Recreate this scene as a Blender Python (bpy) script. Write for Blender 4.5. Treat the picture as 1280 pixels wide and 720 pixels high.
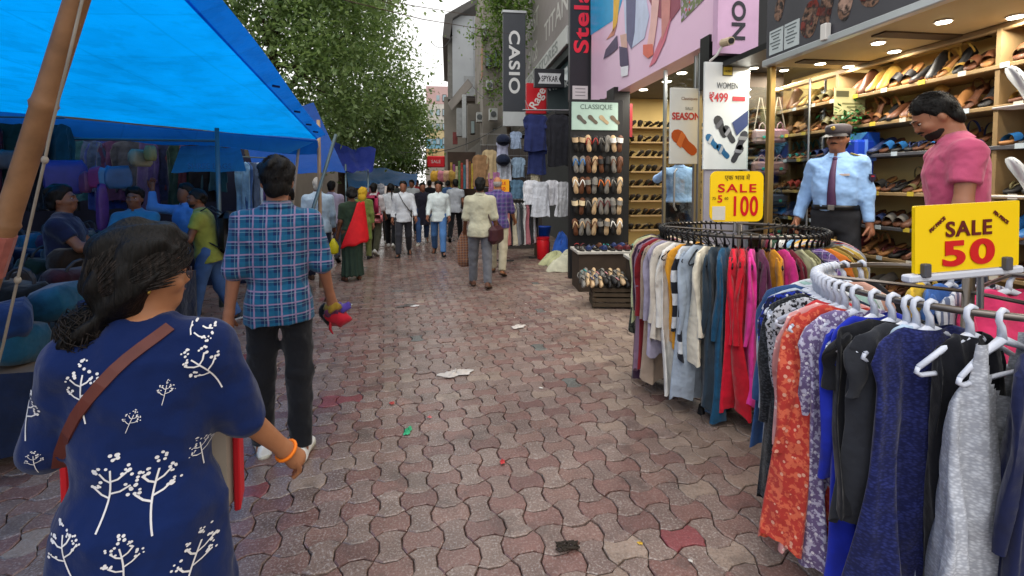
import bpy, bmesh, math, random
import numpy as np
from mathutils import Vector, Matrix
from mathutils.bvhtree import BVHTree

for _o in list(bpy.data.objects):
    bpy.data.objects.remove(_o)
scene = bpy.context.scene
COL = scene.collection
PI = math.pi
R = math.radians
rnd = random.Random(7)

# ------------------------------------------------------------------ camera
CAM_H = 1.62
FPX = 600.0                      # focal length in pixels of a 1280 px wide picture
YAW = R(-7.6); PITCH = R(2.5)
PPY = 254.2                      # row of the principal point
camd = bpy.data.cameras.new('camera')
cam = bpy.data.objects.new('camera', camd)
COL.objects.link(cam)
camd.sensor_width = 36.0
camd.lens = FPX / 1280 * 36
camd.shift_y = (PPY - 360) / 1280
camd.clip_start = 0.05
camd.clip_end = 2000
cam.location = (0, 0, CAM_H)
cam.rotation_euler = (R(90) - PITCH, 0, YAW)
camd.dof.use_dof = False
scene.camera = cam
# ------------------------------------------------------------------ world: bright overcast sky
SUN_EL, SUN_AZ = R(58), R(200)
world = bpy.data.worlds.new('World')
scene.world = world
world.use_nodes = True
wn = world.node_tree
wn.nodes.clear()
sky = wn.nodes.new('ShaderNodeTexSky')
sky.sky_type = 'NISHITA'
sky.sun_disc = False
sky.sun_elevation = SUN_EL
sky.sun_rotation = SUN_AZ
sky.dust_density = 3.0
sky.air_density = 1.0
hs = wn.nodes.new('ShaderNodeHueSaturation')
hs.inputs['Saturation'].default_value = 0.22
bgn = wn.nodes.new('ShaderNodeBackground')
bgn.inputs['Strength'].default_value = 0.15
wo = wn.nodes.new('ShaderNodeOutputWorld')
wn.links.new(sky.outputs[0], hs.inputs['Color'])
cloud = wn.nodes.new('ShaderNodeMix'); cloud.data_type = 'RGBA'          # even cloud cover over the clear sky
cloud.inputs[0].default_value = 0.72
cloud.inputs[7].default_value = (8.6, 8.5, 8.3, 1)
wn.links.new(hs.outputs[0], cloud.inputs[6])
wn.links.new(cloud.outputs[2], bgn.inputs['Color'])
wn.links.new(bgn.outputs[0], wo.inputs['Surface'])
# ------------------------------------------------------------------ sun (soft, through cloud)
sund = bpy.data.lights.new('sun', 'SUN')
sund.energy = 0.6
sund.angle = R(35)
sund.color = (1.0, 0.965, 0.92)
sun = bpy.data.objects.new('sun', sund)
COL.objects.link(sun)
sun.rotation_euler = (R(90) - SUN_EL, 0, PI - SUN_AZ)
# ------------------------------------------------------------------ exposure
vs = scene.view_settings
scene.display_settings.display_device = 'sRGB'
vs.view_transform = 'Standard'
vs.look = 'None'
vs.exposure = 0.48
vs.gamma = 1.0
vs.use_curve_mapping = False
scene.render.engine = 'CYCLES'
scene.cycles.max_bounces = 8
scene.cycles.diffuse_bounces = 4
scene.cycles.glossy_bounces = 3
scene.cycles.transmission_bounces = 6
scene.cycles.transparent_max_bounces = 12
scene.cycles.sample_clamp_indirect = 4.0
scene.cycles.caustics_reflective = False
scene.cycles.caustics_refractive = False
scene.cycles.use_denoising = True

# ------------------------------------------------------------------ where a picture point lies in the place
_CR = Matrix.Rotation(YAW, 3, 'Z') @ Matrix.Rotation(R(90) - PITCH, 3, 'X')
_FW = Vector((math.sin(-YAW), math.cos(-YAW), 0))
DK = 0.645
def ray(px, py):
    return (_CR @ Vector(((px - 640) / FPX, -(py - PPY) / FPX, -1.0)))
def at(px, py, d):
    """point at forward distance d (d counts paces of DK metres)"""
    d = d * DK
    v = ray(px, py)
    k = d / v.dot(_FW)
    return Vector((v.x * k, v.y * k, CAM_H + v.z * k))
def gnd(px, py, z=0.0):
    v = ray(px, py)
    k = (z - CAM_H) / v.z
    return Vector((v.x * k, v.y * k, z))
def onx(px, py, L):
    v = ray(px, py)
    k = L / v.x
    return Vector((L, v.y * k, CAM_H + v.z * k))
def gd(px, d, z=0.0):
    p = at(px, 228, d)
    return Vector((p.x, p.y, z))

# ------------------------------------------------------------------ materials
def S(r, g, b):
    def c(u):
        u /= 255.0
        return u / 12.92 if u <= 0.04045 else ((u + 0.055) / 1.055) ** 2.4
    return (c(r), c(g), c(b))
def HX(h):
    return S(int(h[0:2], 16), int(h[2:4], 16), int(h[4:6], 16))
_mats = {}
class NT:
    def __init__(self, name):
        self.m = bpy.data.materials.new(name)
        self.m.use_nodes = True
        self.t = self.m.node_tree
        self.t.nodes.clear()
        self.out = self.n('OutputMaterial')
    def n(self, kind, **kw):
        nd = self.t.nodes.new('ShaderNode' + kind)
        for k, v in kw.items():
            setattr(nd, k, v)
        return nd
    def l(self, a, b):
        self.t.links.new(a, b)
    def val(self, sock, v):
        sock.default_value = v
    def math(self, op, a, b=None, clamp=False):
        nd = self.n('Math', operation=op, use_clamp=clamp)
        for i, x in enumerate((a, b)):
            if x is None: continue
            if isinstance(x, (int, float)): nd.inputs[i].default_value = x
            else: self.l(x, nd.inputs[i])
        return nd.outputs[0]
    def mix(self, fac, a, b, bt='MIX'):
        nd = self.n('Mix', data_type='RGBA', blend_type=bt)
        for s, x in ((nd.inputs[0], fac), (nd.inputs[6], a), (nd.inputs[7], b)):
            if isinstance(x, (int, float)): s.default_value = x
            elif isinstance(x, tuple): s.default_value = (*x[:3], 1)
            else: self.l(x, s)
        return nd.outputs[2]
    def ramp(self, fac, stops):
        nd = self.n('ValToRGB')
        el = nd.color_ramp.elements
        while len(el) < len(stops): el.new(0.5)
        for e, (p, c) in zip(el, stops):
            e.position = p
            e.color = (*c, 1) if isinstance(c, tuple) else (c, c, c, 1)
        self.l(fac, nd.inputs[0])
        return nd.outputs[0]
    def noise(self, scale, detail=3, coord='Object', rough=0.55, vec=None):
        nd = self.n('TexNoise')
        nd.inputs['Scale'].default_value = scale
        nd.inputs['Detail'].default_value = detail
        nd.inputs['Roughness'].default_value = rough
        self.l(vec if vec is not None else self.coord(coord), nd.inputs['Vector'])
        return nd.outputs['Fac']
    def coord(self, c='Object'):
        if not hasattr(self, 'tc'): self.tc = self.n('TexCoord')
        return self.tc.outputs[c]
    def sep(self, c='Object'):
        s = self.n('SeparateXYZ')
        self.l(self.coord(c), s.inputs[0])
        return s.outputs
    def bsdf(self, col, rough=0.7, metal=0.0, spec=0.4, bump=None, bstr=0.2, bdist=0.01, **kw):
        b = self.n('BsdfPrincipled')
        for s, x in ((b.inputs['Base Color'], col), (b.inputs['Roughness'], rough), (b.inputs['Metallic'], metal), (b.inputs['Specular IOR Level'], spec)):
            if isinstance(x, (int, float)): s.default_value = x
            elif isinstance(x, tuple): s.default_value = (*x[:3], 1)
            else: self.l(x, s)
        for k, v in kw.items():
            b.inputs[k].default_value = v
        if bump is not None:
            bp = self.n('Bump')
            bp.inputs['Strength'].default_value = bstr
            bp.inputs['Distance'].default_value = bdist
            self.l(bump, bp.inputs['Height'])
            self.l(bp.outputs[0], b.inputs['Normal'])
        return b
    def done(self, sh):
        self.l(sh.outputs[0] if hasattr(sh, 'outputs') else sh, self.out.inputs['Surface'])
        return self.m

def M(col, rough=0.7, var=0.14, vs=5.0, bump=0.0, bs=80.0, metal=0.0, spec=0.35, trans=0.0, coord='Object', sheen=0.0):
    if isinstance(col, str): col = HX(col)
    key = (tuple(round(c, 4) for c in col), rough, var, vs, bump, bs, metal, spec, trans, coord, sheen)
    if key in _mats: return _mats[key]
    t = NT('surface_%d' % len(_mats))
    c = col
    if var:
        f = t.noise(vs, 4, coord)
        lo = tuple(x * (1 - var) for x in col); hi = tuple(min(1, x * (1 + var)) for x in col)
        c = t.mix(t.ramp(f, [(0.3, 0.0), (0.7, 1.0)]), lo, hi)
    bm = t.noise(bs, 2, coord) if bump else None
    b = t.bsdf(c, rough, metal, spec, bm, bump, 0.004)
    if sheen: b.inputs['Sheen Weight'].default_value = sheen
    sh = b
    if trans:
        tr = t.n('BsdfTranslucent')
        if isinstance(c, tuple): tr.inputs[0].default_value = (*c, 1)
        else: t.l(c, tr.inputs[0])
        mx = t.n('MixShader'); mx.inputs[0].default_value = trans
        t.l(b.outputs[0], mx.inputs[1]); t.l(tr.outputs[0], mx.inputs[2])
        sh = mx
    _mats[key] = t.done(sh)
    return _mats[key]
def CL(col, var=0.16):           # woven cloth: weave, creases and slight fading
    if isinstance(col, str): col = HX(col)
    key = ('cloth', tuple(round(c, 4) for c in col), var)
    if key in _mats: return _mats[key]
    t = NT('cloth_%d' % len(_mats))
    f = t.noise(6, 4); cr = t.noise(10, 2.2, rough=.45); wv = t.noise(160, 2)
    c = t.mix(t.ramp(f, [(.3, 0.0), (.7, 1.0)]), tuple(x * (1 - var) for x in col), tuple(min(1, x * (1 + var)) for x in col))
    hgt = t.math('ADD', t.math('MULTIPLY', cr, 1.0), t.math('MULTIPLY', wv, .03))
    b = t.bsdf(c, .88, 0, .12, hgt, .5, .05)
    b.inputs['Sheen Weight'].default_value = .15
    _mats[key] = t.done(b)
    return _mats[key]
def EM(col, k):
    key = ('em', col, k)
    if key not in _mats:
        t = NT('lamp_glow_%d' % len(_mats))
        e = t.n('Emission'); e.inputs[0].default_value = (*(HX(col) if isinstance(col, str) else col), 1); e.inputs[1].default_value = k
        _mats[key] = t.done(e)
    return _mats[key]
def CLEAR(name='glass', tint=(0.9, 0.95, 0.95), refl=0.12):
    key = ('glass', tint, refl)
    if key not in _mats:
        t = NT(name)
        tr = t.n('BsdfTransparent'); tr.inputs[0].default_value = (*tint, 1)
        gl = t.n('BsdfGlossy'); gl.inputs['Roughness'].default_value = 0.03
        lw = t.n('LayerWeight'); lw.inputs[0].default_value = 0.35
        f = t.math('MULTIPLY_ADD', lw.outputs['Fresnel'], 0.6); f.node.inputs[2].default_value = refl * 0.5
        mx = t.n('MixShader')
        t.l(f, mx.inputs[0]); t.l(tr.outputs[0], mx.inputs[1]); t.l(gl.outputs[0], mx.inputs[2])
        _mats[key] = t.done(mx)
    return _mats[key]
def PAT(kind, c1, c2, c3=None, sc=1.0, seed=0):
    """printed or woven pattern in object space"""
    c1, c2 = (HX(c) if isinstance(c, str) else c for c in (c1, c2))
    if isinstance(c3, str): c3 = HX(c3)
    key = (kind, c1, c2, c3, sc, seed)
    if key in _mats: return _mats[key]
    t = NT('cloth_%s_%d' % (kind, len(_mats)))
    o = t.sep()
    if kind == 'plaid':
        wob = t.math('MULTIPLY', t.math('SUBTRACT', t.noise(5, 2), 0.5), 0.02)
        def band(s, per, w, ph=0.0):
            a = t.math('ADD', t.math('ADD', s, wob), ph)
            a = t.math('FRACT', t.math('MULTIPLY', a, 1.0 / per))
            a = t.math('ABSOLUTE', t.math('SUBTRACT', a, 0.5))
            return t.math('LESS_THAN', a, w * 0.5)
        p = 0.082 * sc
        col = t.mix(t.math('MULTIPLY', band(o[0], p, 0.55), 0.55), c1, c2)
        col = t.mix(t.math('MULTIPLY', band(o[2], p, 0.55), 0.55), col, c2)
        l1 = t.math('MAXIMUM', band(o[0], p, 0.12, 0.2 * p), band(o[2], p, 0.12, 0.2 * p))
        col = t.mix(t.math('MULTIPLY', l1, 0.6), col, c3)
        l2 = t.math('MAXIMUM', band(o[0], p, 0.06, 0.45 * p), band(o[2], p, 0.06, 0.45 * p))
        col = t.mix(t.math('MULTIPLY', l2, 0.35), col, (0.25, 0.42, 0.5))
    elif kind == 'stripe':
        a = t.math('FRACT', t.math('MULTIPLY', o[2], 1.0 / (0.05 * sc)))
        col = t.mix(t.math('LESS_THAN', a, 0.5), c1, c2)
    elif kind == 'vstripe':
        a = t.math('FRACT', t.math('MULTIPLY', o[0], 1.0 / (0.05 * sc)))
        col = t.mix(t.math('LESS_THAN', a, 0.45), c1, c2)
    elif kind == 'dots':
        v = t.n('TexVoronoi'); v.inputs['Scale'].default_value = 38 / sc; v.inputs['Randomness'].default_value = 0.35
        t.l(t.coord(), v.inputs['Vector'])
        col = t.mix(t.math('LESS_THAN', v.outputs['Distance'], 0.24), c1, c2)
    elif kind == 'floral':
        v = t.n('TexVoronoi'); v.inputs['Scale'].default_value = 30 / sc
        t.l(t.coord(), v.inputs['Vector'])
        n = t.noise(45 / sc, 3)
        col = t.mix(t.ramp(n, [(0.44, 0.0), (0.5, 1.0)]), c1, c2)
        if c3 is not None:
            col = t.mix(t.math('LESS_THAN', v.outputs['Distance'], 0.22), col, c3)
    elif kind == 'camo':
        n = t.noise(14 / sc, 4)
        col = t.ramp(n, [(0.40, c1), (0.47, c2), (0.55, c3 or c1), (0.62, c2)])
    else:                                                  # lace / crochet
        w = t.n('TexVoronoi'); w.inputs['Scale'].default_value = 75 / sc; w.inputs['Randomness'].default_value = .8
        mp = t.n('Mapping'); mp.inputs['Scale'].default_value = (1, 1, 1.9); t.l(t.coord(), mp.inputs[0]); t.l(mp.outputs[0], w.inputs['Vector'])
        n = t.noise(24 / sc, 4)
        f = t.math('ADD', t.math('MULTIPLY', w.outputs['Distance'], .6), t.math('MULTIPLY', n, .5))
        col = t.mix(t.ramp(f, [(0.3, 1.0), (0.62, 0.0)]), c1, c2)
    f = t.noise(6, 3)
    col = t.mix(t.math('MULTIPLY', f, 0.35), col, t.mix(1.0, col, (0.55, 0.55, 0.55), 'MULTIPLY'))
    b = t.bsdf(col, 0.88, 0, 0.12, t.math('ADD', t.noise(10, 2.2, rough=.45), t.math('MULTIPLY', t.noise(160, 2), .03)), 0.5, 0.05)
    b.inputs['Sheen Weight'].default_value = 0.15
    _mats[key] = t.done(b)
    return _mats[key]

# ------------------------------------------------------------------ objects
def tag(o, label=None, cat=None, group=None, kind=None):
    if label: o['label'] = label
    if cat: o['category'] = cat
    if group: o['group'] = group
    if kind: o['kind'] = kind
    return o
def root(name, label, cat, loc=(0, 0, 0), rz=0.0, group=None):
    o = bpy.data.objects.new(name, None)
    COL.objects.link(o)
    o.empty_display_size = 0.1
    o.location = loc; o.rotation_euler = (0, 0, rz)
    return tag(o, label, cat, group)
def link(name, me, parent=None, mat=None, loc=None, rot=None, scl=None):
    """an object on shared mesh data, its material held by the object"""
    o = bpy.data.objects.new(name, me)
    COL.objects.link(o)
    if parent is not None: o.parent = parent
    if loc is not None: o.location = loc
    if rot is not None: o.rotation_euler = rot
    if scl is not None: o.scale = scl if hasattr(scl, '__len__') else (scl,) * 3
    if mat is not None:
        if not me.materials: me.materials.append(mat)
        o.material_slots[0].link = 'OBJECT'
        o.material_slots[0].material = mat
    return o
def copy_tree(o, parent=None):
    c = o.copy(); COL.objects.link(c)
    c.parent = parent
    for ch in o.children: copy_tree(ch, c)
    return c
class MB:
    def __init__(self): self.v = []; self.f = []; self.mi = []; self.cur = 0
    def add(self, vs, fs):
        n = len(self.v)
        self.v.extend([tuple(p) for p in vs])
        self.f.extend([tuple(i + n for i in f) for f in fs])
        self.mi.extend([self.cur] * len(fs))
        return self
    def box(self, c, s, rz=0.0, bev=0.0, rot=None):
        m = rot if rot is not None else Matrix.Rotation(rz, 3, 'Z')
        c = Vector(c); h = [x / 2 for x in s]
        if bev <= 0:
            vs = [c + m @ Vector((x * h[0], y * h[1], z * h[2])) for x in (-1, 1) for y in (-1, 1) for z in (-1, 1)]
            return self.add(vs, [(0, 1, 3, 2), (4, 6, 7, 5), (0, 4, 5, 1), (2, 3, 7, 6), (0, 2, 6, 4), (1, 5, 7, 3)])
        b = min(bev, min(h) * 0.9)
        vs = []; idx = {}
        for x in (-1, 1):
            for y in (-1, 1):
                for z in (-1, 1):
                    for a in range(3):
                        d = [h[0] - b, h[1] - b, h[2] - b]; d[a] = h[a]
                        idx[(x, y, z, a)] = len(vs)
                        vs.append(c + m @ Vector((x * d[0], y * d[1], z * d[2])))
        fs = []
        for a in range(3):
            u, w = [(1, 2), (2, 0), (0, 1)][a]
            for s_ in (-1, 1):
                q = []
                for (i, j) in ((-1, -1), (1, -1), (1, 1), (-1, 1)):
                    t = [0, 0, 0]; t[a] = s_; t[u] = i; t[w] = j
                    q.append(idx[(*t, a)])
                fs.append(tuple(q if s_ > 0 else q[::-1]))
        for a in range(3):
            u, w = [(1, 2), (2, 0), (0, 1)][a]
            for i in (-1, 1):
                for j in (-1, 1):
                    t0 = [0, 0, 0]; t1 = [0, 0, 0]
                    t0[a] = -1; t1[a] = 1
                    t0[u] = t1[u] = i; t0[w] = t1[w] = j
                    q = [idx[(*t0, u)], idx[(*t1, u)], idx[(*t1, w)], idx[(*t0, w)]]
                    fs.append(tuple(q if i * j > 0 else q[::-1]))
        for x in (-1, 1):
            for y in (-1, 1):
                for z in (-1, 1):
                    q = [idx[(x, y, z, a)] for a in range(3)]
                    fs.append(tuple(q if x * y * z > 0 else q[::-1]))
        return self.add(vs, fs)
    def prism(self, pts, axis, a0, a1):
        """2-D outline extruded along an axis ('x','y' or 'z')"""
        n = len(pts)
        def P(p, a):
            return {'x': (a, p[0], p[1]), 'y': (p[0], a, p[1]), 'z': (p[0], p[1], a)}[axis]
        vs = [P(p, a0) for p in pts] + [P(p, a1) for p in pts]
        fs = [tuple(range(n))[::-1], tuple(range(n, 2 * n))] + [(i, (i + 1) % n, n + (i + 1) % n, n + i) for i in range(n)]
        return self.add(vs, fs)
    def tube(self, path, r, n=8, cap=True, flat=1.0):
        path = [Vector(p) for p in path]
        if not hasattr(r, '__len__'): r = [r] * len(path)
        vs = []; up = None
        for i, p in enumerate(path):
            d = (path[min(i + 1, len(path) - 1)] - path[max(i - 1, 0)])
            if d.length < 1e-9: d = Vector((0, 0, 1))
            d.normalize()
            if up is None:
                up = Vector((0, 0, 1)) if abs(d.z) < 0.9 else Vector((1, 0, 0))
            s = d.cross(up).normalized(); up = s.cross(d).normalized()
            for k in range(n):
                a = 2 * PI * k / n
                vs.append(p + s * (math.cos(a) * r[i]) + up * (math.sin(a) * r[i] * flat))
        fs = [(i * n + k, i * n + (k + 1) % n, (i + 1) * n + (k + 1) % n, (i + 1) * n + k) for i in range(len(path) - 1) for k in range(n)]
        if cap:
            fs.append(tuple(range(n))[::-1]); fs.append(tuple(range((len(path) - 1) * n, len(path) * n)))
        return self.add(vs, fs)
    def cyl(self, c, r, h, n=16, r2=None):
        c = Vector(c)
        return self.tube([c, c + Vector((0, 0, h))], [r, r if r2 is None else r2], n)
    def loft(self, rings, cap=True, close=True):
        n = len(rings[0]); vs = [p for r_ in rings for p in r_]
        m = n if close else n - 1
        fs = [(i * n + k, i * n + (k + 1) % n, (i + 1) * n + (k + 1) % n, (i + 1) * n + k) for i in range(len(rings) - 1) for k in range(m)]
        if cap and close:
            fs.append(tuple(range(n))[::-1]); fs.append(tuple(range((len(rings) - 1) * n, len(rings) * n)))
        return self.add(vs, fs)
    def grid(self, fn, nu, nv):
        vs = [fn(i / nu, j / nv) for i in range(nu + 1) for j in range(nv + 1)]
        w = nv + 1
        return self.add(vs, [(i * w + j, (i + 1) * w + j, (i + 1) * w + j + 1, i * w + j + 1) for i in range(nu) for j in range(nv)])
    def ell(self, c, r, nu=12, nv=8, rot=None):
        c = Vector(c); rings = []
        for j in range(nv + 1):
            ph = -PI / 2 + PI * j / nv; ring = []
            cp = max(math.cos(ph), 0.02)
            for k in range(nu):
                a = 2 * PI * k / nu
                q = Vector((math.cos(a) * cp * r[0], math.sin(a) * cp * r[1], math.sin(ph) * r[2]))
                ring.append(c + (rot @ q if rot is not None else q))
            rings.append(ring)
        return self.loft(rings)
    def xf(self, m):
        self.v = [tuple(m @ Vector(p)) for p in self.v]; return self
    def mesh(self, name, smooth=False, mats=()):
        me = bpy.data.meshes.new(name)
        me.from_pydata(self.v, [], self.f)
        for m in mats: me.materials.append(m)
        if len(mats) > 1: me.polygons.foreach_set('material_index', self.mi)
        if smooth:
            me.polygons.foreach_set('use_smooth', [True] * len(me.polygons))
        me.update()
        return me
    def build(self, name, mat, parent=None, smooth=False, loc=None, rot=None, label=None, cat=None, group=None, kind=None):
        me = self.mesh(name, smooth, mat if isinstance(mat, (list, tuple)) else [mat])
        o = bpy.data.objects.new(name, me); COL.objects.link(o)
        if parent is not None: o.parent = parent
        if loc is not None: o.location = loc
        if rot is not None: o.rotation_euler = rot
        return tag(o, label, cat, group, kind)
def np_mesh(name, v, quads, mat=None, smooth=True):
    me = bpy.data.meshes.new(name)
    v = np.asarray(v, np.float32); quads = np.asarray(quads, np.int32)
    me.vertices.add(len(v)); me.vertices.foreach_set('co', v.ravel())
    k = quads.shape[1]
    me.loops.add(quads.size); me.loops.foreach_set('vertex_index', quads.ravel())
    me.polygons.add(len(quads))
    me.polygons.foreach_set('loop_start', np.arange(0, quads.size, k, dtype=np.int32))
    me.polygons.foreach_set('use_smooth', np.full(len(quads), smooth))
    me.update(calc_edges=True)
    if mat is not None: me.materials.append(mat)
    return me
def text(s, size, mat, parent, loc, rot, name='lettering', ext=0.001, off=0.0, sx=1.0, align='CENTER', space=1.0, fit=None):
    cu = bpy.data.curves.new(name, 'FONT')
    cu.body = s; cu.size = size; cu.extrude = ext; cu.offset = off
    cu.align_x = align; cu.align_y = 'CENTER'; cu.space_character = space
    tmp = bpy.data.objects.new(name, cu); COL.objects.link(tmp)
    me = bpy.data.meshes.new_from_object(tmp)
    bpy.data.objects.remove(tmp); bpy.data.curves.remove(cu)
    me.materials.clear(); me.materials.append(mat)
    if fit is not None:
        n = len(me.vertices); co = np.empty(n * 3, np.float32); me.vertices.foreach_get('co', co); co = co.reshape(-1, 3)
        lo, hi = co.min(0), co.max(0)
        for i in (0, 1):
            co[:, i] = (co[:, i] - (lo[i] + hi[i]) / 2) * fit[i] / (hi[i] - lo[i])
        me.vertices.foreach_set('co', co.ravel()); me.update()
    o = bpy.data.objects.new(name, me); COL.objects.link(o)
    if parent is not None: o.parent = parent
    o.location = loc; o.rotation_euler = rot; o.scale = (sx, 1, 1)
    return o
# ================================================================== THE SETTING
def paver_mat(name, col, speck):
    t = NT(name)
    g = t.n('NewGeometry').outputs['Position']
    big = t.noise(0.9, 4, vec=g); mid = t.noise(7.0, 4, vec=g); fine = t.noise(95.0, 3, vec=g, rough=0.7)
    c = t.mix(t.ramp(mid, [(0.3, 0.0), (0.72, 1.0)]), tuple(x * 0.78 for x in col), tuple(x * 1.18 for x in col))
    c = t.mix(t.math('MULTIPLY', t.ramp(fine, [(0.52, 0.0), (0.66, 1.0)]), speck), c, (0.50, 0.47, 0.43))
    c = t.mix(t.math('MULTIPLY', t.ramp(fine, [(0.34, 1.0), (0.46, 0.0)]), 0.45), c, (0.06, 0.05, 0.045))
    c = t.mix(t.math('MULTIPLY', t.ramp(big, [(0.42, 0.0), (0.66, 1.0)]), 0.42), c, (0.115, 0.078, 0.066))
    st2 = t.noise(2.6, 5, vec=g, rough=.65)
    c = t.mix(t.math('MULTIPLY', t.ramp(st2, [(0.56, 0.0), (0.64, 1.0)]), 0.45), c, (0.07, 0.052, 0.045))
    sx_ = t.n('SeparateXYZ'); t.l(g, sx_.inputs[0])
    worn = t.math('ADD', t.math('MULTIPLY', big, .9), t.math('MULTIPLY', t.math('ABSOLUTE', t.math('ADD', sx_.outputs[0], 0.6)), -.10))
    ro = t.ramp(worn, [(0.10, 0.55), (0.42, 0.17)])            # damp, foot-polished down the middle of the lane
    b = t.bsdf(c, ro, 0, 0.5, fine, 0.3, 0.005)
    return t.done(b)
PAVE = [paver_mat('paver_red_0', S(122, 88, 80), 0.3), paver_mat('paver_red_1', S(111, 79, 73), 0.25),
        paver_mat('paver_red_2', S(128, 98, 88), 0.4), paver_mat('paver_grey_0', S(131, 110, 100), 0.55),
        paver_mat('paver_grey_1', S(117, 96, 88), 0.5), paver_mat('paver_grey_2', S(124, 102, 93), 0.4),
        paver_mat('paver_tan_0', S(150, 130, 115), 0.3), paver_mat('paver_tan_1', S(138, 117, 103), 0.35),
        paver_mat('paver_dark', S(92, 96, 92), 0.3), paver_mat('paver_bright_red', S(132, 66, 68), 0.15)]
grout = paver_mat('grout_dirt', S(92, 77, 68), 0.2)
farpave = paver_mat('far_paving', S(126, 100, 93), 0.35)

gm = MB(); gm.grid(lambda u, v: (-300 + 600 * u, -60 + 560 * v, -0.034), 2, 2)
gm.build('ground', M(S(120, 108, 100), 0.9, 0.2, 0.4), kind='structure')
PA = 0.1435; PTH = R(7.0)
pc, ps = math.cos(PTH), math.sin(PTH)
P0 = gnd(563.3, 640.7)
def lat(i, j): return Vector((P0.x + (i * pc - j * ps) * PA, P0.y + (i * ps + j * pc) * PA, 0))
pv = MB(); pv.grid(lambda u, v: (-9 + 14 * u, -2 + 24 * v, -0.026), 4, 8)
pavement = pv.build('pavement', grout, kind='structure')
fr = MB(); fr.grid(lambda u, v: (-9 + 15 * u, 19.5 + 70 * v, -0.004), 4, 8)
fr.build('far_road', farpave, kind='structure')
h_, bq, gp = PA / 2, PA * 0.155, 0.0026
def paver_outline(seed):
    q = random.Random(seed)
    o = []
    def j(x, y): return (x + q.uniform(-.0015, .0015), y + q.uniform(-.0015, .0015))
    for sx, sy, rev in ((1, -1, 0), (1, 1, 1), (-1, 1, 0), (-1, -1, 1)):
        c = [(sx * (h_ * 0.46), sy * (h_ - bq - gp)), (sx * (h_ * 0.72), sy * (h_ - bq * .5 - gp)), (sx * (h_ - gp * .3), sy * (h_ - gp)), (sx * (h_ + bq * .55 - gp), sy * (h_ * 0.70)), (sx * (h_ + bq - gp), sy * (h_ * 0.44))]
        o += [j(*p) for p in (c[::-1] if rev else c)]
    return o
def paver_geo(seed):
    o = paver_outline(seed); n = len(o); b = 0.0042
    q = random.Random(seed + 99)
    vs = [(x, y, -0.03) for x, y in o] + [(x, y, -b * .9) for x, y in o] + [(x * (1 - b / max(abs(x), .05)), y * (1 - b / max(abs(y), .05)), 0.0) for x, y in o]
    fs = [(k, (k + 1) % n, n + (k + 1) % n, n + k) for k in range(n)] + [(n + k, n + (k + 1) % n, 2 * n + (k + 1) % n, 2 * n + k) for k in range(n)] + [tuple(range(2 * n, 3 * n))]
    return vs, fs
geos = [paver_geo(k) for k in range(4)]
pmesh = []
for vs_, fs_ in geos:
    m = MB(); m.add(vs_, fs_); me = m.mesh('paver'); me.materials.append(PAVE[0]); pmesh.append(me)
cells = []
for i in range(-60, 60):
    for j in range(-20, 150):
        p = lat(i, j)
        if -4.6 < p.x < 3.3 and 0.4 < p.y < 19.4: cells.append((i, j, p))
def inview(p):
    q = _CR.transposed() @ (Vector((p.x, p.y, 0)) - Vector((0, 0, CAM_H)))
    if q.z > -0.1: return False
    return abs(q.x / -q.z * FPX) < 660 and -q.y / -q.z * FPX + PPY < 735
def pick(i, j, p):
    q = random.Random(i * 7919 + j * 104729)
    tan = 0.02 + 0.75 * max(0.0, min(1.0, (p.x - 0.95 - 0.03 * p.y) / 0.6)) * (1 if p.y > 2.2 else max(0, (p.y - 1.4)) / .8)
    u = q.random()
    if u < tan: return 6 + (q.random() < 0.5)
    u = q.random()
    if u < 0.005: return 8
    if u < 0.012: return 9
    if (i + j) % 2 == 0: return q.choice((0, 0, 1, 2, 2, 5) if p.y > 3.5 else (0, 0, 1, 2))
    return q.choice((3, 3, 4, 5))
vis = sorted([c for c in cells if inview(c[2])], key=lambda c: c[2].length)
near = set((c[0], c[1]) for c in vis[:300])
rest = MB()
for i, j, p in cells:
    q = random.Random(i * 31 + j * 977)
    rz = PTH + (0 if (i + j) % 2 == 0 else PI / 2) + q.gauss(0, 0.012)
    dz = q.gauss(0, 0.0022); tx, ty = q.gauss(0, 0.006), q.gauss(0, 0.006)
    k = q.randrange(4); mi = pick(i, j, p)
    if (i, j) in near:
        o = link('paver', pmesh[k], pavement, PAVE[mi], (p.x, p.y, dz), (tx, ty, rz))
    elif inview(p) or p.y < 8:
        mt = Matrix.Translation((p.x, p.y, dz)) @ Matrix.Rotation(rz, 4, 'Z') @ Matrix.Rotation(tx, 4, 'X') @ Matrix.Rotation(ty, 4, 'Y')
        rest.cur = mi
        vs_, fs_ = geos[k]
        rest.add([mt @ Vector(v) for v in vs_], fs_)
rest.build('paver_field', PAVE, pavement, kind='stuff')

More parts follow.
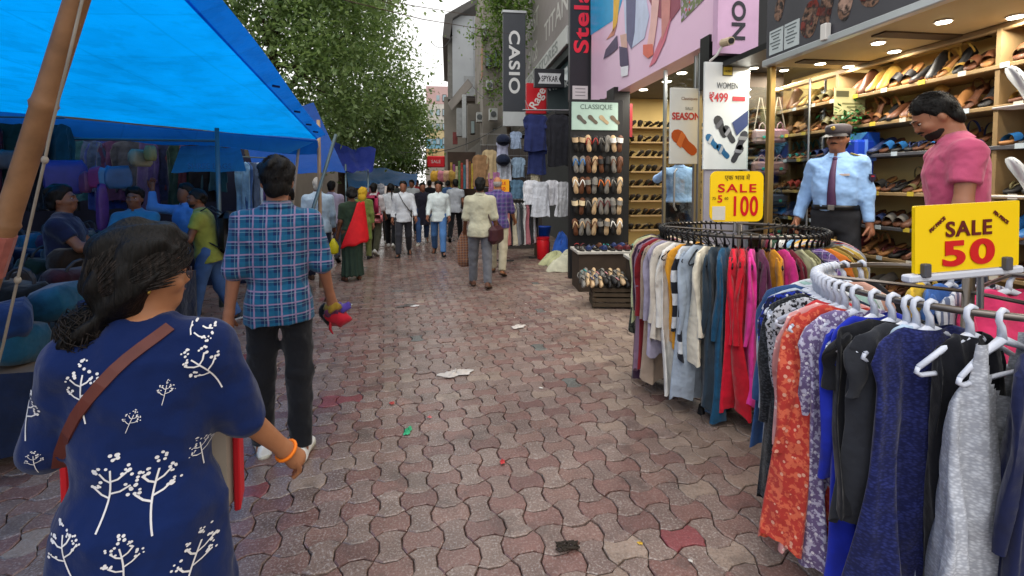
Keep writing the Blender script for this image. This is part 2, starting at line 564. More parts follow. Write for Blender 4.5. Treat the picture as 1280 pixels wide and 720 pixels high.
# ------------------------------------------------------------------ shoes used all over the shops
def sole_outline(L, w, n=7):
    pts = []
    prof = [(0, .30), (.06, .62), (.2, .74), (.42, .66), (.62, .86), (.78, 1.0), (.92, .78), (1.0, .32)]
    for t, k in prof: pts.append((w / 2 * k + (0.004 if t > .5 else 0), -L / 2 + t * L))
    for t, k in prof[::-1]: pts.append((-w / 2 * k + (0.006 if t > .6 else 0), -L / 2 + t * L))
    return pts
def slipper_mesh(kind):
    m = MB()
    L, w = 0.25, 0.09
    o = sole_outline(L, w)
    m.cur = 1
    if kind == 'heel':
        for k in range(len(o)): pass
        n = len(o)
        def hz(y): return 0.055 * max(0, min(1, (0.06 - y) / 0.14))
        vs = [(x, y, hz(y)) for x, y in o] + [(x, y, hz(y) + .012) for x, y in o]
        m.add(vs, [tuple(range(n))[::-1], tuple(range(n, 2 * n))] + [(i, (i + 1) % n, n + (i + 1) % n, n + i) for i in range(n)])
        m.prism([(-.02, -.12), (.02, -.12), (.02, -.08), (-.02, -.08)], 'z', 0, .055)
        z0 = .012
    else:
        m.prism(o, 'z', 0, 0.022); z0 = .022
    m.cur = 0
    if kind in ('band', 'heel'):
        for (y, hgt, wd) in ((.055, .05, .07),) if kind == 'band' else ((.07, .035, .03), (-.06, .09, .02)):
            def fn(u, v, y=y, hgt=hgt, wd=wd):
                a = PI * v
                zz = z0 + (0.045 if (kind == 'heel' and y < 0) else 0)
                return (math.cos(a) * .046, y + (u - .5) * wd - .02 * math.sin(a), zz - .006 + math.sin(a) * hgt)
            m.grid(fn, 2, 7)
    else:
        for s in (-1, 1):
            m.tube([(0.004, .085, z0), (s * .016, .06, z0 + .026), (s * .036, .01, z0 + .028), (s * .042, -.02, z0)], [.005, .008, .009, .008], 5, flat=.5)
    return m
def shoe_mesh(H=0.085):
    m = MB()
    m.cur = 1
    m.prism(sole_outline(.275, .098), 'z', 0, .024)
    m.cur = 0
    rings = []
    for y, w, h in ((-.132, .022, .070), (-.125, .034, H), (-.09, .038, H + .004), (-.03, .036, H), (.01, .038, H * .82), (.06, .045, H * .62), (.1, .044, H * .52), (.125, .030, H * .42), (.134, .012, H * .34)):
        rings.append([(math.cos(a) * w + .003, y, .018 + max(0, math.sin(a)) ** .8 * (h - .018)) for a in [PI * k / 8 for k in range(9)]])
    m.loft(rings, cap=False, close=False)
    m.add([rings[0][k] for k in range(9)], [tuple(range(9))])
    return m
DARKSOLE = M('2a2622', 0.6, 0.1)
TYPES = {'flip': slipper_mesh('flip'), 'band': slipper_mesh('band'), 'heel': slipper_mesh('heel'), 'shoe': shoe_mesh()}
_shoe_cache = {}
def shoe(kind, upper, sole, name, label, cat, group, mat4, parent=None):
    key = (kind,)
    if key not in _shoe_cache:
        _shoe_cache[key] = TYPES[kind].mesh(name, True, [M('777777'), M('777777')])
    o = bpy.data.objects.new(name, _shoe_cache[key]); COL.objects.link(o)
    for s, mt in zip(o.material_slots, (upper, sole)):
        s.link = 'OBJECT'; s.material = mt
    if parent is not None: o.parent = parent
    o.matrix_local = mat4
    if label: tag(o, label, cat, group)
    return o
def TRS(loc, rx=0, ry=0, rz=0, s=1.0):
    return Matrix.Translation(loc) @ Matrix.Rotation(rz, 4, 'Z') @ Matrix.Rotation(ry, 4, 'Y') @ Matrix.Rotation(rx, 4, 'X') @ Matrix.Scale(s, 4)
SHC = {'tan': '9a6a3c', 'brown': '5a3520', 'black': '1c1a1a', 'cream': 'cdbb98', 'gold': 'a8843c', 'red': '9c2a26', 'blue': '2a6aa8', 'navy': '26345e', 'pink': 'c88a8c', 'white': 'd8d6d0', 'grey': '76726c', 'maroon': '5c2428', 'olive': '6a6240', 'teal': '2e8c8a', 'orange': 'c4682c', 'beige': 'b89c78'}

# ------------------------------------------------------------------ right side: shop with the guard and the man in pink
LF = 3.0
dark = M('23211f', 0.6, 0.12); black = M('121214', 0.45, 0.1); chrome = M('9a9c9e', 0.28, 0.05, 5, 0, 80, 0.9)
goldm = M('a88a52', 0.35, 0.1, 5, 0, 80, 0.8); cream = M('c9b688', 0.8, 0.08, 1.5); white = M('d8d6d2', 0.6, 0.06, 1.5); wood = M('937a55', 0.55, 0.2, 3)
greyshelf = M('4c4c50', 0.5, 0.08); tilef = M('9c948a', 0.4, 0.12, 2); warmwall = M('c8ad70', 0.8, 0.1, 1.2)
def lamp(name, loc, energy, size, col, parent):
    d = bpy.data.lights.new(name, 'AREA'); d.energy = energy; d.size = size; d.color = col; d.shape = 'DISK'
    o = bpy.data.objects.new(name, d); COL.objects.link(o); o.location = loc; o.parent = parent
    return o
def downlight(loc, parent, r=0.055, energy=0):
    m = MB(); m.cyl((0, 0, -.008), r * 1.25, .007, 14)
    o = m.build('downlight', M('c8c4bc', .4, 0), parent, loc=loc)
    g = MB(); g.cyl((0, 0, -.013), r, .004, 14)
    g.build('bulb', EM((1.0, .9, .72), 14), o)
    if energy: lamp('lamp', (0, 0, -.03), energy, .12, (1.0, .93, .8), o)
    return o
SF = 0.40                                                     # shop floor height
sb = root('footwear_shop', 'open-fronted footwear shop with cream ceiling, full shelves and a guard at the door', 'shop', (0, 0, 0))
m = MB(); m.box((5.05, 2.35, SF / 2), (5.1, 5.9, SF), 0, .012); m.build('floor_slab', tilef, sb)
m = MB(); m.box((2.36, 2.65, .1), (.26, 5.3, .2), 0, .01); m.build('step', M('8a8278', .6, .15), sb)
BW = 4.12
m = MB(); m.box((BW + .06, 2.35, 1.6), (.12, 6.0, 2.5)); m.build('wall', warmwall, sb)
m = MB(); m.box((3.55, 5.35, 1.55), (1.1, .06, 2.3)); m.build('wall', warmwall, sb, label='cream end wall behind the guard')
m = MB(); m.box((3.56, 1.85, 2.76), (1.1, 4.8, .08)); ceil = m.build('ceiling', cream, sb)
m = MB(); m.box((3.56, 4.82, 2.92), (1.1, 1.1, .06)); m.build('dark_ceiling', black, sb)
for (xx, yy) in ((3.35, 4.95), (3.75, 5.0), (3.55, 4.5)):
    downlight((xx, yy, 2.885), sb, .04, 7)  # downlights added under the dark ceiling to brighten the handbag display
for yy in (1.55, 2.4, 3.2, 4.0):
    m = MB(); m.box((3.6, yy, 2.713), (.9, .12, .012)); m.build('ceiling_groove', M('4a3a28', .6), ceil)
m = MB(); m.box((3.82, 2.4, 2.695), (.05, 5.8, .05), 0, .01); m.build('cove', wood, ceil)
for k, (xx, yy) in enumerate(((3.35, 2.9), (3.72, 2.75), (3.35, 3.4), (3.7, 3.6), (3.4, 4.05), (3.75, 4.12), (3.4, 2.2), (3.75, 2.1))):
    downlight((xx, yy, 2.718), sb, .042, 5)
m = MB(); m.box((3.0 - .02, 1.95, 2.735), (.07, 4.58, .06), 0, .008); m.build('sign_edge', M('c2c8cc', .35, .05, 3, 0, 80, .6), sb)
bk = MB(); bk.box((2.95, 3.47, 2.80), (.05, .06, .13), 0, .006); bk.build('bracket', white, sb)
# fascia sign with printed shoes
fs = root('fascia_sign', 'dark grey fascia sign with printed shoes above the guard\'s shop', 'sign', (2.99, 1.96, 2.77), R(-90))
m = MB(); m.box((0, .02, .55), (4.54, .05, 1.08)); m.build('sign_panel', M('4a4a50', .35, .08), fs)
for (x, z, w, hh, c) in ((-1.72, .2, .2, .3, '7a3028'), (-1.55, .24, .13, .34, '5a2a24'), (-1.36, .22, .14, .3, 'b09080'), (-1.12, .26, .22, .34, '6c2c20'), (-.85, .28, .16, .3, 'a87860'), (-2.1, .42, .12, .22, '3c3c40'), (-.5, .3, .24, .32, '7a4030'), (-.1, .32, .2, .32, '8c6050')):
    m = MB()
    pts = [(x + w * .5 * math.cos(a) * (1 + .2 * math.sin(2 * a)), z + hh * .5 * math.sin(a)) for a in [2 * PI * k / 16 for k in range(16)]]
    m.prism(pts, 'y', -.0085, -.006)
    pts = [(x + .04 + w * .28 * math.cos(a), z + .06 + hh * .3 * math.sin(a)) for a in [2 * PI * k / 14 for k in range(14)]]
    m.prism(pts, 'y', -.011, -.009)
    m.build('printed_shoe', PAT('camo', c, '2c2624', '8a6a58', 2.0), fs)
for x in (-2.13, -1.93):
    m = MB(); m.box((x, -.008, .14), (.18, .006, .22)); p = m.build('notice_sheet', M('b8c2c4', .5, .05), fs)
    for r_ in range(6):
        m = MB(); m.box((x + rnd.uniform(-.01, .01), -.0125, .225 - .03 * r_), (.14 - .03 * (r_ % 3), .002, .009)); m.build('print_line', M('5a6468', .6, 0), p)
# gold posts of the frame
for (px, L, d) in ((986, 3.02, 6.5),):
    y = 4.21
    m = MB(); m.box((3.03, y, 1.55), (.06, .06, 2.32), 0, .008); m.build('post', goldm, sb)
m = MB(); m.box((3.1, 5.3, 1.55), (.06, .06, 2.3), 0, .006); m.build('post', goldm, sb)
# glass screen across the shop end behind the guard
m = MB(); m.box((3.5, 4.62, 1.5), (.86, .012, 2.2)); gl = m.build('glass_pane', CLEAR(), sb)
for xx in (3.93, 3.75):
    m = MB(); m.tube([(xx, 4.60, .42), (xx, 4.60, 2.7)], .012, 8); m.build('chrome_rail', chrome, sb)
# shelves along the back wall
def shelf_row(parent, y0, y1, x, z, dep, mat, thick=.03, lip=None):
    m = MB(); m.box((x + dep / 2, (y0 + y1) / 2, z), (dep, y1 - y0, thick), 0, .004)
    o = m.build('shelf', mat, parent)
    k = y0 + .2
    while k < y1 - .1:
        m = MB(); m.box((x - .004, k, z + .004), (.004, .055, .036)); m.build('price_card', M(rnd.choice(('cfcabc', 'c8b040', 'b8c4cc')), .5, .05), o)
        k += rnd.uniform(.2, .34)
    return o
rows = [(0.62, greyshelf), (0.95, wood), (1.22, greyshelf), (1.52, wood), (1.86, greyshelf), (2.14, wood), (2.42, wood)]
SB_Y = [(2.6, 8.1)]
for z, mt in rows:
    shelf_row(sb, 1.4, 5.25, 3.78, z, .34, mt)
for yy in (2.9, 4.3, 5.25, 1.5):
    m = MB(); m.box((3.96, yy, 1.55), (.33, .03, 2.3)); m.build('upright', wood, sb)
names_row = ['lowest', 'second lowest', 'third', 'middle', 'fifth', 'second highest', 'top']
palettes = [('cream', 'black', 'tan', 'grey', 'brown'), ('brown', 'tan', 'maroon', 'black'), ('blue', 'navy', 'grey', 'blue', 'brown'), ('red', 'tan', 'brown', 'olive', 'black'), ('blue', 'navy', 'blue', 'teal'), ('tan', 'gold', 'brown', 'black', 'olive'), ('tan', 'gold', 'brown', 'black', 'olive')]
NTH = ['one', 'two', 'three', 'four', 'five', 'six', 'seven', 'eight', 'nine', 'ten', 'eleven', 'twelve', 'thirteen', 'fourteen', 'fifteen', 'sixteen', 'seventeen', 'eighteen', 'nineteen', 'twenty'] + ['twenty-' + x for x in ('one', 'two', 'three', 'four', 'five', 'six', 'seven', 'eight', 'nine')] + ['thirty'] + ['thirty-' + x for x in ('one', 'two', 'three', 'four', 'five', 'six', 'seven', 'eight', 'nine')] + ['forty'] + ['forty-' + x for x in ('one', 'two', 'three', 'four', 'five', 'six', 'seven', 'eight', 'nine')]
for ri, (z, _) in enumerate(rows):
    y = 1.75; cnt = 0
    q = random.Random(ri)
    while y < 5.1:
        c = q.choice(palettes[ri]); kind = q.choice(('band', 'heel', 'flip', 'shoe') if ri not in (5, 6) else ('heel', 'band', 'shoe'))
        for s in (0, 1):
            yy = y + s * .105
            if any(abs(yy - u) < .07 for u in (2.9, 4.3)): continue
            tilt = R(q.uniform(12, 30)) if ri < 5 else R(q.uniform(18, 55))
            L_ = 0.125
            mt4 = Matrix.Translation((3.90, yy, z + .016)) @ Matrix.Rotation(R(90) + q.gauss(0, .12), 4, 'Z') @ Matrix.Translation((0, -.0, L_ * math.sin(tilt))) @ Matrix.Rotation(-tilt, 4, 'X')
            cnt += 1
            shoe(kind, M(SHC[c], .5, .15), M(SHC[q.choice(('brown', 'brown', 'black', 'tan'))], .6, .1), {'band': 'sandal', 'heel': 'heeled_sandal', 'flip': 'slipper', 'shoe': 'closed_shoe'}[kind],
                 '%s %s, place %s from the right on the %s shelf behind the guard' % (c, {'band': 'band sandal', 'heel': 'heeled sandal', 'flip': 'slipper', 'shoe': 'closed shoe'}[kind], NTH[cnt - 1], names_row[ri]), 'shoe', 'shoes on the shelves behind the guard', mt4)
        y += q.uniform(.19, .225)
# end wall shelves (left of the guard)
for k, z in enumerate((.7, 1.0, 1.3, 1.6, 1.9, 2.2)):
    m = MB(); m.box((3.45, 5.2, z), (.66, .24, .03), 0, .004); m.build('shelf', wood, sb)
    q = random.Random(50 + k)
    for i in range(5):
        c = q.choice(('tan', 'brown', 'black', 'maroon', 'beige'))
        kind = q.choice(('heel', 'shoe', 'band'))
        shoe(kind, M(SHC[c], .5, .15), DARKSOLE, 'display_shoe', '%s %s, place %s on the %s end-wall shelf beside the gold post' % (c, {'heel': 'heeled sandal', 'shoe': 'closed shoe', 'band': 'band sandal'}[kind], NTH[i], ('lowest', 'second', 'third', 'fourth', 'fifth', 'top')[k]), 'shoe', 'shoes on the end-wall shelves',
             TRS((3.2 + i * .125, 5.17, z + .016), R(18), 0, R(180) + q.gauss(0, .1)) @ Matrix.Translation((0, 0, .03)))
# big blue display bag and the leaning posters on shelf
fp = root('film_sign', 'pale green poster with a dark word box hanging on the shop glass', 'poster', tuple(at(1062, 127, 7.05)), 0)
m = MB(); m.box((0, 0, 0), (.32, .008, .25)); m.build('sheet', M('b7b184', .5, .08), fp)
m = MB(); m.box((-.08, -.006, .07), (.13, .003, .055)); m.build('word_box', M('4a4a34', .5, 0), fp)
for k in range(3):
    m = MB(); m.box((.07 - .05 * k, -.006, -.02 - .03 * (k % 2)), (.1, .003, .014)); m.build('print_line', M('77724c', .5, 0), fp)
gp_ = root('hanging_greenery', 'green artificial leaves hanging behind the guard', 'plant', tuple(at(1062, 152, 6.98)))
m = MB(); q = random.Random(3)
for k in range(260):
    c = Vector((q.gauss(0, .10), q.uniform(-.05, .03), q.gauss(0, .07)))
    a = q.uniform(0, 6.3); r_ = q.uniform(.02, .035); tl = q.uniform(-.8, .8)
    d = Vector((math.cos(a), math.sin(a), tl)).normalized(); s = d.cross(Vector((0, 0, 1))).normalized()
    m.add([c, c + d * r_ + s * r_ * .4, c + d * r_ * 2, c + d * r_ - s * r_ * .4], [(0, 1, 2, 3)])
m.build('leaves', M('1f6a34', .5, .3, 9), gp_)
bb = root('blue_parcel', 'bright blue wrapped parcel standing behind the guard', 'parcel', tuple(at(1074, 232, 6.9)))
m = MB(); m.box((0, 0, .2), (.2, .12, .44), 0, .02); m.build('body', M('1d3fae', .35, .15), bb)
m = MB(); m.box((0, -.062, .2), (.03, .008, .44)); m.box((0, -.062, .24), (.2, .012, .03)); m.build('strap', M('5d86d8', .4), bb)
ph = Matrix.Rotation(R(20), 3, 'Y')
pyr = root('blue_gift_box', 'two-tone blue triangular display box on the shelf left of the man in pink', 'box', (3.83, 4.1, 1.88))
m = MB(); m.prism([(-.16, 0), (.16, 0), (.16, .2), (-.16, .2)], 'x', -.02, .1); m.build('body', M('1f4fae', .4, .1), pyr)
m = MB(); m.prism([(-.16, .2), (.16, .2), (0, .06)], 'x', -.028, -.021); m.build('flap', M('5aa6d8', .4, .1), pyr)
# white display stand with sneakers at the right edge
for k, (py, lab) in enumerate(((222, 'lower'), (108, 'upper'))):
    p = at(1274, py, 4.5)
    shoe('shoe', M('dcdee0', .4, .05), M('b8bcc0', .5, .05), 'white_sneaker', '%s white sneaker standing on its heel at the right edge' % lab, 'shoe', 'white sneakers at the right edge', TRS(p, R(62), 0, R(60), .95))
p = at(1292, 230, 4.5)
ws = root('display_stand', 'slim white stand holding sneakers at the right edge of the shop', 'stand', (p.x, p.y, SF))
m = MB(); m.tube([(0, 0, 0), (0, 0, 2.1)], .012, 8); m.build('pole', white, ws)
m = MB(); m.cyl((0, 0, 0), .16, .02, 20); m.build('base', white, ws)
for py in (246, 132):
    z = at(1280, py, 4.5).z - SF
    m = MB(); m.box((-.06, .04, z), (.16, .2, .012), 0, .004); m.build('plate', white, ws)

# ------------------------------------------------------------------ shop A (glass front, billboard above)
sa = root('sandal_shop', 'bright sandal shop with a glass front under the pink billboard', 'shop', (0, 0, 0))
m = MB(); m.box((4.72, 7.25, SF / 2), (3.4, 3.6, SF), 0, .01); m.build('floor_slab', tilef, sa)
m = MB(); m.box((4.9, 9.1, 1.8), (3.8, .12, 3.0)); m.build('wall', warmwall, sa)
m = MB(); m.box((6.4, 7.25, 1.8), (.12, 3.7, 3.0)); m.build('wall', warmwall, sa)
m = MB(); m.box((4.72, 7.25, 3.3), (3.4, 3.75, .1)); m.build('ceiling', M('5b544c', .7, .1), sa)
m = MB(); m.box((3.05, 8.4, 1.7), (.3, .4, 3.2), 0, .01); m.build('pillar', black, sa)
m = MB(); m.box((3.28, 8.45, 2.75), (.12, .03, .6)); m.build('red_strip', M('8a1c24', .5), sa)
for (xx, yy) in ((3.4, 8.1), (3.5, 7.4), (3.45, 6.8), (3.5, 6.2), (4.4, 8.3), (4.5, 7.35), (4.5, 6.4), (3.75, 5.7), (3.3, 5.65), (5.3, 7.7)):
    downlight((xx, yy, 3.248), sa, .07, 9)
for k, z in enumerate((.7, .98, 1.26, 1.54, 1.82, 2.1, 2.38, 2.66)):
    m = MB(); m.box((4.6, 8.9, z), (2.3, .28, .03), 0, .003); m.build('shelf', wood, sa)
    q = random.Random(80 + k)
    x = 3.5; cnt = 0
    while x < 5.7:
        cnt += 1
        c = q.choice(('tan', 'brown', 'black', 'grey', 'beige', 'maroon', 'cream')); kind = q.choice(('heel', 'shoe', 'band', 'flip'))
        shoe(kind, M(SHC[c], .5, .15), DARKSOLE, 'shelf_shoe', '%s %s, place %s on the %s far-wall shelf of the sandal shop' % (c, {'heel': 'heeled sandal', 'shoe': 'closed shoe', 'band': 'band sandal', 'flip': 'slipper'}[kind], NTH[cnt - 1], ('lowest', 'second', 'third', 'fourth', 'fifth', 'sixth', 'seventh', 'top')[k]), 'shoe', 'shoes on the far wall of the sandal shop',
             TRS((x, 8.86, z + .05), R(28), 0, R(180) + q.gauss(0, .15), q.uniform(1.0, 1.15)))
        x += q.uniform(.11, .17)
for (px, d) in ((830, 10.6), (868, 9.4), (873, 9.2)):
    p = gd(px, d)
    m = MB(); m.box((p.x, p.y, 1.75), (.045, .045, 2.9), 0, .006); m.build('chrome_frame', chrome, sa)
p0, p1 = gd(830, 10.6), gd(868, 9.4)
m = MB(); m.add([(p0.x, p0.y, .42), (p1.x, p1.y, .42), (p1.x, p1.y, 3.1), (p0.x, p0.y, 3.1)], [(0, 1, 2, 3)]); m.build('glass_door', CLEAR(), sa)
m = MB(); hp = gd(850, 9.95); m.tube([(hp.x - .05, hp.y, 1.25), (hp.x - .1, hp.y - .04, 1.3), (hp.x - .1, hp.y - .04, 1.75), (hp.x - .05, hp.y, 1.8)], .014, 8); m.build('door_handle', chrome, sa)
# posters
def board(name, label, cat, px0, px1, py0, py1, d, mat, thick=.03, rz=0.0):
    a = at(px0, py1, d); b = at(px1, py1, d); c = at(px0, py0, d)
    w = (b - a).length; hgt = c.z - a.z
    mid = (a + b) / 2
    r = root(name, label, cat, (mid.x, mid.y, a.z), rz)
    m = MB(); m.box((0, thick / 2, hgt / 2), (w, thick, hgt), 0, min(.004, thick * .3)); m.build('panel', mat, r)
    return r, w, hgt
r, w, hh = board('women_poster', 'tall white poster reading WOMEN 499 with sandals in the shop window', 'poster', 877, 937, 78, 212, 8.3, M('cfd3d4', .5, .03))
T9 = (R(90), 0, 0)
text('WOMEN', .098, M('3a4046', .5, 0), r, (0, -.004, hh * .785), T9, fit=(.25, .066))
text('₹499', .145, M('b3202c', .5, 0), r, (-.1, -.004, hh * .675), T9, off=.003, fit=(.22, .105))
m = MB(); m.box((.14, -.003, hh * .665), (.15, .004, .05)); m.build('red_bar', M('b3303a', .5, 0), r)
m = MB(); m.box((0, -.003, hh * .925), (.12, .004, .12)); lg = m.build('logo_frame', M('4a4a38', .5, 0), r)
m = MB(); m.box((0, -.007, hh * .925), (.10, .004, .10)); m.build('logo_field', M('b09a2c', .5, 0), lg)
text('HUSH', .032, M('2c2c20', .5, 0), r, (0, -.011, hh * .915), T9)
def printed_sandal(x, z, ang, L, c, c2, par):
    def rot(p): return (x + p[0] * math.cos(ang) - p[1] * math.sin(ang), z + p[0] * math.sin(ang) + p[1] * math.cos(ang))
    m = MB(); m.prism([rot(p) for p in sole_outline(L, L * .42)], 'y', -.005, -.0035); m.build('printed_sandal', M(c, .5, .1), par)
    m = MB()
    m.prism([rot(p) for p in ((-.2 * L, -.02 * L), (.2 * L, .12 * L), (.2 * L, .3 * L), (-.2 * L, .16 * L))], 'y', -.008, -.006)
    m.build('printed_strap', M(c2, .5, .1), par)
for a in ((-.07, .40, .5, .26, '2c2c30', '55555c'), (.03, .33, .6, .22, '35353a', '8a8a90'), (-.17, .26, .75, .2, '1f5f8a', 'b0b4b8'), (-.04, .17, .8, .2, '1c5680', '9aa0a8'), (.18, .27, -.4, .24, '3a3a42', '8c8c90'), (.13, .15, -.5, .22, '34343a', '7c7c84')):
    printed_sandal(a[0], a[1] * 1.0 * hh, a[2], a[3], a[4], a[5], r)
m = MB(); m.prism([(.06, hh * .44), (.25, hh * .56), (.25, hh * .42), (.12, hh * .32)], 'y', -.012, -.010); m.build('printed_box', M('33406e', .5, .1), r)
r, w, hh = board('grey_poster', 'grey poster with a black shoe below the WOMEN poster', 'poster', 877, 937, 212, 330, 8.34, M('9c98a4', .5, .05))
printed_sandal(.12, hh * .86, -.4, .3, '1c1c20', '5a5a62', r)
printed_sandal(-.1, hh * .78, .4, .24, '4a7f88', '2c4c54', r)
m = MB(); m.box((-.1, -.003, hh * .95), (.2, .004, .012)); m.build('red_line', M('b0404a', .5, 0), r)
r, w, hh = board('season_poster', 'white poster reading SEASON with an orange shoe behind the glass', 'poster', 836, 877, 110, 205, 9.15, M('cbcdc8', .5, .04))
text('SEASON', .088, M('b03a34', .5, 0), r, (.0, -.004, hh * .63), T9, off=.003, fit=(.36, .09))
text('SALE', .05, M('7a7c78', .5, 0), r, (.04, -.004, hh * .73), T9)
text('Classiques', .05, M('8a6a58', .5, 0), r, (.04, -.004, hh * .86), T9)
printed_sandal(-.02, hh * .28, .85, .4, 'a84c1c', 'c86c34', r)
# hanging handbags display
bg = root('bag_display', 'narrow pegboard display with pink handbags beside the gold post', 'display', tuple(gd(961, 8.6)))
m = MB(); m.box((0, .12, 1.75), (.46, .04, 2.9)); m.build('panel', M('4c4238', .7, .15), bg)
for z in (2.62, 2.22, 1.86, 1.5, 1.15):
    m = MB(); m.box((0, .04, z - .16), (.44, .14, .012)); m.build('shelf', M('8a7a5a', .4), bg)
def handbag(label, loc, w, hgt, col, strap, rz=0.0):
    r = root('handbag', label, 'handbag', loc, rz, 'handbags on the display')
    m = MB(); m.box((0, 0, hgt / 2), (w, .08, hgt), 0, .025); m.build('body', M(col, .45, .1), r)
    m = MB(); m.box((0, -.045, hgt * .62), (w * .96, .012, hgt * .5), 0, .005); fl = m.build('flap', M(col, .4, .14), r)
    m = MB(); m.box((0, -.056, hgt * .42), (.035, .012, .03), 0, .004); m.build('clasp', M('2ea08e', .4), fl)
    for s in (-1, 1):
        m = MB(); m.tube([(s * w * .42, 0, hgt), (s * .01, .02, hgt + strap)], .006, 6); m.build('strap', M('b0a090', .5), r)
    m = MB(); m.tube([(-w * .2, -.02, hgt)] + [(-w * .2 * math.cos(a), -.02, hgt + math.sin(a) * .07) for a in (.5, 1.1, 1.57, 2.0, 2.6)] + [(w * .2, -.02, hgt)], .006, 6); m.build('handle', M(col, .5, .1), r)
bp = gd(961, 8.5)
k = 0
for (dx, z, w, hgt, c, st, lab) in ((-.11, 2.06, .2, .16, 'b4989a', .36, 'beige-pink handbag on long straps, top left of the bag display'), (.11, 2.07, .19, .16, 'a8808c', .36, 'rose handbag on long straps, top right of the bag display'),
        (-.11, 1.71, .2, .15, 'b08a84', .05, 'salmon clutch bag under the beige-pink one on the bag display'), (.11, 1.71, .19, .15, 'a07a78', .05, 'dusty pink clutch bag under the rose one on the bag display'),
        (-.11, 1.35, .19, .13, '9a9088', .05, 'grey flowered handbag in the middle of the bag display'), (.11, 1.35, .2, .14, '4c5266', .05, 'slate blue handbag on the bag display'), (.1, 1.0, .2, .15, 'a88a6c', .05, 'tan handbag low on the bag display')):
    handbag(lab, (bp.x + dx, bp.y, z), w, hgt, c, st)
# ------------------------------------------------------------------ billboard with printed legs and pink end panel
def facade_board(name, label, cat, px_far, px_near, z0, z1, L, mat, thick=.12):
    yf = onx(px_far, 228, L).y; yn = onx(px_near, 228, L).y
    r = root(name, label, cat, (L, (yf + yn) / 2, z0), R(-90))
    w = yf - yn
    m = MB(); m.box((0, thick / 2, (z1 - z0) / 2), (w, thick, z1 - z0)); m.build('panel', mat, r)
    return r, w, z1 - z0
PINK = M(S(232, 196, 222), .35, .05, .6)
bl, bw, bh = facade_board('shoe_billboard', 'large pink billboard with printed legs and shoes over the sandal shop', 'billboard', 738, 895, 3.22, 6.6, LF - .02, PINK, .3)
def flat(par, pts, mat, k, name='printed_shape'):
    m = MB(); m.prism(pts, 'y', -.003 * k - .002, -.003 * k); return m.build(name, mat, par)
def bbp(px, py):            # picture point -> board coordinates
    p = onx(px, py, LF - .02)
    return (-(p.y - bl.location.y), p.z - bl.location.z)
def bpoly(pp, mat, k, name='printed_shape'): return flat(bl, [bbp(*p) for p in pp], mat, k, name)
LIL = M(S(226, 200, 228), .4, .04)
bpoly([(738.5, 0), (738.5, -60), (800, -60), (778, 0), (772, 22), (738.5, 44)], M(S(30, 160, 214), .4, .06), 1, 'printed_sky')
bpoly([(768, -40), (776, -40), (775, 0), (772, 28), (766, 42), (767, 20)], M(S(232, 180, 40), .4, .1), 2, 'printed_trousers')
bpoly([(766, 38), (772, 30), (768, 44), (758, 50)], M(S(206, 140, 120), .5, .1), 2, 'printed_hand')
bpoly([(778, -40), (802, -40), (812, 20), (806, 48), (790, 60), (782, 40)], M(S(198, 208, 232), .5, .1), 2, 'printed_jeans')
bpoly([(783, -40), (797, -40), (794, 40), (790, 62), (784, 50)], M(S(104, 104, 138), .5, .12), 3, 'printed_shadow_leg')
bpoly([(776, 44), (784, 42), (785, 62), (778, 62)], M(S(216, 176, 164), .5, .1), 4, 'printed_ankle')
bpoly([(772, 44), (773, 60), (764, 68), (755, 74), (758, 62)], M(S(86, 76, 104), .5, .1), 4, 'printed_shoe')
bpoly([(775, 58), (785, 60), (787, 84), (782, 88), (776, 82)], M(S(84, 74, 104), .5, .1), 5, 'printed_shoe')
bpoly([(777, 84), (787, 82), (786, 94), (778, 96)], M(S(232, 232, 240), .5, .05), 6, 'printed_toe')
bpoly([(804, -40), (850, -40), (851, 10), (838, 28), (820, 20), (810, -5)], M(S(150, 82, 98), .5, .1), 2, 'printed_skirt')
bpoly([(818, -30), (828, -30), (822, 30), (818, 58), (810, 56), (814, 30)], M(S(232, 186, 180), .5, .08), 4, 'printed_leg')
bpoly([(828, -10), (840, -20), (838, 25), (828, 52), (828, 30)], M(S(206, 140, 134), .5, .1), 4, 'printed_leg')
bpoly([(805, 56), (817, 55), (818, 68), (811, 73), (805, 68)], M(S(222, 118, 100), .5, .08), 5, 'printed_shoe')
bpoly([(840, 22), (832, 52), (820, 78), (812, 84), (822, 58), (832, 34)], M(S(212, 118, 138), .5, .08), 3, 'printed_shadow')
bpoly([(852, -40), (896, -40), (880, 0), (852, 28)], PAT('floral', S(190, 170, 200), S(120, 130, 90), S(200, 60, 70), 3.0), 2, 'printed_dress')
er = root('end_panel_sign', 'pink vertical sign panel with letters NO on the billboard\'s near end', 'sign', tuple(at(923, 60, 8.28)), 0)
wE = 54 / FPX * 8.28 * DK
m = MB(); m.box((0, .06, 1.3), (wE, .1, 2.72)); m.build('panel', M(S(206, 168, 200), .4, .06), er)
text('NO', .235, M('2c2a34', .5, 0), er, (0, .004, .30), (R(90), R(-90), 0), off=.006, fit=(.42, .165))
text('TI', .235, M('2c2a34', .5, 0), er, (0, .004, .80), (R(90), R(-90), 0), off=.006, fit=(.3, .165))
m = MB(); m.box((3.2, 5.28, 3.0), (.5, .2, .6)); m.build('beam', black, sa)
m = MB(); m.box((3.62, 5.42, 3.9), (.7, .16, 2.4)); m.build('beam', black, sa)
cc = root('security_camera', 'small beige security camera on a bracket at the billboard corner', 'camera', tuple(at(907, 52, 8.1)))
m = MB(); m.tube([(0, .05, 0), (0, -.1, -.02)], .045, 12); m.build('body', M('b8a68a', .5), cc)
m = MB(); m.tube([(0, -.1, -.02), (0, -.115, -.023)], .03, 12); m.build('lens', black, cc)
m = MB(); m.tube([(0, .02, 0), (-.04, .1, -.12), (-.06, .2, -.16)], .013, 6); m.build('bracket', white, cc)
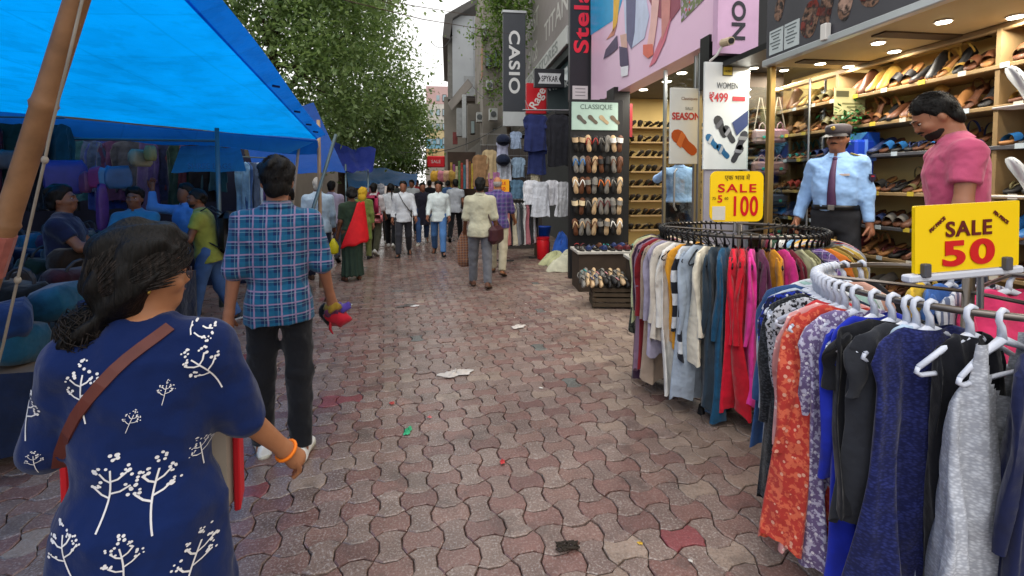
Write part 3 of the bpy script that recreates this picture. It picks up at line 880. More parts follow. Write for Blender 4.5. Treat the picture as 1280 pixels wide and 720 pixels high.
# lettering column beside the billboard
st = root('vertical_sign', 'black vertical sign with red letters beside the billboard', 'sign', (tuple(at(725, 126, 15.85))))
m = MB(); m.box((0, .08, 2.2), (.44, .14, 4.4)); m.build('panel', M('26242a', .4, .08), st)
text('Stelatoes', .40, M(S(224, 40, 62), .4, 0), st, (0.02, 0, 2.25), (R(90), R(-90), 0), off=.010, fit=(2.5, .33), space=1.1)
m = MB(); m.box((0, -.006, .15), (.33, .012, .32)); n_ = m.build('notice', M('c9c3c4', .5, .04), st)
for k in range(3):
    m = MB(); m.box((0, -.014, .25 - .07 * k), (.22, .003, .015)); m.build('print_line', M('777777', .5, 0), n_)
# ------------------------------------------------------------------ slipper stand
SY = gd(746, 12.45).y
sx0, sx1 = gd(712, 12.45).x, gd(781, 12.45).x
ss = root('slipper_stand', 'black pegboard stand with a sandal poster on top, facing the street', 'stand', ((sx0 + sx1) / 2, SY, 0))
sw = sx1 - sx0
m = MB(); m.box((0, .1, 1.5), (sw, .12, 3.0), 0, .006); m.build('panel', M('17171a', .55, .1), ss)
m = MB(); m.box((-.04, .03, 2.72), (sw - .12, .03, .46), 0, .004); pn = m.build('header_panel', M('a9c4b8', .45, .06), ss)
text('CLASSIQUE', .11, M('4c6058', .5, 0), ss, (-.02, .012, 2.87), T9)
for k in range(4):
    printed = MB(); a = .9
    pts = [(-.27 + .19 * k + p[0] * math.cos(a) - p[1] * math.sin(a), 2.66 + p[0] * math.sin(a) + p[1] * math.cos(a)) for p in sole_outline(.2, .08)]
    printed.prism(pts, 'y', .008, .012); printed.build('printed_sandal', M(('55504a', '5c5246', 'b09a78', '6a5c48')[k], .5), ss)
cols = [['beige', 'red', 'grey', 'white'], ['blue', 'brown', 'black', 'brown'], ['white', 'grey', 'orange', 'grey'], ['cream', 'grey', 'maroon', 'grey'], ['beige', 'brown', 'grey', 'white']]
for ri in range(5):
    for ci in range(4):
        x = -sw / 2 + .12 + ci * (sw - .14) / 3.6; z = 2.26 - ri * .345
        c = cols[ri][ci]
        pr = root('slipper_pair', '%s slipper pair on the pegboard, row %s from the top, %s column' % (c, ('one', 'two', 'three', 'four', 'five')[ri], ('left', 'second', 'third', 'right')[ci]), 'slippers', (ss.location.x + x, SY - .02, z), 0, 'slipper pairs on the pegboard')
        for s in (-1, 1):
            shoe('flip' if (ri + ci) % 3 else 'band', M(SHC[c], .5, .2), M(SHC[rnd.choice(('grey', 'black', 'brown', 'beige', 'grey'))], .6, .15), 'slipper', None, None, None, TRS((s * .054, -.03, 0), R(82), R(s * 6), 0, 1.14), pr)
        m = MB(); m.tube([(0, .04, .1), (0, -.05, .11)], .005, 6); m.build('hook', chrome, pr)
# ------------------------------------------------------------------ building over the clothes shops, with the wordmark signs
bc = root('dark_shop_building', 'dark shop building carrying the tall brand signs on the right', 'building', (0, 0, 0))
m = MB(); m.box((5.6, 14.5, 4.9), (5.0, 8.6, 9.8)); m.build('wall', M('4f5354', .6, .12, 1.0), bc)
m = MB(); m.box((4.4, 9.72, 4.6), (2.4, .8, 9.2)); m.build('wall', M('3c4646', .5, .12, 1), bc)
m = MB(); m.box((2.96, 9.1, 1.6), (.2, .5, 3.2), 0, .01); m.build('pillar', black, bc)
m = MB(); m.box((2.8, 13.2, 3.15), (1.0, 6.0, .1)); m.build('canopy', M('2c2c2c', .7), bc)
for k, (yy) in enumerate((11.1, 12.5, 13.9, 15.3, 16.7)):
    m = MB(); m.box((3.07, yy, 4.25), (.06, 1.15, 1.7), 0, .01); f = m.build('window', M('3a4a4e', .25, .08), bc)
    m = MB(); m.box((3.035, yy, 4.25), (.02, 1.0, 1.5)); m.build('pane', M('5f767a', .12, .05, 1, 0, 80, 0, .6), f)
ti, tw, th = facade_board('facade_sign', 'grey watch-shop sign board slanting high above the hanging navy shirts', 'sign', 656, 712, 5.38, 9.6, 2.92, M('8d8584', .5, .07))
TS = M('c9c6c2', .5, .04)
text('TITAN', 1.45, TS, ti, (1.75, -.006, .72), T9, off=.01, fit=(2.9, .55))
text('FAST', .9, TS, ti, (-1.6, -.006, 1.65), T9, off=.01, fit=(1.9, .6))
text('SWISS', .75, TS, ti, (-1.7, -.006, .6), T9, off=.01, fit=(1.7, .6))
m = MB(); m.box((0, .0, -.24), (tw, .2, .44), 0, .01); ed = m.build('lower_band', M('c9cbc9', .5, .05), ti)
text('EDGE STORES', .55, M('8f9492', .5, 0), ti, (.2, -.106, -.24), T9, off=.006, fit=(4.6, .28))
m = MB(); m.box((2.98, 12.9, 4.95), (.16, 5.8, .5)); m.build('beam', M('2e3434', .6), bc)
# perpendicular signs
def psign(name, label, px0, px1, py0, py1, d, mat):
    return board(name, label, 'sign', px0, px1, py0, py1, d, mat, .16)
cs, cw, chh = psign('tower_sign', 'tall dark blue-grey projecting sign with vertical letters CASIO', 629, 657, 16, 139, 22, M('3a3d44', .45, .06))
text('CASIO', .60, M('d4d4d4', .4, 0), cs, (0, -.006, chh * .5), (R(90), R(90), 0), off=.016, fit=(chh * .64, cw * .5), space=1.12)
m = MB(); m.box((0, .08, chh + .03), (cw + .06, .2, .08), 0, .01); m.build('cap', chrome, cs)
m = MB(); m.box((0, .07, -.22), (cw, .12, .42)); m.build('lower_panel', M('b9bdbe', .5, .05), cs)
s2, w2, h2 = psign('small_brand_sign', 'small black sign with a white word badge under the watch sign', 668, 706, 86, 109, 18, M('24252a', .45, .06))
m = MB(); m.prism([(-.28, .08), (.28, .08), (.22, .2), (.28, .33), (-.28, .33), (-.22, .2)], 'y', -.006, -.003); m.build('badge', M('c9c9cc', .5), s2)
text('SPYKAR', .15, M('222226', .5, 0), s2, (0, -.009, .2), T9, off=.003, fit=(.4, .14))
s3, w3, h3 = psign('red_sign', 'red sign with white script lettering left of the navy shirts', 658, 686, 104, 142, 19, M(S(196, 26, 38), .45, .06))
text('Rage', .3, M('e0d8d4', .5, 0), s3, (0, -.006, h3 * .5), (R(90), R(-62), 0), off=.006)
s4, w4, h4 = psign('slate_sign', 'slate grey sign with white block letters above the dark shirt', 684, 713, 100, 142, 18.6, M('3d484a', .45, .06))
text('WALK', .2, M('c9cccc', .5, 0), s4, (-.02, -.006, h4 * .82), (R(90), R(-14), 0), off=.01)
# ================================================================== GARMENTS, HANGERS AND RACKS
def garment_mesh(length=.8, w=.20, sleeve=.55, flare=1.05, seed=0, amp=1.0, tank=False, fine=1):
    q = random.Random(seed); m = MB()
    n = 30 * fine; rows = 22 * fine
    ph = [q.uniform(0, 6.3) for _ in range(6)]; nf = q.uniform(2.2, 3.6); sw = q.uniform(-.03, .03); sk = q.uniform(-.04, .04)
    def rip(x, t):
        a = amp * (.005 + .028 * t ** .8)
        return a * (math.sin(nf * PI * x / w + ph[0] + 1.6 * t) + .5 * math.sin(2.3 * nf * PI * x / w + ph[1] - 2 * t)) + sw * t * t + .006 * amp * math.sin(9 * t + ph[2])
    def wid(t):
        if tank: return w * np.interp(t, [0, .04, .14, .24, .4, .7, 1], [.62, .64, .66, .86, .92, 1.0 * flare, 1.12 * flare])
        return w * np.interp(t, [0, .015, .06, .12, .2, .5, 1], [.42, .62, .98, 1.08, 1.0, .95 + .3 * (flare - 1), flare])
    z0 = -.068
    rings = []
    for j in range(rows + 1):
        t = (j / rows) ** 1.25
        wj = wid(t); th = .017 + .016 * min(1, t * 3) + .012 * t
        zz = z0 - t * length
        ring = []
        for k in range(n):
            a = 2 * PI * k / n
            c, s = math.cos(a), math.sin(a)
            x = wj * math.copysign(abs(c) ** .8, c)
            hem = .018 * math.sin(3 * a + ph[3]) * (t ** 6)
            sag = -.035 * (1 - min(1, abs(x) / (w * .42))) * (1 if not tank else 0) * max(0, 1 - t * 22) * (1 if s < 0 else .3)
            ring.append((x + sk * t * length, th * s + rip(x, t), zz + hem + sag))
        rings.append(ring)
    if not tank:
        m.loft(rings, cap=False)
    else:
        # scooped neckline: leave the middle of the front and back open above the scoop
        cut = [j for j in range(rows + 1) if (j / rows) ** 1.25 < .27]
        vs = [p for r_ in rings for p in r_]; fs = []
        for j in range(rows):
            t = (j / rows) ** 1.25
            for k in range(n):
                a = 2 * PI * (k + .5) / n; c = abs(math.cos(a)) ** .8
                lim = .74 * (1 - (t / .27) ** 2) ** .5 if t < .27 else -1
                if math.sin(a) > 0: lim = .74 * (1 - (t / .2) ** 2) ** .5 if t < .2 else -1
                if c < lim: continue
                fs.append((j * n + k, j * n + (k + 1) % n, (j + 1) * n + (k + 1) % n, (j + 1) * n + k))
        m.add(vs, fs)
    if sleeve > 0 and not tank:
        for s in (-1, 1):
            spl = q.uniform(-.01, .025); fw = q.uniform(-.03, .03)
            k = 7 * fine; rings = []
            for j in range(k + 1):
                t = j / k
                cx = s * (w * .90 + .012 * math.sin(PI * min(1, t * 1.6)) + spl * t); cy = fw * t + .012 * math.sin(5 * t + ph[4])
                cz = z0 - .055 - t * sleeve
                r1 = (.058 * (1 - .25 * t) + .006 * math.sin(9 * t + ph[5])) * min(1, .35 + t * 5); r2 = (.017 + .006 * math.sin(7 * t + ph[1])) * min(1, .5 + t * 4)
                tilt = .6 * (1 - t) ** 2
                ring = []
                for i in range(12):
                    a = 2 * PI * i / 12
                    ring.append((cx + math.cos(a) * r1 * .8, cy + math.sin(a) * r2 + .004 * math.sin(3 * a + 6 * t), cz + math.cos(a) * r1 * (-s) * tilt))
                rings.append(ring)
            m.loft(rings, cap=False)
            m.add(rings[0], [tuple(range(12))])
    return m.mesh('garment', True)
_gm = {}
def gmesh(kind, seed, fine=1, lf=1.0):
    lf = round(lf * 12) / 12
    key = (kind, seed % 4, fine, lf)
    if key not in _gm:
        p = {'long': dict(length=.72, sleeve=.54, w=.205), 'xlong': dict(length=.98, sleeve=.55, w=.20, flare=1.1), 'short': dict(length=.66, sleeve=.2, w=.21), 'tunic': dict(length=.86, sleeve=.36, w=.2, flare=1.1),
             'tank': dict(length=.80, sleeve=0, w=.235, tank=True, flare=1.1), 'dress': dict(length=1.0, sleeve=.0, w=.225, flare=1.25), 'pants': dict(length=.86, sleeve=0, w=.13, flare=.8)}[kind]
        p['length'] *= lf
        _gm[key] = garment_mesh(seed=hash((len(kind), seed % 4)) % 1000, fine=fine, **p)
        _gm[key].materials.append(M('888888'))
    return _gm[key]
def hanger_mesh(thick):
    m = MB()
    hook = [(.0, 0, -.055), (0, 0, -.03)] + [(.017 * math.sin(a) , 0, -.012 + .017 * -math.cos(a) + .011) for a in (0.3, 1.2, 2.0, 2.9, 3.8)]
    r = .0035 * thick
    hook = [(0, 0, -.075), (.004, 0, -.035), (.019, 0, -.014), (.016, 0, .010), (0, 0, .0185), (-.016, 0, .011), (-.019, 0, -.006)]
    m.tube(hook, [r * 1.5, r * 1.2, r, r, r, r, r * .8], 6)
    m.tube([(-.20, 0, -.165), (-.1, 0, -.11), (0, 0, -.075), (.1, 0, -.11), (.20, 0, -.165)], [r * .8, r * .95, r * 1.5, r * .95, r * .8], 6, flat=1.2)
    m.tube([(-.20, 0, -.165), (-.207, 0, -.18), (-.19, 0, -.19), (0, 0, -.187), (.19, 0, -.19), (.207, 0, -.18), (.20, 0, -.165)], r * .8, 6)
    return m.mesh('hanger', True)
HB = hanger_mesh(1.6); HW = hanger_mesh(2.7)
def rack(name, label, c, zr, rr, mat):
    r = root(name, label, 'clothes rack', (c.x, c.y, 0))
    m = MB(); n = 48
    m.tube([(rr * math.cos(2 * PI * k / n), rr * math.sin(2 * PI * k / n), zr) for k in range(n + 1)], .0125, 8, cap=False); m.build('ring', mat, r, True)
    m = MB(); m.cyl((0, 0, .06), .02, zr - .02, 12); m.build('pole', mat, r, True)
    m = MB(); m.cyl((0, 0, .05), .045, .09, 14); m.build('hub', black, r, True)
    for k in range(3):
        a = 2 * PI * k / 3 + .4
        m = MB(); m.tube([(0, 0, zr - .02), (rr * math.cos(a), rr * math.sin(a), zr - .002)], .008, 6); m.build('spoke', mat, r)
    for k in range(4):
        a = -PI * .80 + k * PI / 2
        m = MB(); e = rr * 1.06
        dx, dy = math.cos(a), math.sin(a)
        m.tube([(0, 0, .13), (dx * .3, dy * .3, .11), (dx * e, dy * e, .055)], [.03, .028, .02], 6, flat=.7); lg = m.build('leg', black, r)
        m = MB(); m.cyl((dx * e, dy * e, 0), .026, .05, 10, .018); m.build('foot', black, lg)
    return r
def hang(kind, seed, mat, label, pos, ang, hmat, hme, hlabel, hgroup, ggroup, tilt=0.0, fine=1, zs=1.0, cat='garment', name=None):
    """garment and its hanger: ang is the direction of the garment's outer shoulder"""
    nm = name or {'long': 'long_sleeved_shirt', 'xlong': 'long_coat', 'short': 'short_sleeved_shirt', 'tunic': 'tunic', 'tank': 'sleeveless_vest', 'dress': 'dress', 'pants': 'trousers'}[kind]
    g = link(nm, gmesh(kind, seed, fine, zs), None, mat, pos, (0, tilt, ang))
    tag(g, label, cat, ggroup)
    h = link('hanger', hme, None, hmat, pos, (0, tilt, ang))
    tag(h, hlabel, 'hanger', hgroup)
    return g
# ---- round rack in the middle
RC = gd(926, 5.78); RZ, RR = 1.255, .585
rack('round_clothes_rack', 'round chrome clothes rack with a yellow SALE 100 sign', RC, RZ, RR, M('55504c', .35, .05, 5, 0, 80, .8))
tocam = math.atan2(-RC.y, -RC.x)
C1 = [('back', 1)]
GL = [  # from the left side round the front to the right side and on round the back
 ('dark camouflage', PAT('camo', '2a2c28', '4c5046', '16181a'), 'long'), ('rose brown', 'a08080', 'xlong'), ('pale lime', 'b8bc90', 'long'), ('sand', 'b89c84', 'long'), ('aubergine', '3a2438', 'xlong'),
 ('dark red', '7c2028', 'xlong'), ('taupe', '9a8878', 'xlong'), ('lilac grey', '9690a4', 'long'), ('off-white', 'd4d2cc', 'xlong'), ('mustard', 'd0922c', 'long'), ('black and white', PAT('stripe', '20222a', 'c8ccd0', None, 3.2), 'long'),
 ('silver blue', '98a4b2', 'xlong'), ('dark slate', '2c3a46', 'xlong'), ('petrol blue', '1f5070', 'xlong'), ('bright red', 'd41c34', 'xlong'), ('scarlet', 'c01c2c', 'xlong'), ('hot pink', 'dc3c94', 'xlong'),
 ('plum', '5a2c48', 'long'), ('ochre', 'c48420', 'xlong'), ('sage', '9c9c7c', 'xlong'), ('olive grey', '7c7a58', 'xlong'), ('violet checked', PAT('plaid', '4c3468', '7a5c98', 'c0b0c8', .6), 'long'), ('mocha', '6c5444', 'xlong'),
 ('orange', 'c8702c', 'long'), ('khaki', '94803e', 'xlong'), ('yellow ochre', 'b49a44', 'long'), ('light grey', 'b0b4ba', 'long'), ('grey', '8a8c92', 'long'), ('crimson', 'a01c2c', 'long'), ('steel blue', '38648c', 'long'), ('peach', 'd0aa98', 'long'),
 ('cream', 'd4c8a4', 'long'), ('golden yellow', 'd4a840', 'long'), ('tan', '98744c', 'long'), ('sky blue', '80a8cc', 'long'), ('navy', '26304c', 'long'), ('white', 'd8d8d6', 'long'), ('pink striped', PAT('stripe', 'd0a0a8', 'd8d4d0', None, .5), 'long'),
 ('dark green', '2c4c3c', 'long'), ('stone', 'a89c8c', 'long'), ('wine', '6c2438', 'long'), ('brown', '5c4434', 'long'), ('charcoal', '34343a', 'long'), ('rust', '9c4c28', 'long')]
GL[12:12] = [('ivory', 'd8d0bc', 'long')]; GL[20:20] = [('magenta', 'b82c74', 'long'), ('burgundy', '64202c', 'xlong')]; GL[28:28] = [('bronze', '7c6430', 'xlong'), ('dove grey', 'a4a6a8', 'xlong')]; GL[5:5] = [('mauve', '84687c', 'xlong')]; GL[9:9] = [('stone white', 'c4bcb0', 'long')]
n1 = len(GL)
step = 360.0 / (n1 + 8)
hang_lab = 'black plastic hanger on the round rack with the SALE 100 sign'
seqn = [g[0] for g in GL]
for i, (nm, c, kd) in enumerate(GL):
    phi = -92 + i * 5.2
    if phi > 160: break
    a = tocam - R(-phi) if False else tocam + R(phi)
    jit = rnd.gauss(0, 3.5)
    pos = (RC.x + RR * math.cos(a), RC.y + RR * math.sin(a), RZ)
    mt = CL(c) if isinstance(c, str) else c
    w_ = {'long': 'long-sleeved top', 'xlong': 'long garment'}[kd]
    if i == 0: nb = 'leftmost, beside the %s one' % seqn[1]
    elif i == n1 - 1: nb = 'beside the %s one' % seqn[-2]
    else: nb = 'between %s and %s' % (seqn[i - 1], seqn[i + 1])
    hang(kd, i * 3 + 1, mt, '%s %s on the round rack, %s' % (nm, w_, nb), pos, a + R(jit), black, HB, hang_lab, 'black hangers on the round rack', 'garments on the round rack', R(rnd.gauss(0, 2.0)), 1, rnd.uniform(1.0, 1.16))
for k in range(22):                                    # bare hangers pushed together at the left and far side
    a = tocam + R(-180 + k * 4.4 + 15) ; pos = (RC.x + RR * math.cos(a), RC.y + RR * math.sin(a), RZ)
    tag(link('hanger', HB, None, black, pos, (0, R(rnd.gauss(0, 3)), a + R(rnd.gauss(0, 6)))), hang_lab, 'hanger', 'black hangers on the round rack')
for k in range(40):
    a = tocam + R(-100 + k * 5.2 + 2.6); pos = (RC.x + RR * math.cos(a), RC.y + RR * math.sin(a), RZ)
    tag(link('hanger', HB, None, black, pos, (0, R(rnd.gauss(0, 3)), a + R(rnd.gauss(0, 6)))), hang_lab, 'hanger', 'black hangers on the round rack')
# sale signs
YEL = M(S(246, 206, 8), .4, .04, 2)
def sale_sign(name, label, px0, px1, py0, py1, d, rz, corner):
    a, b = at(px0, py1, d), at(px1, py1, d); top = at(px0, py0, d)
    w, hgt = (b - a).length, top.z - a.z
    mid = (a + b) / 2
    r = root(name, label, 'sign', (mid.x, mid.y, a.z), rz)
    pts = []
    for sx, sz, a0 in ((1, 0, -90), (1, 1, 0), (-1, 1, 90), (-1, 0, 180)):
        for k in range(5):
            an = R(a0 + 22.5 * k)
            pts.append((sx * (w / 2 - corner) + corner * math.cos(an), (hgt - corner if sz else corner) + corner * math.sin(an)))
    m = MB(); m.prism(pts, 'y', 0, .012); m.build('panel', YEL, r)
    return r, w, hgt
RED = M(S(200, 16, 26), .45, .05); DKR = M(S(92, 14, 24), .45, .05); RT = (R(90), 0, 0)
s1, w1, h1 = sale_sign('sale_sign', 'yellow rounded sign reading SALE 100 on top of the round rack', 886, 955, 214, 277, 5.45, R(-3), .05)
text('SALE', h1 * .255, RED, s1, (0, -.003, h1 * .665), RT, off=.0016, fit=(w1 * .72, h1 * .17), space=1.2)
text('100', h1 * .46, RED, s1, (w1 * .17, -.003, h1 * .31), RT, off=.0035, fit=(w1 * .46, h1 * .40), space=1.1)
text('5', h1 * .2, RED, s1, (-w1 * .32, -.003, h1 * .445), RT, off=.0015, sx=1.1)
text('एक भाव में', h1 * .13, M('6a5208', .6, 0), s1, (0, -.003, h1 * .87), RT)
text('60', h1 * .08, M('7a5c08', .6, 0), s1, (-w1 * .2, -.003, h1 * .46), RT); text('75', h1 * .08, M('7a5c08', .6, 0), s1, (-w1 * .43, -.003, h1 * .46), RT)
m = MB(); m.box((-w1 * .34, -.002, h1 * .17), (w1 * .24, .003, h1 * .27)); m.build('white_patch', M('d0cfc4', .5, .1), s1)
m = MB(); m.tube([(0, .02, -.02), (0, .02, h1 * .4)], .008, 6); m.tube([(0, .02, -.08), (.0, .02, -.02)], .012, 6); m.build('stem', chrome, s1)
s5, w5, h5 = sale_sign('sale_sign', 'large yellow sign reading SALE 50 FIX PRICE over the near rack', 1130, 1290, 254, 337, 2.72, R(3), .006)
s5.rotation_euler = (0, R(-2.2), R(3))
text('SALE', h5 * .30, DKR, s5, (-w5 * .0, -.003, h5 * .63), RT, off=.0018, fit=(w5 * .44, h5 * .235), space=1.12)
text('50', h5 * .46, RED, s5, (-w5 * .0, -.003, h5 * .265), RT, off=.004, fit=(w5 * .50, h5 * .39), space=1.15)
text('FIX PRICE', h5 * .105, DKR, s5, (-w5 * .30, -.003, h5 * .715), (R(90), R(-36), 0), off=.001, fit=(w5 * .17, h5 * .055))
text('FIX PRICE', h5 * .105, DKR, s5, (w5 * .31, -.003, h5 * .76), (R(90), R(34), 0), off=.001, fit=(w5 * .17, h5 * .055))
for sx in (-.42, .36):
    m = MB(); m.box((sx * w5, -.004, .012), (.03, .03, .05), 0, .004); m.build('clip', M('4c4c54', .4), s5)
m = MB(); m.box((.0, .015, -.018), (w5 * 1.1, .04, .028), 0, .006); m.build('holder', M('c4c8d4', .4, .05), s5)
m = MB(); m.tube([(.1, .03, -.01), (.1, .03, -.16)], .011, 8); m.build('stem', chrome, s5)

# ---- near rack with white hangers
NC = gd(1216, 2.94); NZ, NR = 1.205, .51
rack('near_clothes_rack', 'round metal clothes rack with white hangers and a SALE 50 sign, bottom right', NC, NZ, NR, M('6a6460', .35, .05, 5, 0, 80, .85))
WH = M('c9cedb', .35, .05, 4)
tc2 = math.atan2(-NC.y, -NC.x)
NG = [(-130, 'black', '202024', 'long'), (-118, 'peach', 'c89c8c', 'long'), (-107, 'white', 'd0d2d6', 'long'),
 (-97, 'mint', '9ab8b0', 'long'), (-88, 'white', 'd4d6da', 'xlong'), (-80, 'denim blue', '34507c', 'long'), (-73, 'pale blue-grey', 'b0bac6', 'xlong'), (-70, 'navy', '20283e', 'long'), (-67, 'royal blue printed', PAT('floral', '2438a0', '161a3c', 'c8c8d0', .8), 'long'),
 (-63, 'olive camouflage', PAT('camo', '2c2e24', '55543c', '18181a'), 'tunic'), (-59, 'charcoal ruffled', PAT('lace', '1c1e22', '44484e'), 'xlong'), (-55, 'monochrome printed', PAT('floral', '1e1e22', 'b8bac0', None, .6), 'tunic'),
 (-51, 'red', 'b83438', 'pants'), (-46.5, 'pale pink dotted', PAT('dots', 'd89a98', 'e8d0c8', None, 1.0), 'xlong'), (-42, 'coral floral', PAT('floral', 'd8684c', 'b83c34', 'e0a088', 1.0), 'xlong'), (-37, 'lilac printed', PAT('floral', 'c4c0d4', '74648c', 'e4e2e8', .8), 'tunic'),
 (-29, 'royal blue', '1f2ea4', 'xlong'), (-22, 'black', '1a1b20', 'short'), (-17, 'charcoal', '2a2c32', 'short'), (-14, 'pale sky-blue', 'a4b8cc', 'pants'), (-10, 'navy crochet', PAT('lace', '161c48', '2c3470'), 'dress'), (1, 'black', '15161c', 'pants'),
 (9, 'grey lace', PAT('lace', 'a4a8b2', 'd0d4dc'), 'tank'), (19, 'midnight blue', '1c2244', 'xlong'), (29, 'white', 'ccd0d8', 'long'), (42, 'green striped', PAT('stripe', '2c7c54', 'c8ccc8', None, .6), 'long'),
 (56, 'rose', 'c07c84', 'long'), (70, 'black', '1c1c20', 'long'),
 (165, 'bright pink', 'd83c6c', 'short'), (176, 'white striped', PAT('vstripe', 'd0d4dc', '6c7690', None, .6), 'short'), (187, 'blue', '3c64a8', 'short'), (198, 'yellow', 'd4b034', 'short')]
ns = [g[1] for g in NG]
for i, (phi, nm, c, kd) in enumerate(NG):
    a = tc2 + R(phi)
    tw = np.interp(phi, [-110, -80, -62, -48, -30, -8, 7, 40], [-4, 8, 24, 8, 6, 28, 38, 30])
    mt = CL(c) if isinstance(c, str) else c
    pos = (NC.x + NR * math.cos(a), NC.y + NR * math.sin(a), NZ)
    word = {'long': 'long-sleeved top', 'xlong': 'long top', 'short': 'short-sleeved top', 'tunic': 'tunic', 'tank': 'sleeveless scoop-neck top', 'dress': 'dress', 'pants': 'narrow slip'}[kd]
    nb = 'between %s and %s' % (ns[i - 1], ns[i + 1]) if 0 < i < len(NG) - 1 else ('at the far left back' if i == 0 else 'at the far back')
    hang(kd, i * 5 + 2, mt, '%s %s on SALE 50 rack %s' % (nm, word, nb), pos, a - R(tw) + R(rnd.gauss(0, 2)), WH, HW, 'white plastic hanger on the near SALE 50 rack', 'white hangers on the near rack', 'garments on the near rack', R(rnd.gauss(0, 2)), 2, {'xlong': .98, 'dress': .96, 'tunic': 1.1, 'long': 1.15}.get(kd, 1.05) * rnd.uniform(.97, 1.03))
for k in range(12):
    a = tc2 + R(-110 + k * 4.6); pos = (NC.x + NR * math.cos(a), NC.y + NR * math.sin(a), NZ)
    tag(link('hanger', HW, None, WH, pos, (0, R(rnd.gauss(0, 2)), a + R(rnd.gauss(0, 4)))), 'white plastic hanger on the near SALE 50 rack', 'hanger', 'white hangers on the near rack')
# ---- straight rack further back by the couple
fr_ = root('small_clothes_rack', 'low rail of trousers on a rack by the man in the purple shirt', 'clothes rack', tuple(gd(652, 15.4)), R(-6))
m = MB(); m.tube([(-.36, -.2, 1.27), (.36, .2, 1.27)], .014, 8); m.build('rail', chrome, fr_)
for s in (-1, 1):
    m = MB(); m.tube([(s * .36, s * .2, 0), (s * .36, s * .2, 1.27)], .014, 8); lg = m.build('post', chrome, fr_)
    m = MB(); m.tube([(s * .36 - .2, s * .2, .03), (s * .36 + .2, s * .2, .03)], .016, 8); m.build('foot', black, lg)
for k, (nm, c) in enumerate((('salmon', 'c87c78'), ('black', '22222a'), ('cream', 'c8c0a8'), ('grey', '84868c'), ('dark grey', '3c4044'), ('white', 'd0d0d0'), ('rose', 'b07078'), ('charcoal', '303236'), ('light grey', 'b4b4b8'), ('black faded', '2a2a2c'))):
    p = Vector((fr_.location.x - .33 + .073 * k, fr_.location.y - .18 + .04 * k, 1.27))
    hang('pants', k, CL(c), '%s trousers hanging on the low rail, number %s from the left' % (nm, ('one', 'two', 'three', 'four', 'five', 'six', 'seven', 'eight', 'nine', 'ten')[k]), p, R(-80), black, HB, 'thin hanger on the low trouser rail', 'hangers on the low rail', 'trousers on the low rail')
# ---- clothes hung in front of the shop beyond
def hung(nm, kd, c, px, py, d, ang, sc, label, seed=1, fine=1):
    p = at(px, py, d)
    g = link(nm, gmesh(kd, seed, fine), None, CL(c) if isinstance(c, str) else c, p, (0, 0, R(ang)), sc)
    tag(g, label, 'garment', 'clothes hung outside the shops on the right')
    return g
hl = root('hanging_rail', 'steel rail holding the navy and dark shirts outside the shop', 'rail', tuple(at(686, 138, 15.6)))
m = MB(); m.tube([(-.55, 0, 0), (.75, .1, .03)], .014, 8); m.build('bar', chrome, hl)
for x in (-.4, .6):
    m = MB(); m.tube([(x, .05, 0), (x, .6, .3)], .006, 6); m.build('wire', chrome, hl)
hung('long_shirt', 'short', '27305c', 670, 138, 15.5, 6, 1.15, 'navy blue shirt hung high on the rail, left one', 1)
hung('long_shirt', 'tunic', '28325e', 671, 165, 15.6, 4, .95, 'navy blue shirt hung below the left navy shirt', 2)
hung('dark_shirt', 'xlong', '25262c', 698, 138, 15.55, -4, 1.1, 'charcoal long shirt on the rail, beside the navy shirts', 3)
hung('striped_skirt', 'dress', PAT('vstripe', 'cfc6a8', '24242a', None, .6), 669, 208, 15.6, 0, .42, 'cream striped skirt hanging under the navy shirts', 2)
for k, (px, py, c, d) in enumerate(((664, 222, 'd2d4da', 15.4), (676, 224, 'c8ccd4', 15.3), (690, 222, 'cfd0d6', 15.5), (704, 224, 'c6c8ce', 15.4))):
    hung('white_blouse', 'dress' if k % 2 else 'long', c, px, py, d, -14 + 12 * k, .72, 'white top hanging below the navy shirts, number %s from the left' % ('one', 'two', 'three', 'four')[k], k)
# mannequin wall of tops and caps further along
tb = root('tops_display', 'wire grid wall of tee shirts and caps further along the right side', 'display', tuple(gd(634, 17.6)))
m = MB()
for k in range(9): m.tube([(-.62 + .155 * k, 0, .4), (-.62 + .155 * k, 0, 2.75)], .003, 4)
for k in range(10): m.tube([(-.64, 0, .5 + .25 * k), (.64, 0, .5 + .25 * k)], .003, 4)
m.build('grid', chrome, tb)
m = MB(); m.box((.15, .3, 1.25), (1.5, .04, 2.5)); m.build('back_cloth', M('4a4440', .8, .2, 1), tb)
for k, (px, py, c, kd, sc, lab) in enumerate(((630, 200, 'cdd4e0', 'short', .8, 'pale blue printed tee in the middle of the wire grid'), (645, 168, '9fb2cc', 'short', .6, 'light blue shirt at the top right of the wire grid'), (628, 178, 'b4b8d0', 'short', .62, 'lilac tee under the navy cap on the wire grid'),
        (648, 200, '8ea6bc', 'short', .7, 'blue-grey tee right of the pale blue tee on the grid'), (612, 190, 'b09c78', 'tunic', .8, 'mustard-beige top at the left end of the wire grid'), (601, 196, '8c6c4c', 'tunic', .85, 'brown top hanging left of the wire grid'), (646, 228, '5c7c94', 'short', .7, 'blue denim top low on the wire grid'), (618, 218, 'a87098', 'tunic', .7, 'mauve top low at the left of the wire grid'))):
    hung('tee_shirt', kd, PAT('floral', HX(c), tuple(x * .8 for x in HX(c)), None, 3) if k in (0, 1) else c, px, py - 6, 17.3 - .1 * (k % 3), 4, sc, lab, k)
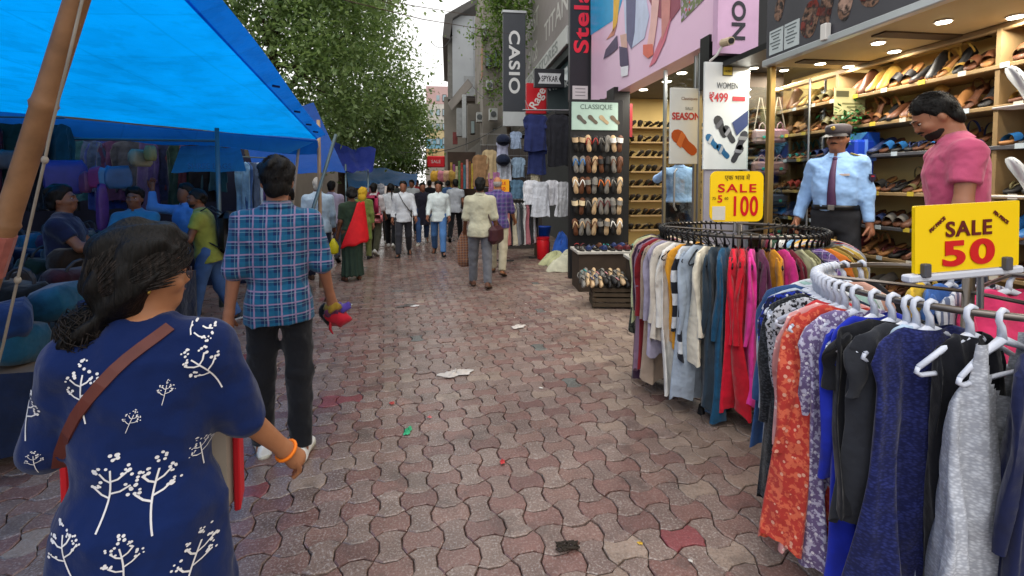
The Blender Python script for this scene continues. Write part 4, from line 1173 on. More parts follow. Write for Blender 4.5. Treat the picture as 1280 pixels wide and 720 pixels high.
for k, (px, py) in enumerate(((629, 175), (629, 200))):
    r = root('cap', 'dark navy cap with a brim, %s of the two on the wire grid' % ('upper', 'lower')[k], 'cap', tuple(at(px, py, 17.1)), 0, 'caps on the wire grid')
    m = MB(); m.ell((0, 0, 0), (.17, .15, .14), 14, 8); m.build('crown', CL('1d2438'), r, True)
    m = MB(); m.prism([(.17 * math.cos(a), .17 * math.sin(a) - .05) for a in [PI + PI * i / 10 for i in range(11)]], 'z', -.06, -.045); m.build('brim', CL('1a2030'), r)
so = root('small_sale_sign', 'small orange-yellow price sign behind the bald man', 'sign', tuple(at(627, 242, 14.6)))
m = MB(); m.box((0, 0, .14), (.3, .01, .28), 0, .003); m.build('panel', M(S(240, 168, 20), .45, .05), so)
text('SALE', .08, RED, so, (0, -.008, .2), RT, off=.001); text('150', .1, RED, so, (0, -.008, .09), RT, off=.0015)
m = MB(); m.tube([(0, .01, -.25), (0, .01, .05)], .008, 6); m.build('stem', chrome, so)
# ================================================================== LEFT SIDE: BLUE TARPAULINS AND STALLS
def tarp_mat(name, col, trc, k):
    t = NT(name)
    n = t.noise(1.4, 4); w = t.n('TexWave'); w.inputs['Scale'].default_value = 60; t.l(t.coord(), w.inputs['Vector'])
    c = t.mix(t.ramp(n, [(.3, 0.0), (.7, 1.0)]), tuple(x * .8 for x in col), col)
    st_ = t.noise(.8, 5, rough=.7); cr_ = t.noise(3.5, 5, rough=.65)
    o_ = t.sep()
    def fold(k, per):
        return t.math('GREATER_THAN', t.math('ABSOLUTE', t.math('SUBTRACT', t.math('FRACT', t.math('MULTIPLY', t.math('ADD', o_[k], t.math('MULTIPLY', n, .08)), 1 / per)), .5)), .012)
    fl_ = t.math('MAXIMUM', t.math('MULTIPLY', fold(0, .74), fold(1, .74)), .86)
    f_ = t.math('MULTIPLY', t.math('MULTIPLY', fl_, t.ramp(st_, [(.3, .72), (.65, 1.0)])), t.ramp(cr_, [(.42, .86), (.5, 1.0)]))
    b = t.bsdf(c, .45, 0, .3, t.math('ADD', cr_, t.noise(12, 3)), .4, .03)
    tr = t.n('BsdfTranslucent'); t.l(t.mix(1.0, trc, f_, 'MULTIPLY'), tr.inputs[0])
    mx = t.n('MixShader'); mx.inputs[0].default_value = k
    t.l(b.outputs[0], mx.inputs[1]); t.l(tr.outputs[0], mx.inputs[2])
    return t.done(mx)
TARP = tarp_mat('blue_tarpaulin', (.01, .15, .6), (.0, .33, .95), .7)
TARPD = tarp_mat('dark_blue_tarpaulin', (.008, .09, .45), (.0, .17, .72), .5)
TARPL = tarp_mat('pale_blue_tarpaulin', (.05, .28, .55), (.08, .5, .9), .6)
bamboo = M('8a6444', .55, .28, 9, .3, 40); steel = M('5d6e72', .4, .1, 5, 0, 80, .5); rope = M('8c8478', .9, .25)
def sheet(name, parent, a, b, c, d, mat, sag=.12, nu=22, nv=16, wr=.012, th=.006, seed=0):
    """cloth between corners a-b (near edge) and d-c (far edge), with sag, wrinkles and thickness"""
    q = random.Random(seed); ph = [q.uniform(0, 6.3) for _ in range(6)]
    def P(u, v):
        p = (Vector(a) * (1 - u) + Vector(b) * u) * (1 - v) + (Vector(d) * (1 - u) + Vector(c) * u) * v
        s = -sag * math.sin(PI * u) ** .7 * math.sin(PI * v) ** .7
        s += wr * min(1, 8 * u * (1 - u)) * (math.sin(9 * u + 5 * v + ph[0]) + .6 * math.sin(17 * v - 6 * u + ph[1]) + .5 * math.sin(23 * u + ph[2] + 3 * v))
        return (p.x, p.y, p.z + s)
    m = MB(); m.grid(P, nu, nv)
    return m.build(name, mat, parent, True)
N_, F_ = at(150, -92, 3.4), at(397, 174, 11.3)
N_ = N_ + (N_ - F_) * .55  # unseen stretch added behind the camera to shade the stalls and left paving
RL_, NL_ = at(-160, 126, 8.4), Vector((-6.6, -3.2, 3.5))
t1 = root('blue_tarp_canopy', 'big bright blue tarpaulin canopy stretched over the left stalls', 'canopy', (0, 0, 0))
sheet('tarp_sheet', t1, NL_, N_, F_, RL_, TARP, .10, 40, 40, .008)
out = Vector((.13, .03, .05))
def flap(u, v):
    p = N_ * (1 - u) + F_ * u
    k = .55 + .45 * (1 - u)
    s = .02 * math.sin(14 * u) * v
    return tuple(p + out * (v * 1.15 - .15) * (1.25 - .35 * u) + Vector((0, 0, s + .008)))
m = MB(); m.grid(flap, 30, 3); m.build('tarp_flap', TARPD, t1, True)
for u in (.66, .78, .87, .935):
    p = Vector(flap(u, .5)); m = MB(); m.tube([p + Vector((-.03, 0, -.02)), p + Vector((.03, .03, -.025))], .012, 6); m.build('eyelet', M('0a1a50', .5), t1)
def val(u, v):
    p = F_ * (1 - u) + RL_ * u
    dz = -.20 * v - .035 * math.sin(18 * u) * v
    return (p.x, p.y + .08 * v, p.z + dz - .02)
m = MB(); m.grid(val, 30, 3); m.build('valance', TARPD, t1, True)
# poles
def pole(nm, label, a, b, r, mat, cat='pole', nodes=True):
    ro = root(nm, label, cat, tuple(a))
    a, b = Vector(a), Vector(b); L = (b - a).length; n = max(2, int(L / .38)) if nodes else 1
    path = []; rr = []
    for k in range(n):
        for (t, s) in ((0, 1.0), (.06, .95), (.93, .95), (.975, 1.13)) if nodes else ((0, 1),):
            path.append((b - a) * ((k + t) / n)); rr.append(r * s * (1 - .12 * (k + t) / n))
    path.append(b - a); rr.append(r * .88)
    m = MB(); m.tube(path, rr, 14); m.build('shaft', mat, ro, True)
    return ro
pb = at(-62, 500, 2.35); pt = at(112, -50, 2.3)
dirp = (pt - pb).normalized(); foot = pb - dirp * (pb.z / dirp.z)
bp_ = pole('bamboo_pole', 'thick leaning bamboo pole at the left edge propping the tarpaulin', foot, pt + dirp * .35, .036, bamboo)
m = MB(); c = Vector(at(-8, 318, 2.33)) - Vector(foot)
m.tube([c - dirp * .07, c + dirp * .07], .041, 12); m.build('cloth_wrap', CL('9c5a50'), bp_)
rp = root('tarp_rope', 'pale rope tied beside the leaning bamboo pole', 'rope', tuple(foot))
rpts = [at(x, y, d) - foot for x, y, d in ((112, -40, 2.27), (84, 80, 2.27), (62, 170, 2.3), (56, 200, 2.3), (40, 270, 2.35), (22, 350, 2.4), (4, 430, 2.45), (-30, 560, 2.5))]
m = MB(); m.tube(rpts, .0042, 8); m.build('strand', rope, rp, True)
for k in (3, 5):
    m = MB(); m.ell(rpts[k], (.010, .009, .013), 10, 6); m.build('knot', rope, rp, True)
def vpole(nm, label, px, py, d, mat, r=.024, dx=0.0):
    top = at(px, py, d)
    pole(nm, label, (top.x + dx, top.y, 0), tuple(top), r, mat, 'pole', False)
vpole('tent_pole', 'grey steel tent pole behind the seller with raised arm', 271, 160, 9.6, steel, .03)
vpole('tent_pole', 'thin bamboo pole at the far corner of the blue canopy', 398, 150, 11.4, M('a08468', .6, .2), .03)
pole('slanting_pole', 'slanting green-grey pole at the far corner of the canopy', gd(355, 10.6), at(420, 168, 11.6), .028, steel, 'pole', False)
pole('slanting_stick', 'pale leaning stick behind the checked-shirt man', gd(352, 11.2), at(374, 178, 11.2), .022, M('9a8a78', .6, .2), 'pole', False)
# banner and pale under-sheet
ba = root('pale_banner', 'pale turquoise banner hanging under the canopy behind the raised arm', 'banner', (0, 0, 0))
sheet('cloth', ba, at(214, 216, 9.9), at(308, 214, 10.0), at(300, 184, 10.2), at(226, 182, 10.1), TARPL, .02, 12, 6, .008)
text('SHREE BAGS', .10, M('2c6a9c', .5, 0), ba, tuple(at(262, 208, 9.82)), (R(90), 0, R(-2)), name='lettering')
us = root('under_sheet', 'light blue under-sheet sagging below the canopy edge', 'canopy', (0, 0, 0))
sheet('cloth', us, at(-40, 158, 8.6), at(360, 192, 10.6), at(392, 178, 11.2), at(-40, 136, 8.6), TARPL, .05, 24, 5, .012, seed=4)
t2 = root('dark_tarp_canopy', 'deep blue tarpaulin stall roof just beyond the bright canopy', 'canopy', (0, 0, 0))
sheet('tarp_sheet', t2, at(318, 216, 12.4), at(432, 216, 13.2), at(392, 128, 14.5), at(300, 150, 14.5), TARPD, .05, 16, 10, .015, seed=2)
t3 = root('indigo_tarp_canopy', 'crumpled indigo tarpaulin roof third along the left stalls', 'canopy', (0, 0, 0))
sheet('tarp_sheet', t3, at(425, 215, 16.6), at(466, 214, 17.2), at(470, 186, 18.5), at(412, 180, 18.5), tarp_mat('indigo_tarpaulin', (.03, .05, .3), (.03, .06, .4), .35), .12, 16, 10, .04, seed=3)
t4 = root('far_tarp_canopy', 'far light blue tarpaulin roofs above the crowd', 'canopy', (0, 0, 0))
sheet('tarp_sheet', t4, at(436, 234, 23), at(520, 231, 25), at(522, 217, 28), at(430, 205, 27), tarp_mat('far_tarpaulin', (.02, .2, .6), (.02, .35, .85), .4), .1, 16, 8, .05, seed=5)
for (px, py, d, lab) in ((432, 205, 16.8, 'post under the indigo roof, left'), (460, 212, 17.2, 'thin post under the indigo roof, right'), (333, 214, 12.6, 'dark post at the left of the deep blue roof')):
    vpole('tent_pole', lab, px, py, d, steel, .022)
# back of the stalls
stl = root('stall_backdrop', 'dark cloth backdrop behind the left stalls', 'backdrop', (0, 0, 0))
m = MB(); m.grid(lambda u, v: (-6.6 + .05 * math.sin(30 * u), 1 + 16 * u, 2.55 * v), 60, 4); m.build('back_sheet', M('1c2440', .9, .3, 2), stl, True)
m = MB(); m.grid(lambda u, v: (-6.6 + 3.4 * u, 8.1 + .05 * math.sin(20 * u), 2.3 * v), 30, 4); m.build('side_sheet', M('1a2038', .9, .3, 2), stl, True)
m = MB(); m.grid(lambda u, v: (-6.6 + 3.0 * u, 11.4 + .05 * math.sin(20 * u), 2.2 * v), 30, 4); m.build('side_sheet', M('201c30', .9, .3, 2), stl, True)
# hanging goods under the canopy
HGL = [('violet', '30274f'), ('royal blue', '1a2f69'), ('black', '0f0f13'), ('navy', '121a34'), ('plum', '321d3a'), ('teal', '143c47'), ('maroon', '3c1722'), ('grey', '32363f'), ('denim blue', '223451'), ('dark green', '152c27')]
q = random.Random(11)
PLc = ('on the far rail of the left stall', 'on the inner rail of the left stall')
for row, (y0, x0, x1, z, n) in enumerate(((7.55, -6.2, -3.3, 2.28, 16), (6.1, -6.3, -4.3, 2.35, 9))):
    rl = root('clothes_rail', '%s rail of hanging clothes under the blue canopy' % ('far', 'inner')[row], 'rail', (0, 0, 0))
    m = MB(); m.tube([(x0, y0, z), (x1, y0, z)], .012, 6); m.build('bar', steel, rl)
    for k in range(n):
        nm, c = HGL[(k * 3 + row) % 10]
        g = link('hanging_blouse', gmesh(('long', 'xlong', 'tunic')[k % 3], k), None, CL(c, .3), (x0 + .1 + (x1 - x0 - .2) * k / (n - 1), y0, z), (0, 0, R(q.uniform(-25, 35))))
        tag(g, '%s top %s, place %s' % (nm, PLc[row], ('one', 'two', 'three', 'four', 'five', 'six', 'seven', 'eight', 'nine', 'ten', 'eleven', 'twelve', 'thirteen', 'fourteen', 'fifteen', 'sixteen')[k]), 'garment', 'clothes hanging under the blue canopy')
rl = root('clothes_rail', 'street-side rail of scarves at the far end of the left stall', 'rail', (0, 0, 0))
a, b = at(300, 196, 11.3), at(345, 198, 12.2)
m = MB(); m.tube([a, b], .012, 6); m.build('bar', steel, rl)
for k in range(9):
    nm, c = (('pale blue', '6c94b4'), ('denim', '3c5c8c'), ('slate', '4c5c74'), ('white', 'a0b0c0'), ('violet', '5c4c88'), ('navy', '24305c'), ('teal', '2c6470'), ('grey', '78849c'), ('indigo', '2c3478'))[k]
    tag(link('scarf', gmesh('pants', k), None, CL(c, .3), a.lerp(b, (k + .5) / 9), (0, 0, R(q.uniform(-40, 40))), (1, 1, 1.1)), '%s scarf on the street-side rail of the left stall' % nm, 'scarf', 'scarves under the blue canopy')
# tables with heaps of bags
def stall_table(lab, x, y, w, d, hgt, rz=0.0, cloth='22345c'):
    r = root('stall_table', lab, 'table', (x, y, 0), rz)
    m = MB(); m.box((0, 0, hgt), (w, d, .04), 0, .006); m.build('table_top', M('5a4a3c', .7, .2), r)
    for sx in (-1, 1):
        for sy in (-1, 1):
            m = MB(); m.box((sx * (w / 2 - .05), sy * (d / 2 - .05), hgt / 2 - .012), (.05, .05, hgt - .024)); m.build('leg', M('4a3c30', .8, .2), r)
    def skirt(u, v):
        s = u * (2 * d + w); 
        if s < d: p = (w / 2 + .01, d / 2 - s)
        elif s < d + w: p = (w / 2 - (s - d), -d / 2 - .01)
        else: p = (-w / 2 - .01, -d / 2 + s - d - w)
        k = .025 * math.sin(s * 24) * v
        return (p[0] + k * (.7 if abs(p[0]) > w / 2 else .1), p[1] + k * (.1 if abs(p[0]) > w / 2 else -.7), hgt + .022 - v * (hgt - .08))
    m = MB(); m.grid(skirt, 70, 4); m.build('table_cloth', CL(cloth, .3), r, True)
    return r
def lump(nm, lab, cat, grp, loc, s, col, seed, kind='bag'):
    q = random.Random(seed); r = root(nm, lab, cat, loc, q.uniform(0, 6.3), grp)
    ph = [q.uniform(0, 6.3) for _ in range(5)]
    rings = []
    for j in range(9):
        v = j / 8; z = s[2] * v
        k = max(.55, (1 - abs(2 * v - 1) ** 5)) ** .5
        rings.append([(s[0] / 2 * k * math.copysign(abs(math.cos(a)) ** .3, math.cos(a)) * (1 + .06 * math.sin(3 * a + ph[0] + 4 * v)), s[1] / 2 * k * math.copysign(abs(math.sin(a)) ** .3, math.sin(a)) * (1 + .08 * math.sin(4 * a + ph[1])), z * (1 + .06 * math.sin(2 * a + ph[2]))) for a in [2 * PI * i / 18 for i in range(18)]])
    m = MB(); m.loft(rings); m.build('body', col, r, True)
    if kind == 'bag':
        m = MB(); m.tube([(-s[0] * .25, -s[1] * .2, s[2] * .9)] + [(s[0] * .25 * math.cos(PI - PI * i / 6), -s[1] * .2, s[2] * .9 + .11 * math.sin(PI * i / 6)) for i in range(1, 6)] + [(s[0] * .25, -s[1] * .2, s[2] * .9)], .011, 6); m.build('handle', M('26262c', .6), r)
        m = MB(); m.box((0, -s[1] * .47, s[2] * .42), (s[0] * .6, .05, s[2] * .4), 0, .02); m.build('pocket', col, r)
    return r
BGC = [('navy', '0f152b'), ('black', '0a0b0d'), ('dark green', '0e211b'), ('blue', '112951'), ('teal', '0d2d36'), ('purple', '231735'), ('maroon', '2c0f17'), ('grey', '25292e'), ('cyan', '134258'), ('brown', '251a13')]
tabs = [('low table heaped with bags at the left edge, nearest the bamboo pole', -3.05, 3.45, 1.6, 1.1, .55), ('table heaped with bags beside the dark-shirted seller', -3.45, 4.8, 1.7, 1.1, .68), ('far table of bags under the canopy near the raised arm', -4.0, 6.1, 1.6, .8, .75)]
ords = ['one', 'two', 'three', 'four', 'five', 'six', 'seven', 'eight', 'nine', 'ten', 'eleven', 'twelve', 'thirteen', 'fourteen', 'fifteen', 'sixteen', 'seventeen', 'eighteen']
for ti_, (lab, x, y, w, d, hgt) in enumerate(tabs):
    stall_table(lab, x, y, w, d, hgt, R(4), ('141d34', '141c30', '1a2236')[ti_])
    for k in range(30 if ti_ < 2 else 18):
        nm, c = BGC[(k * 7 + ti_ * 3) % 10]
        lay, kk = k // 15, k % 15
        gx, gy = (kk % 5) / 4 - .5, (kk // 5) / 2 - .5
        sx_, sy_, sz_ = q.uniform(.24, .36), q.uniform(.14, .24), q.uniform(.1, .24)
        lz = hgt + .03 + .14 * lay + .08 * (gy + .5)
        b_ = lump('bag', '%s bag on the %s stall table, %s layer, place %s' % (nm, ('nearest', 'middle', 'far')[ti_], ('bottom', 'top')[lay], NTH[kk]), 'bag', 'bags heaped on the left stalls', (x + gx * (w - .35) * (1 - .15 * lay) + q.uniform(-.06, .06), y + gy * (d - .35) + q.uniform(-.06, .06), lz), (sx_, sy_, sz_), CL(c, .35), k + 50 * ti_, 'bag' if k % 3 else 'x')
        b_.rotation_euler = (q.uniform(-.3, .3), q.uniform(-.3, .3), q.uniform(0, 6.3))
# shoes laid out at the front foot of the nearest stall
for k in range(26):
    c = q.choice(('black', 'navy', 'brown', 'grey', 'maroon', 'blue'))
    p = gnd(14 + 26 * (k % 5) + q.uniform(-6, 6), 448 + 14 * (k // 5), .16)
    shoe(q.choice(('shoe', 'band', 'flip')), M(SHC[c], .5, .2), DARKSOLE, 'stall_shoe', '%s shoe, row %s place %s on the low platform at the lower left' % (c, NTH[k // 5], NTH[k % 5]), 'shoe', 'shoes on the low platform at the left', TRS((p.x - .1, p.y, .145), 0, 0, q.uniform(-.6, .6) + R(-60)))
pl = root('low_platform', 'pale grey low platform board at the lower left edge', 'platform', (-3.5, 2.55, 0))
m = MB(); m.box((0, 0, .07), (1.75, 1.6, .14), 0, .008); m.build('board', M('8f989c', .5, .12, 2), pl)
for k in range(3):
    m = MB(); m.box((0, -.6 + .6 * k, -.005), (1.6, .08, .02)); m.build('batten', M('5c5048', .8), pl)
# hanging handbags and cushion-like round things behind the first seller
for k, (px, py, d, nm, c, s) in enumerate(((82, 222, 8.2, 'round violet', '363273', (.36, .14, .36)), (107, 228, 8.0, 'pink printed', '633553', (.14, .08, .22)), (121, 222, 8.0, 'magenta printed', '732b59', (.16, .08, .22)), (133, 222, 8.0, 'pale blue', '426d8d', (.12, .08, .2)), (148, 222, 8.1, 'steel blue', '2b4d70', (.24, .08, .24)), (176, 198, 8.3, 'cream flowered', '78735c', (.22, .1, .18)), (188, 192, 8.3, 'yellow flowered', '78764a', (.12, .08, .16)), (20, 200, 8.0, 'black and white striped', '42454a', (.3, .12, .2)), (128, 262, 7.9, 'mauve', '4d2b64', (.1, .06, .5)))):
    p = at(px, py, d)
    lump('hanging_bag', '%s bag hanging behind the sellers under the blue canopy' % nm, 'bag', 'bags hanging under the blue canopy', (p.x, p.y, p.z - s[2] / 2), s, M(c, .5, .2, 9), 300 + k, 'x')
# thin stall light rods, crossbeam
m = MB(); m.tube([at(-30, 172, 8.3), at(272, 176, 9.6)], .018, 6); m.build('crossbeam', steel, t1)

# ================================================================== TREES
def leafmat(name, c, c2):
    t = NT(name)
    g = t.n('NewGeometry')
    n = t.noise(1.1, 3, vec=g.outputs['Position']); r_ = g.outputs['Random Per Island']
    f = t.math('ADD', t.math('MULTIPLY', n, .6), t.math('MULTIPLY', r_, .45))
    col = t.mix(t.ramp(f, [(.3, 0.0), (.75, 1.0)]), c, c2)
    b = t.bsdf(col, .38, 0, .5)
    tr = t.n('BsdfTranslucent'); t.l(t.mix(.5, col, (.22, .32, .05)), tr.inputs[0])
    mx = t.n('MixShader'); mx.inputs[0].default_value = .5
    t.l(b.outputs[0], mx.inputs[1]); t.l(tr.outputs[0], mx.inputs[2])
    return t.done(mx)
LEAF = leafmat('leaf_dark', (.10, .18, .06), (.34, .45, .18)); LEAF2 = leafmat('leaf_light', (.06, .14, .03), (.18, .28, .07))
bark = M('4a3c30', .9, .3, 4, .5, 20)
def foliage(name, blobs, n, size, mat, parent, seed, clump=.28, per=26):
    g = np.random.default_rng(seed)
    vol = np.array([b[1][0] * b[1][1] * b[1][2] for b in blobs]); vol = vol ** .75; vol /= vol.sum()
    nc = max(3, n // per)
    bi = g.choice(len(blobs), nc, p=vol)
    C = np.array([b[0] for b in blobs], float)[bi]; Rr = np.array([b[1] for b in blobs], float)[bi]
    d = g.normal(size=(nc, 3)); d /= np.linalg.norm(d, axis=1)[:, None]
    rad = g.uniform(.0, 1, nc) ** .33 * (1 + .12 * g.normal(size=nc))
    cc = C + d * Rr * rad[:, None]
    P = np.repeat(cc, per, 0) + g.normal(size=(nc * per, 3)) * np.array([clump, clump, clump * .7])
    k = len(P)
    s = size * g.uniform(.6, 1.25, k)
    a = g.uniform(0, 2 * PI, k); el = g.uniform(-1.1, .35, k)
    D = np.stack([np.cos(a) * np.cos(el), np.sin(a) * np.cos(el), np.sin(el)], 1)
    up = np.array([0, 0, 1.0]) + g.normal(size=(k, 3)) * .45
    W = np.cross(D, up); W /= np.linalg.norm(W, axis=1)[:, None]
    N = np.cross(W, D)
    tip = P + D * s[:, None]; mid = P + D * (s * .5)[:, None] - N * (s * .08)[:, None]
    V = np.stack([P, mid + W * (s * .24)[:, None], tip - N * (s * .14)[:, None], mid - W * (s * .24)[:, None]], 1).reshape(-1, 3)
    Q = np.arange(k * 4).reshape(-1, 4)
    me = np_mesh(name, V, Q, mat, False)
    o = bpy.data.objects.new(name, me); COL.objects.link(o); o.parent = parent
    return o
def tree(label, base, top, blobs, n, size, mat, seed, r=.2):
    ro = root('street_tree', label, 'tree', tuple(base))
    b0 = Vector(base)
    bl_ = [((Vector(c) - b0)[:], rr) for c, rr in blobs]
    q = random.Random(seed)
    T = Vector(top) - b0
    m = MB(); m.tube([(0, 0, -.1), T * .3 + Vector((.08, 0, 0)), T * .65 + Vector((-.06, .05, 0)), T], [r * 1.25, r, r * .85, r * .6], 12); tk = m.build('trunk', bark, ro, True)
    for c, rr in bl_:
        c = Vector(c); a = T * q.uniform(.62, .98)
        m = MB(); mid = a.lerp(c, .5) + Vector((q.uniform(-.3, .3), q.uniform(-.3, .3), .25))
        m.tube([a, mid, c, c + (c - a) * .25], [r * .45, r * .3, r * .16, r * .05], 7)
        for k in range(3):
            e = c + Vector((q.uniform(-1, 1) * rr[0], q.uniform(-1, 1) * rr[1], q.uniform(-.5, .8) * rr[2])) * .8
            m.tube([mid.lerp(c, .6), mid.lerp(e, .6) + Vector((0, 0, .2)), e], [r * .14, r * .1, r * .03], 5)
        m.build('limb', bark, ro, True)
    foliage('crown', bl_, n, size, mat, ro, seed)
    return ro
def A_(px, py, d): return tuple(at(px, py, d))
tree('large dark-leaved street tree behind the blue canopy, nearest one', gd(330, 19), at(340, 60, 19), [(A_(330, 40, 18.5), (2.3, 2.2, 2.4)), (A_(380, -30, 19), (2.1, 2.0, 2.0)), (A_(270, -20, 18), (2.0, 2, 2.2)), (A_(395, 110, 18.5), (1.7, 1.7, 1.5)), (A_(360, -130, 18), (2.6, 2.2, 2)), (A_(425, 50, 20), (1.6, 1.6, 1.7))], 34000, .155, LEAF, 1)
tree('second street tree with dense crown beside the pale sky gap', gd(425, 27), at(430, 90, 27), [(A_(446, 85, 26), (2.1, 2, 2.2)), (A_(480, 150, 26), (1.6, 1.6, 1.4)), (A_(420, 160, 25), (1.8, 1.8, 1.3)), (A_(440, 0, 26), (1.6, 1.8, 1.9)), (A_(497, 120, 27), (.95, 1.2, 1.1)), (A_(410, -60, 26), (1.9, 2, 1.9))], 30000, .17, LEAF, 2)
tree('lighter green far tree at the end of the left row', gd(485, 38), at(490, 150, 38), [(A_(500, 178, 37), (1.6, 1.8, 1.5)), (A_(470, 195, 36), (1.6, 1.6, 1.1)), (A_(515, 150, 38), (1.0, 1.2, 1.3)), (A_(512, 205, 37), (.9, 1.2, .7))], 11000, .2, LEAF2, 3)
tree('tree whose sparse branch reaches over the street at the top', Vector((-7.6, 9.6, 0)), (-6.8, 9.6, 8.2), [(A_(510, 6, 14), (.45, .4, .16)), (A_(528, 24, 14), (.2, .2, .16)), (A_(480, -34, 14), (.8, .7, .3)), (A_(420, -90, 14), (1.3, 1.2, .7))], 1500, .12, LEAF, 4, .05)
tree('small tree and creeper growing on the old buildings at right', gd(640, 30), at(632, 40, 29), [(A_(632, 20, 25.5), (.75, .6, 1.0)), (A_(620, -10, 25.5), (.5, .6, .5)), (A_(645, -20, 26), (1.0, .8, .9)), (A_(622, 70, 25.3), (.28, .3, .5)), (A_(622, 108, 25.2), (.25, .3, .45)), (A_(597, 45, 26), (.3, .3, .3)), (A_(638, 60, 25.6), (.3, .3, .9))], 5200, .15, LEAF2, 5, .1)
# ================================================================== FAR BUILDINGS
def fbox(name, mat, par, px0, px1, py0, py1, d, dep):
    a, b, c = at(px0, py1, d), at(px1, py1, d), at(px0, py0, d)
    z0, z1 = a.z, c.z
    m = MB(); m.box(((a.x + b.x) / 2, (a.y + b.y) / 2 + dep / 2, (z0 + z1) / 2), ((b - a).length, dep, z1 - z0))
    return m.build(name, mat, par)
fb = root('pastel_building', 'far pastel banded building closing the street', 'building', (0, 0, 0))
for (y0, y1, c) in ((108, 130, 'b89a98'), (130, 150, 'b8b4ac'), (150, 162, 'a8a89c'), (162, 174, 'b8a880'), (174, 186, '6c9cb0'), (186, 200, 'b09468'), (200, 232, '8c847c')):
    fbox('wall', M(c, .8, .1, .5), fb, 533, 575, y0, y1 - .2, 78 + (y0 - 108) * .002, 8)
for r_ in range(4):
    for k in range(3):
        w_ = fbox('window', M('5c5a58', .5, .1), fb, 537 + 8 * k, 542 + 8 * k, 118 + 18 * r_, 127 + 18 * r_, 77.9, .2)
        fbox('pane', M('8ca0a8', .2, .1), w_, 537.6 + 8 * k, 541.4 + 8 * k, 119 + 18 * r_, 126 + 18 * r_, 77.8, .1)
gb = root('grey_metal_clad_building', 'old building with a grey sheet-metal side wall and dark eaves', 'building', (0, 0, 0))
fbox('wall', M('a2a6aa', .55, .1, .6), gb, 566, 607, 20, 122, 44, 10)
fbox('corner_wall', M('6c6a66', .8, .15), gb, 560, 566, 46, 124, 44.2, 10)
m = MB()
a, b, c = at(553, 46, 43), at(556, 18, 43), at(612, -16, 43)
m.prism([(a.x, a.z), (b.x, b.z), (c.x, c.z), (c.x, c.z - .35), (at(566, 20, 43).x, at(566, 22, 43).z), (at(562, 48, 43).x, a.z - .1)], 'y', a.y, a.y + 12); m.build('eaves', M('4a4846', .7, .15), gb)
for k in range(4):
    fbox('seam', M('8a8e92', .6), gb, 574 + 9 * k, 574.5 + 9 * k, 20, 122, 43.97, .03)
fbox('lower_wall', M('77726a', .85, .2, .7), gb, 556, 640, 122, 235, 46, 10)
fbox('tank_panel', M('8f9294', .5, .1), gb, 580, 596, 95, 120, 43.5, .3)
ob = root('old_balcony_building', 'weathered old building with balconies, awnings and air conditioners behind the tower sign', 'building', (0, 0, 0))
fbox('wall', M('7c766e', .9, .25, .8), ob, 604, 700, -30, 215, 33, 6)
fbox('wall', M('8c6c54', .9, .25, .8), ob, 603, 622, 55, 95, 32.8, 1)
fbox('side_wall', M('6a655e', .9, .2, .8), ob, 585, 640, 130, 215, 36, 4)
for (x0, x1, y0, y1, d, c) in ((608, 616, 100, 112, 32.2, 'a8aaa8'), (612, 622, 135, 150, 31.5, 'b4b6b4'), (596, 603, 140, 152, 33.5, 'a4a6a4'), (603, 611, 30, 46, 32.0, '9c9e9c')):
    u = fbox('air_conditioner', M(c, .5, .1), ob, x0, x1, y0, y1, d, .5)
    m = MB(); p = at((x0 + x1) / 2, (y0 + y1) / 2, d - .03); m.tube([p, p + Vector((0, .02, 0))], .12, 14); m.build('fan', M('55585a', .5), u)
for (x0, x1, y0, y1) in ((607, 614, 62, 84), (617, 626, 62, 84), (588, 594, 150, 168), (616, 626, 160, 178), (630, 640, 150, 170)):
    w_ = fbox('window', M('4c4640', .7, .1), ob, x0, x1, y0, y1, 32.5, .3)
    fbox('pane', M('7c8a8c', .2, .1), w_, x0 + 1, x1 - 1, y0 + 1.5, y1 - 1.5, 32.4, .1)
def awn(px0, py0, px1, py1, d0, d1, c, par, lab='awning'):
    a, b = at(px0, py0, d0), at(px1, py1, d1); n = Vector((0, 0, .08))
    m = MB(); e = Vector((.2, -.9, -.5))
    m.add([a, b, b + e, a + e, a + n, b + n, b + e + n, a + e + n], [(0, 1, 2, 3)[::-1], (4, 5, 6, 7), (0, 4, 7, 3), (1, 2, 6, 5), (2, 3, 7, 6), (0, 1, 5, 4)])
    m.build(lab, M(c, .8, .2, 1), par)
awn(566, 205, 640, 148, 38, 30, '5a5650', ob); awn(572, 215, 650, 180, 34, 26, '4c4844', ob); awn(604, 62, 624, 40, 33, 31, '57524c', ob)
awn(560, 130, 585, 100, 42, 40, '5c5650', ob)
fbox('balcony', M('8d8f90', .7, .15), ob, 571, 586, 135, 170, 38, .6)
fbox('balcony_side', M('aaaeb0', .6, .1), ob, 578, 583, 118, 172, 37.5, .3)
fbox('shutter', M('7a3c3c', .7, .2), ob, 566, 572, 165, 180, 40, .3)
# wires
wi = root('overhead_cable', 'thin cables crossing between the old buildings', 'cable', tuple(at(575, 150, 30)))
for k, (a, b) in enumerate((((500, 190, 34), (640, 150, 30)), ((585, 100, 36), (640, 120, 26)), ((538, 52, 40), (566, 44, 42)))):
    A, B = at(*a), at(*b); o_ = Vector(wi.location)
    m = MB(); m.tube([A.lerp(B, t / 8) + Vector((0, 0, -.5 * math.sin(PI * t / 8))) - o_ for t in range(9)], .016, 5); m.build('wire', M('3a3a3c', .6), wi)
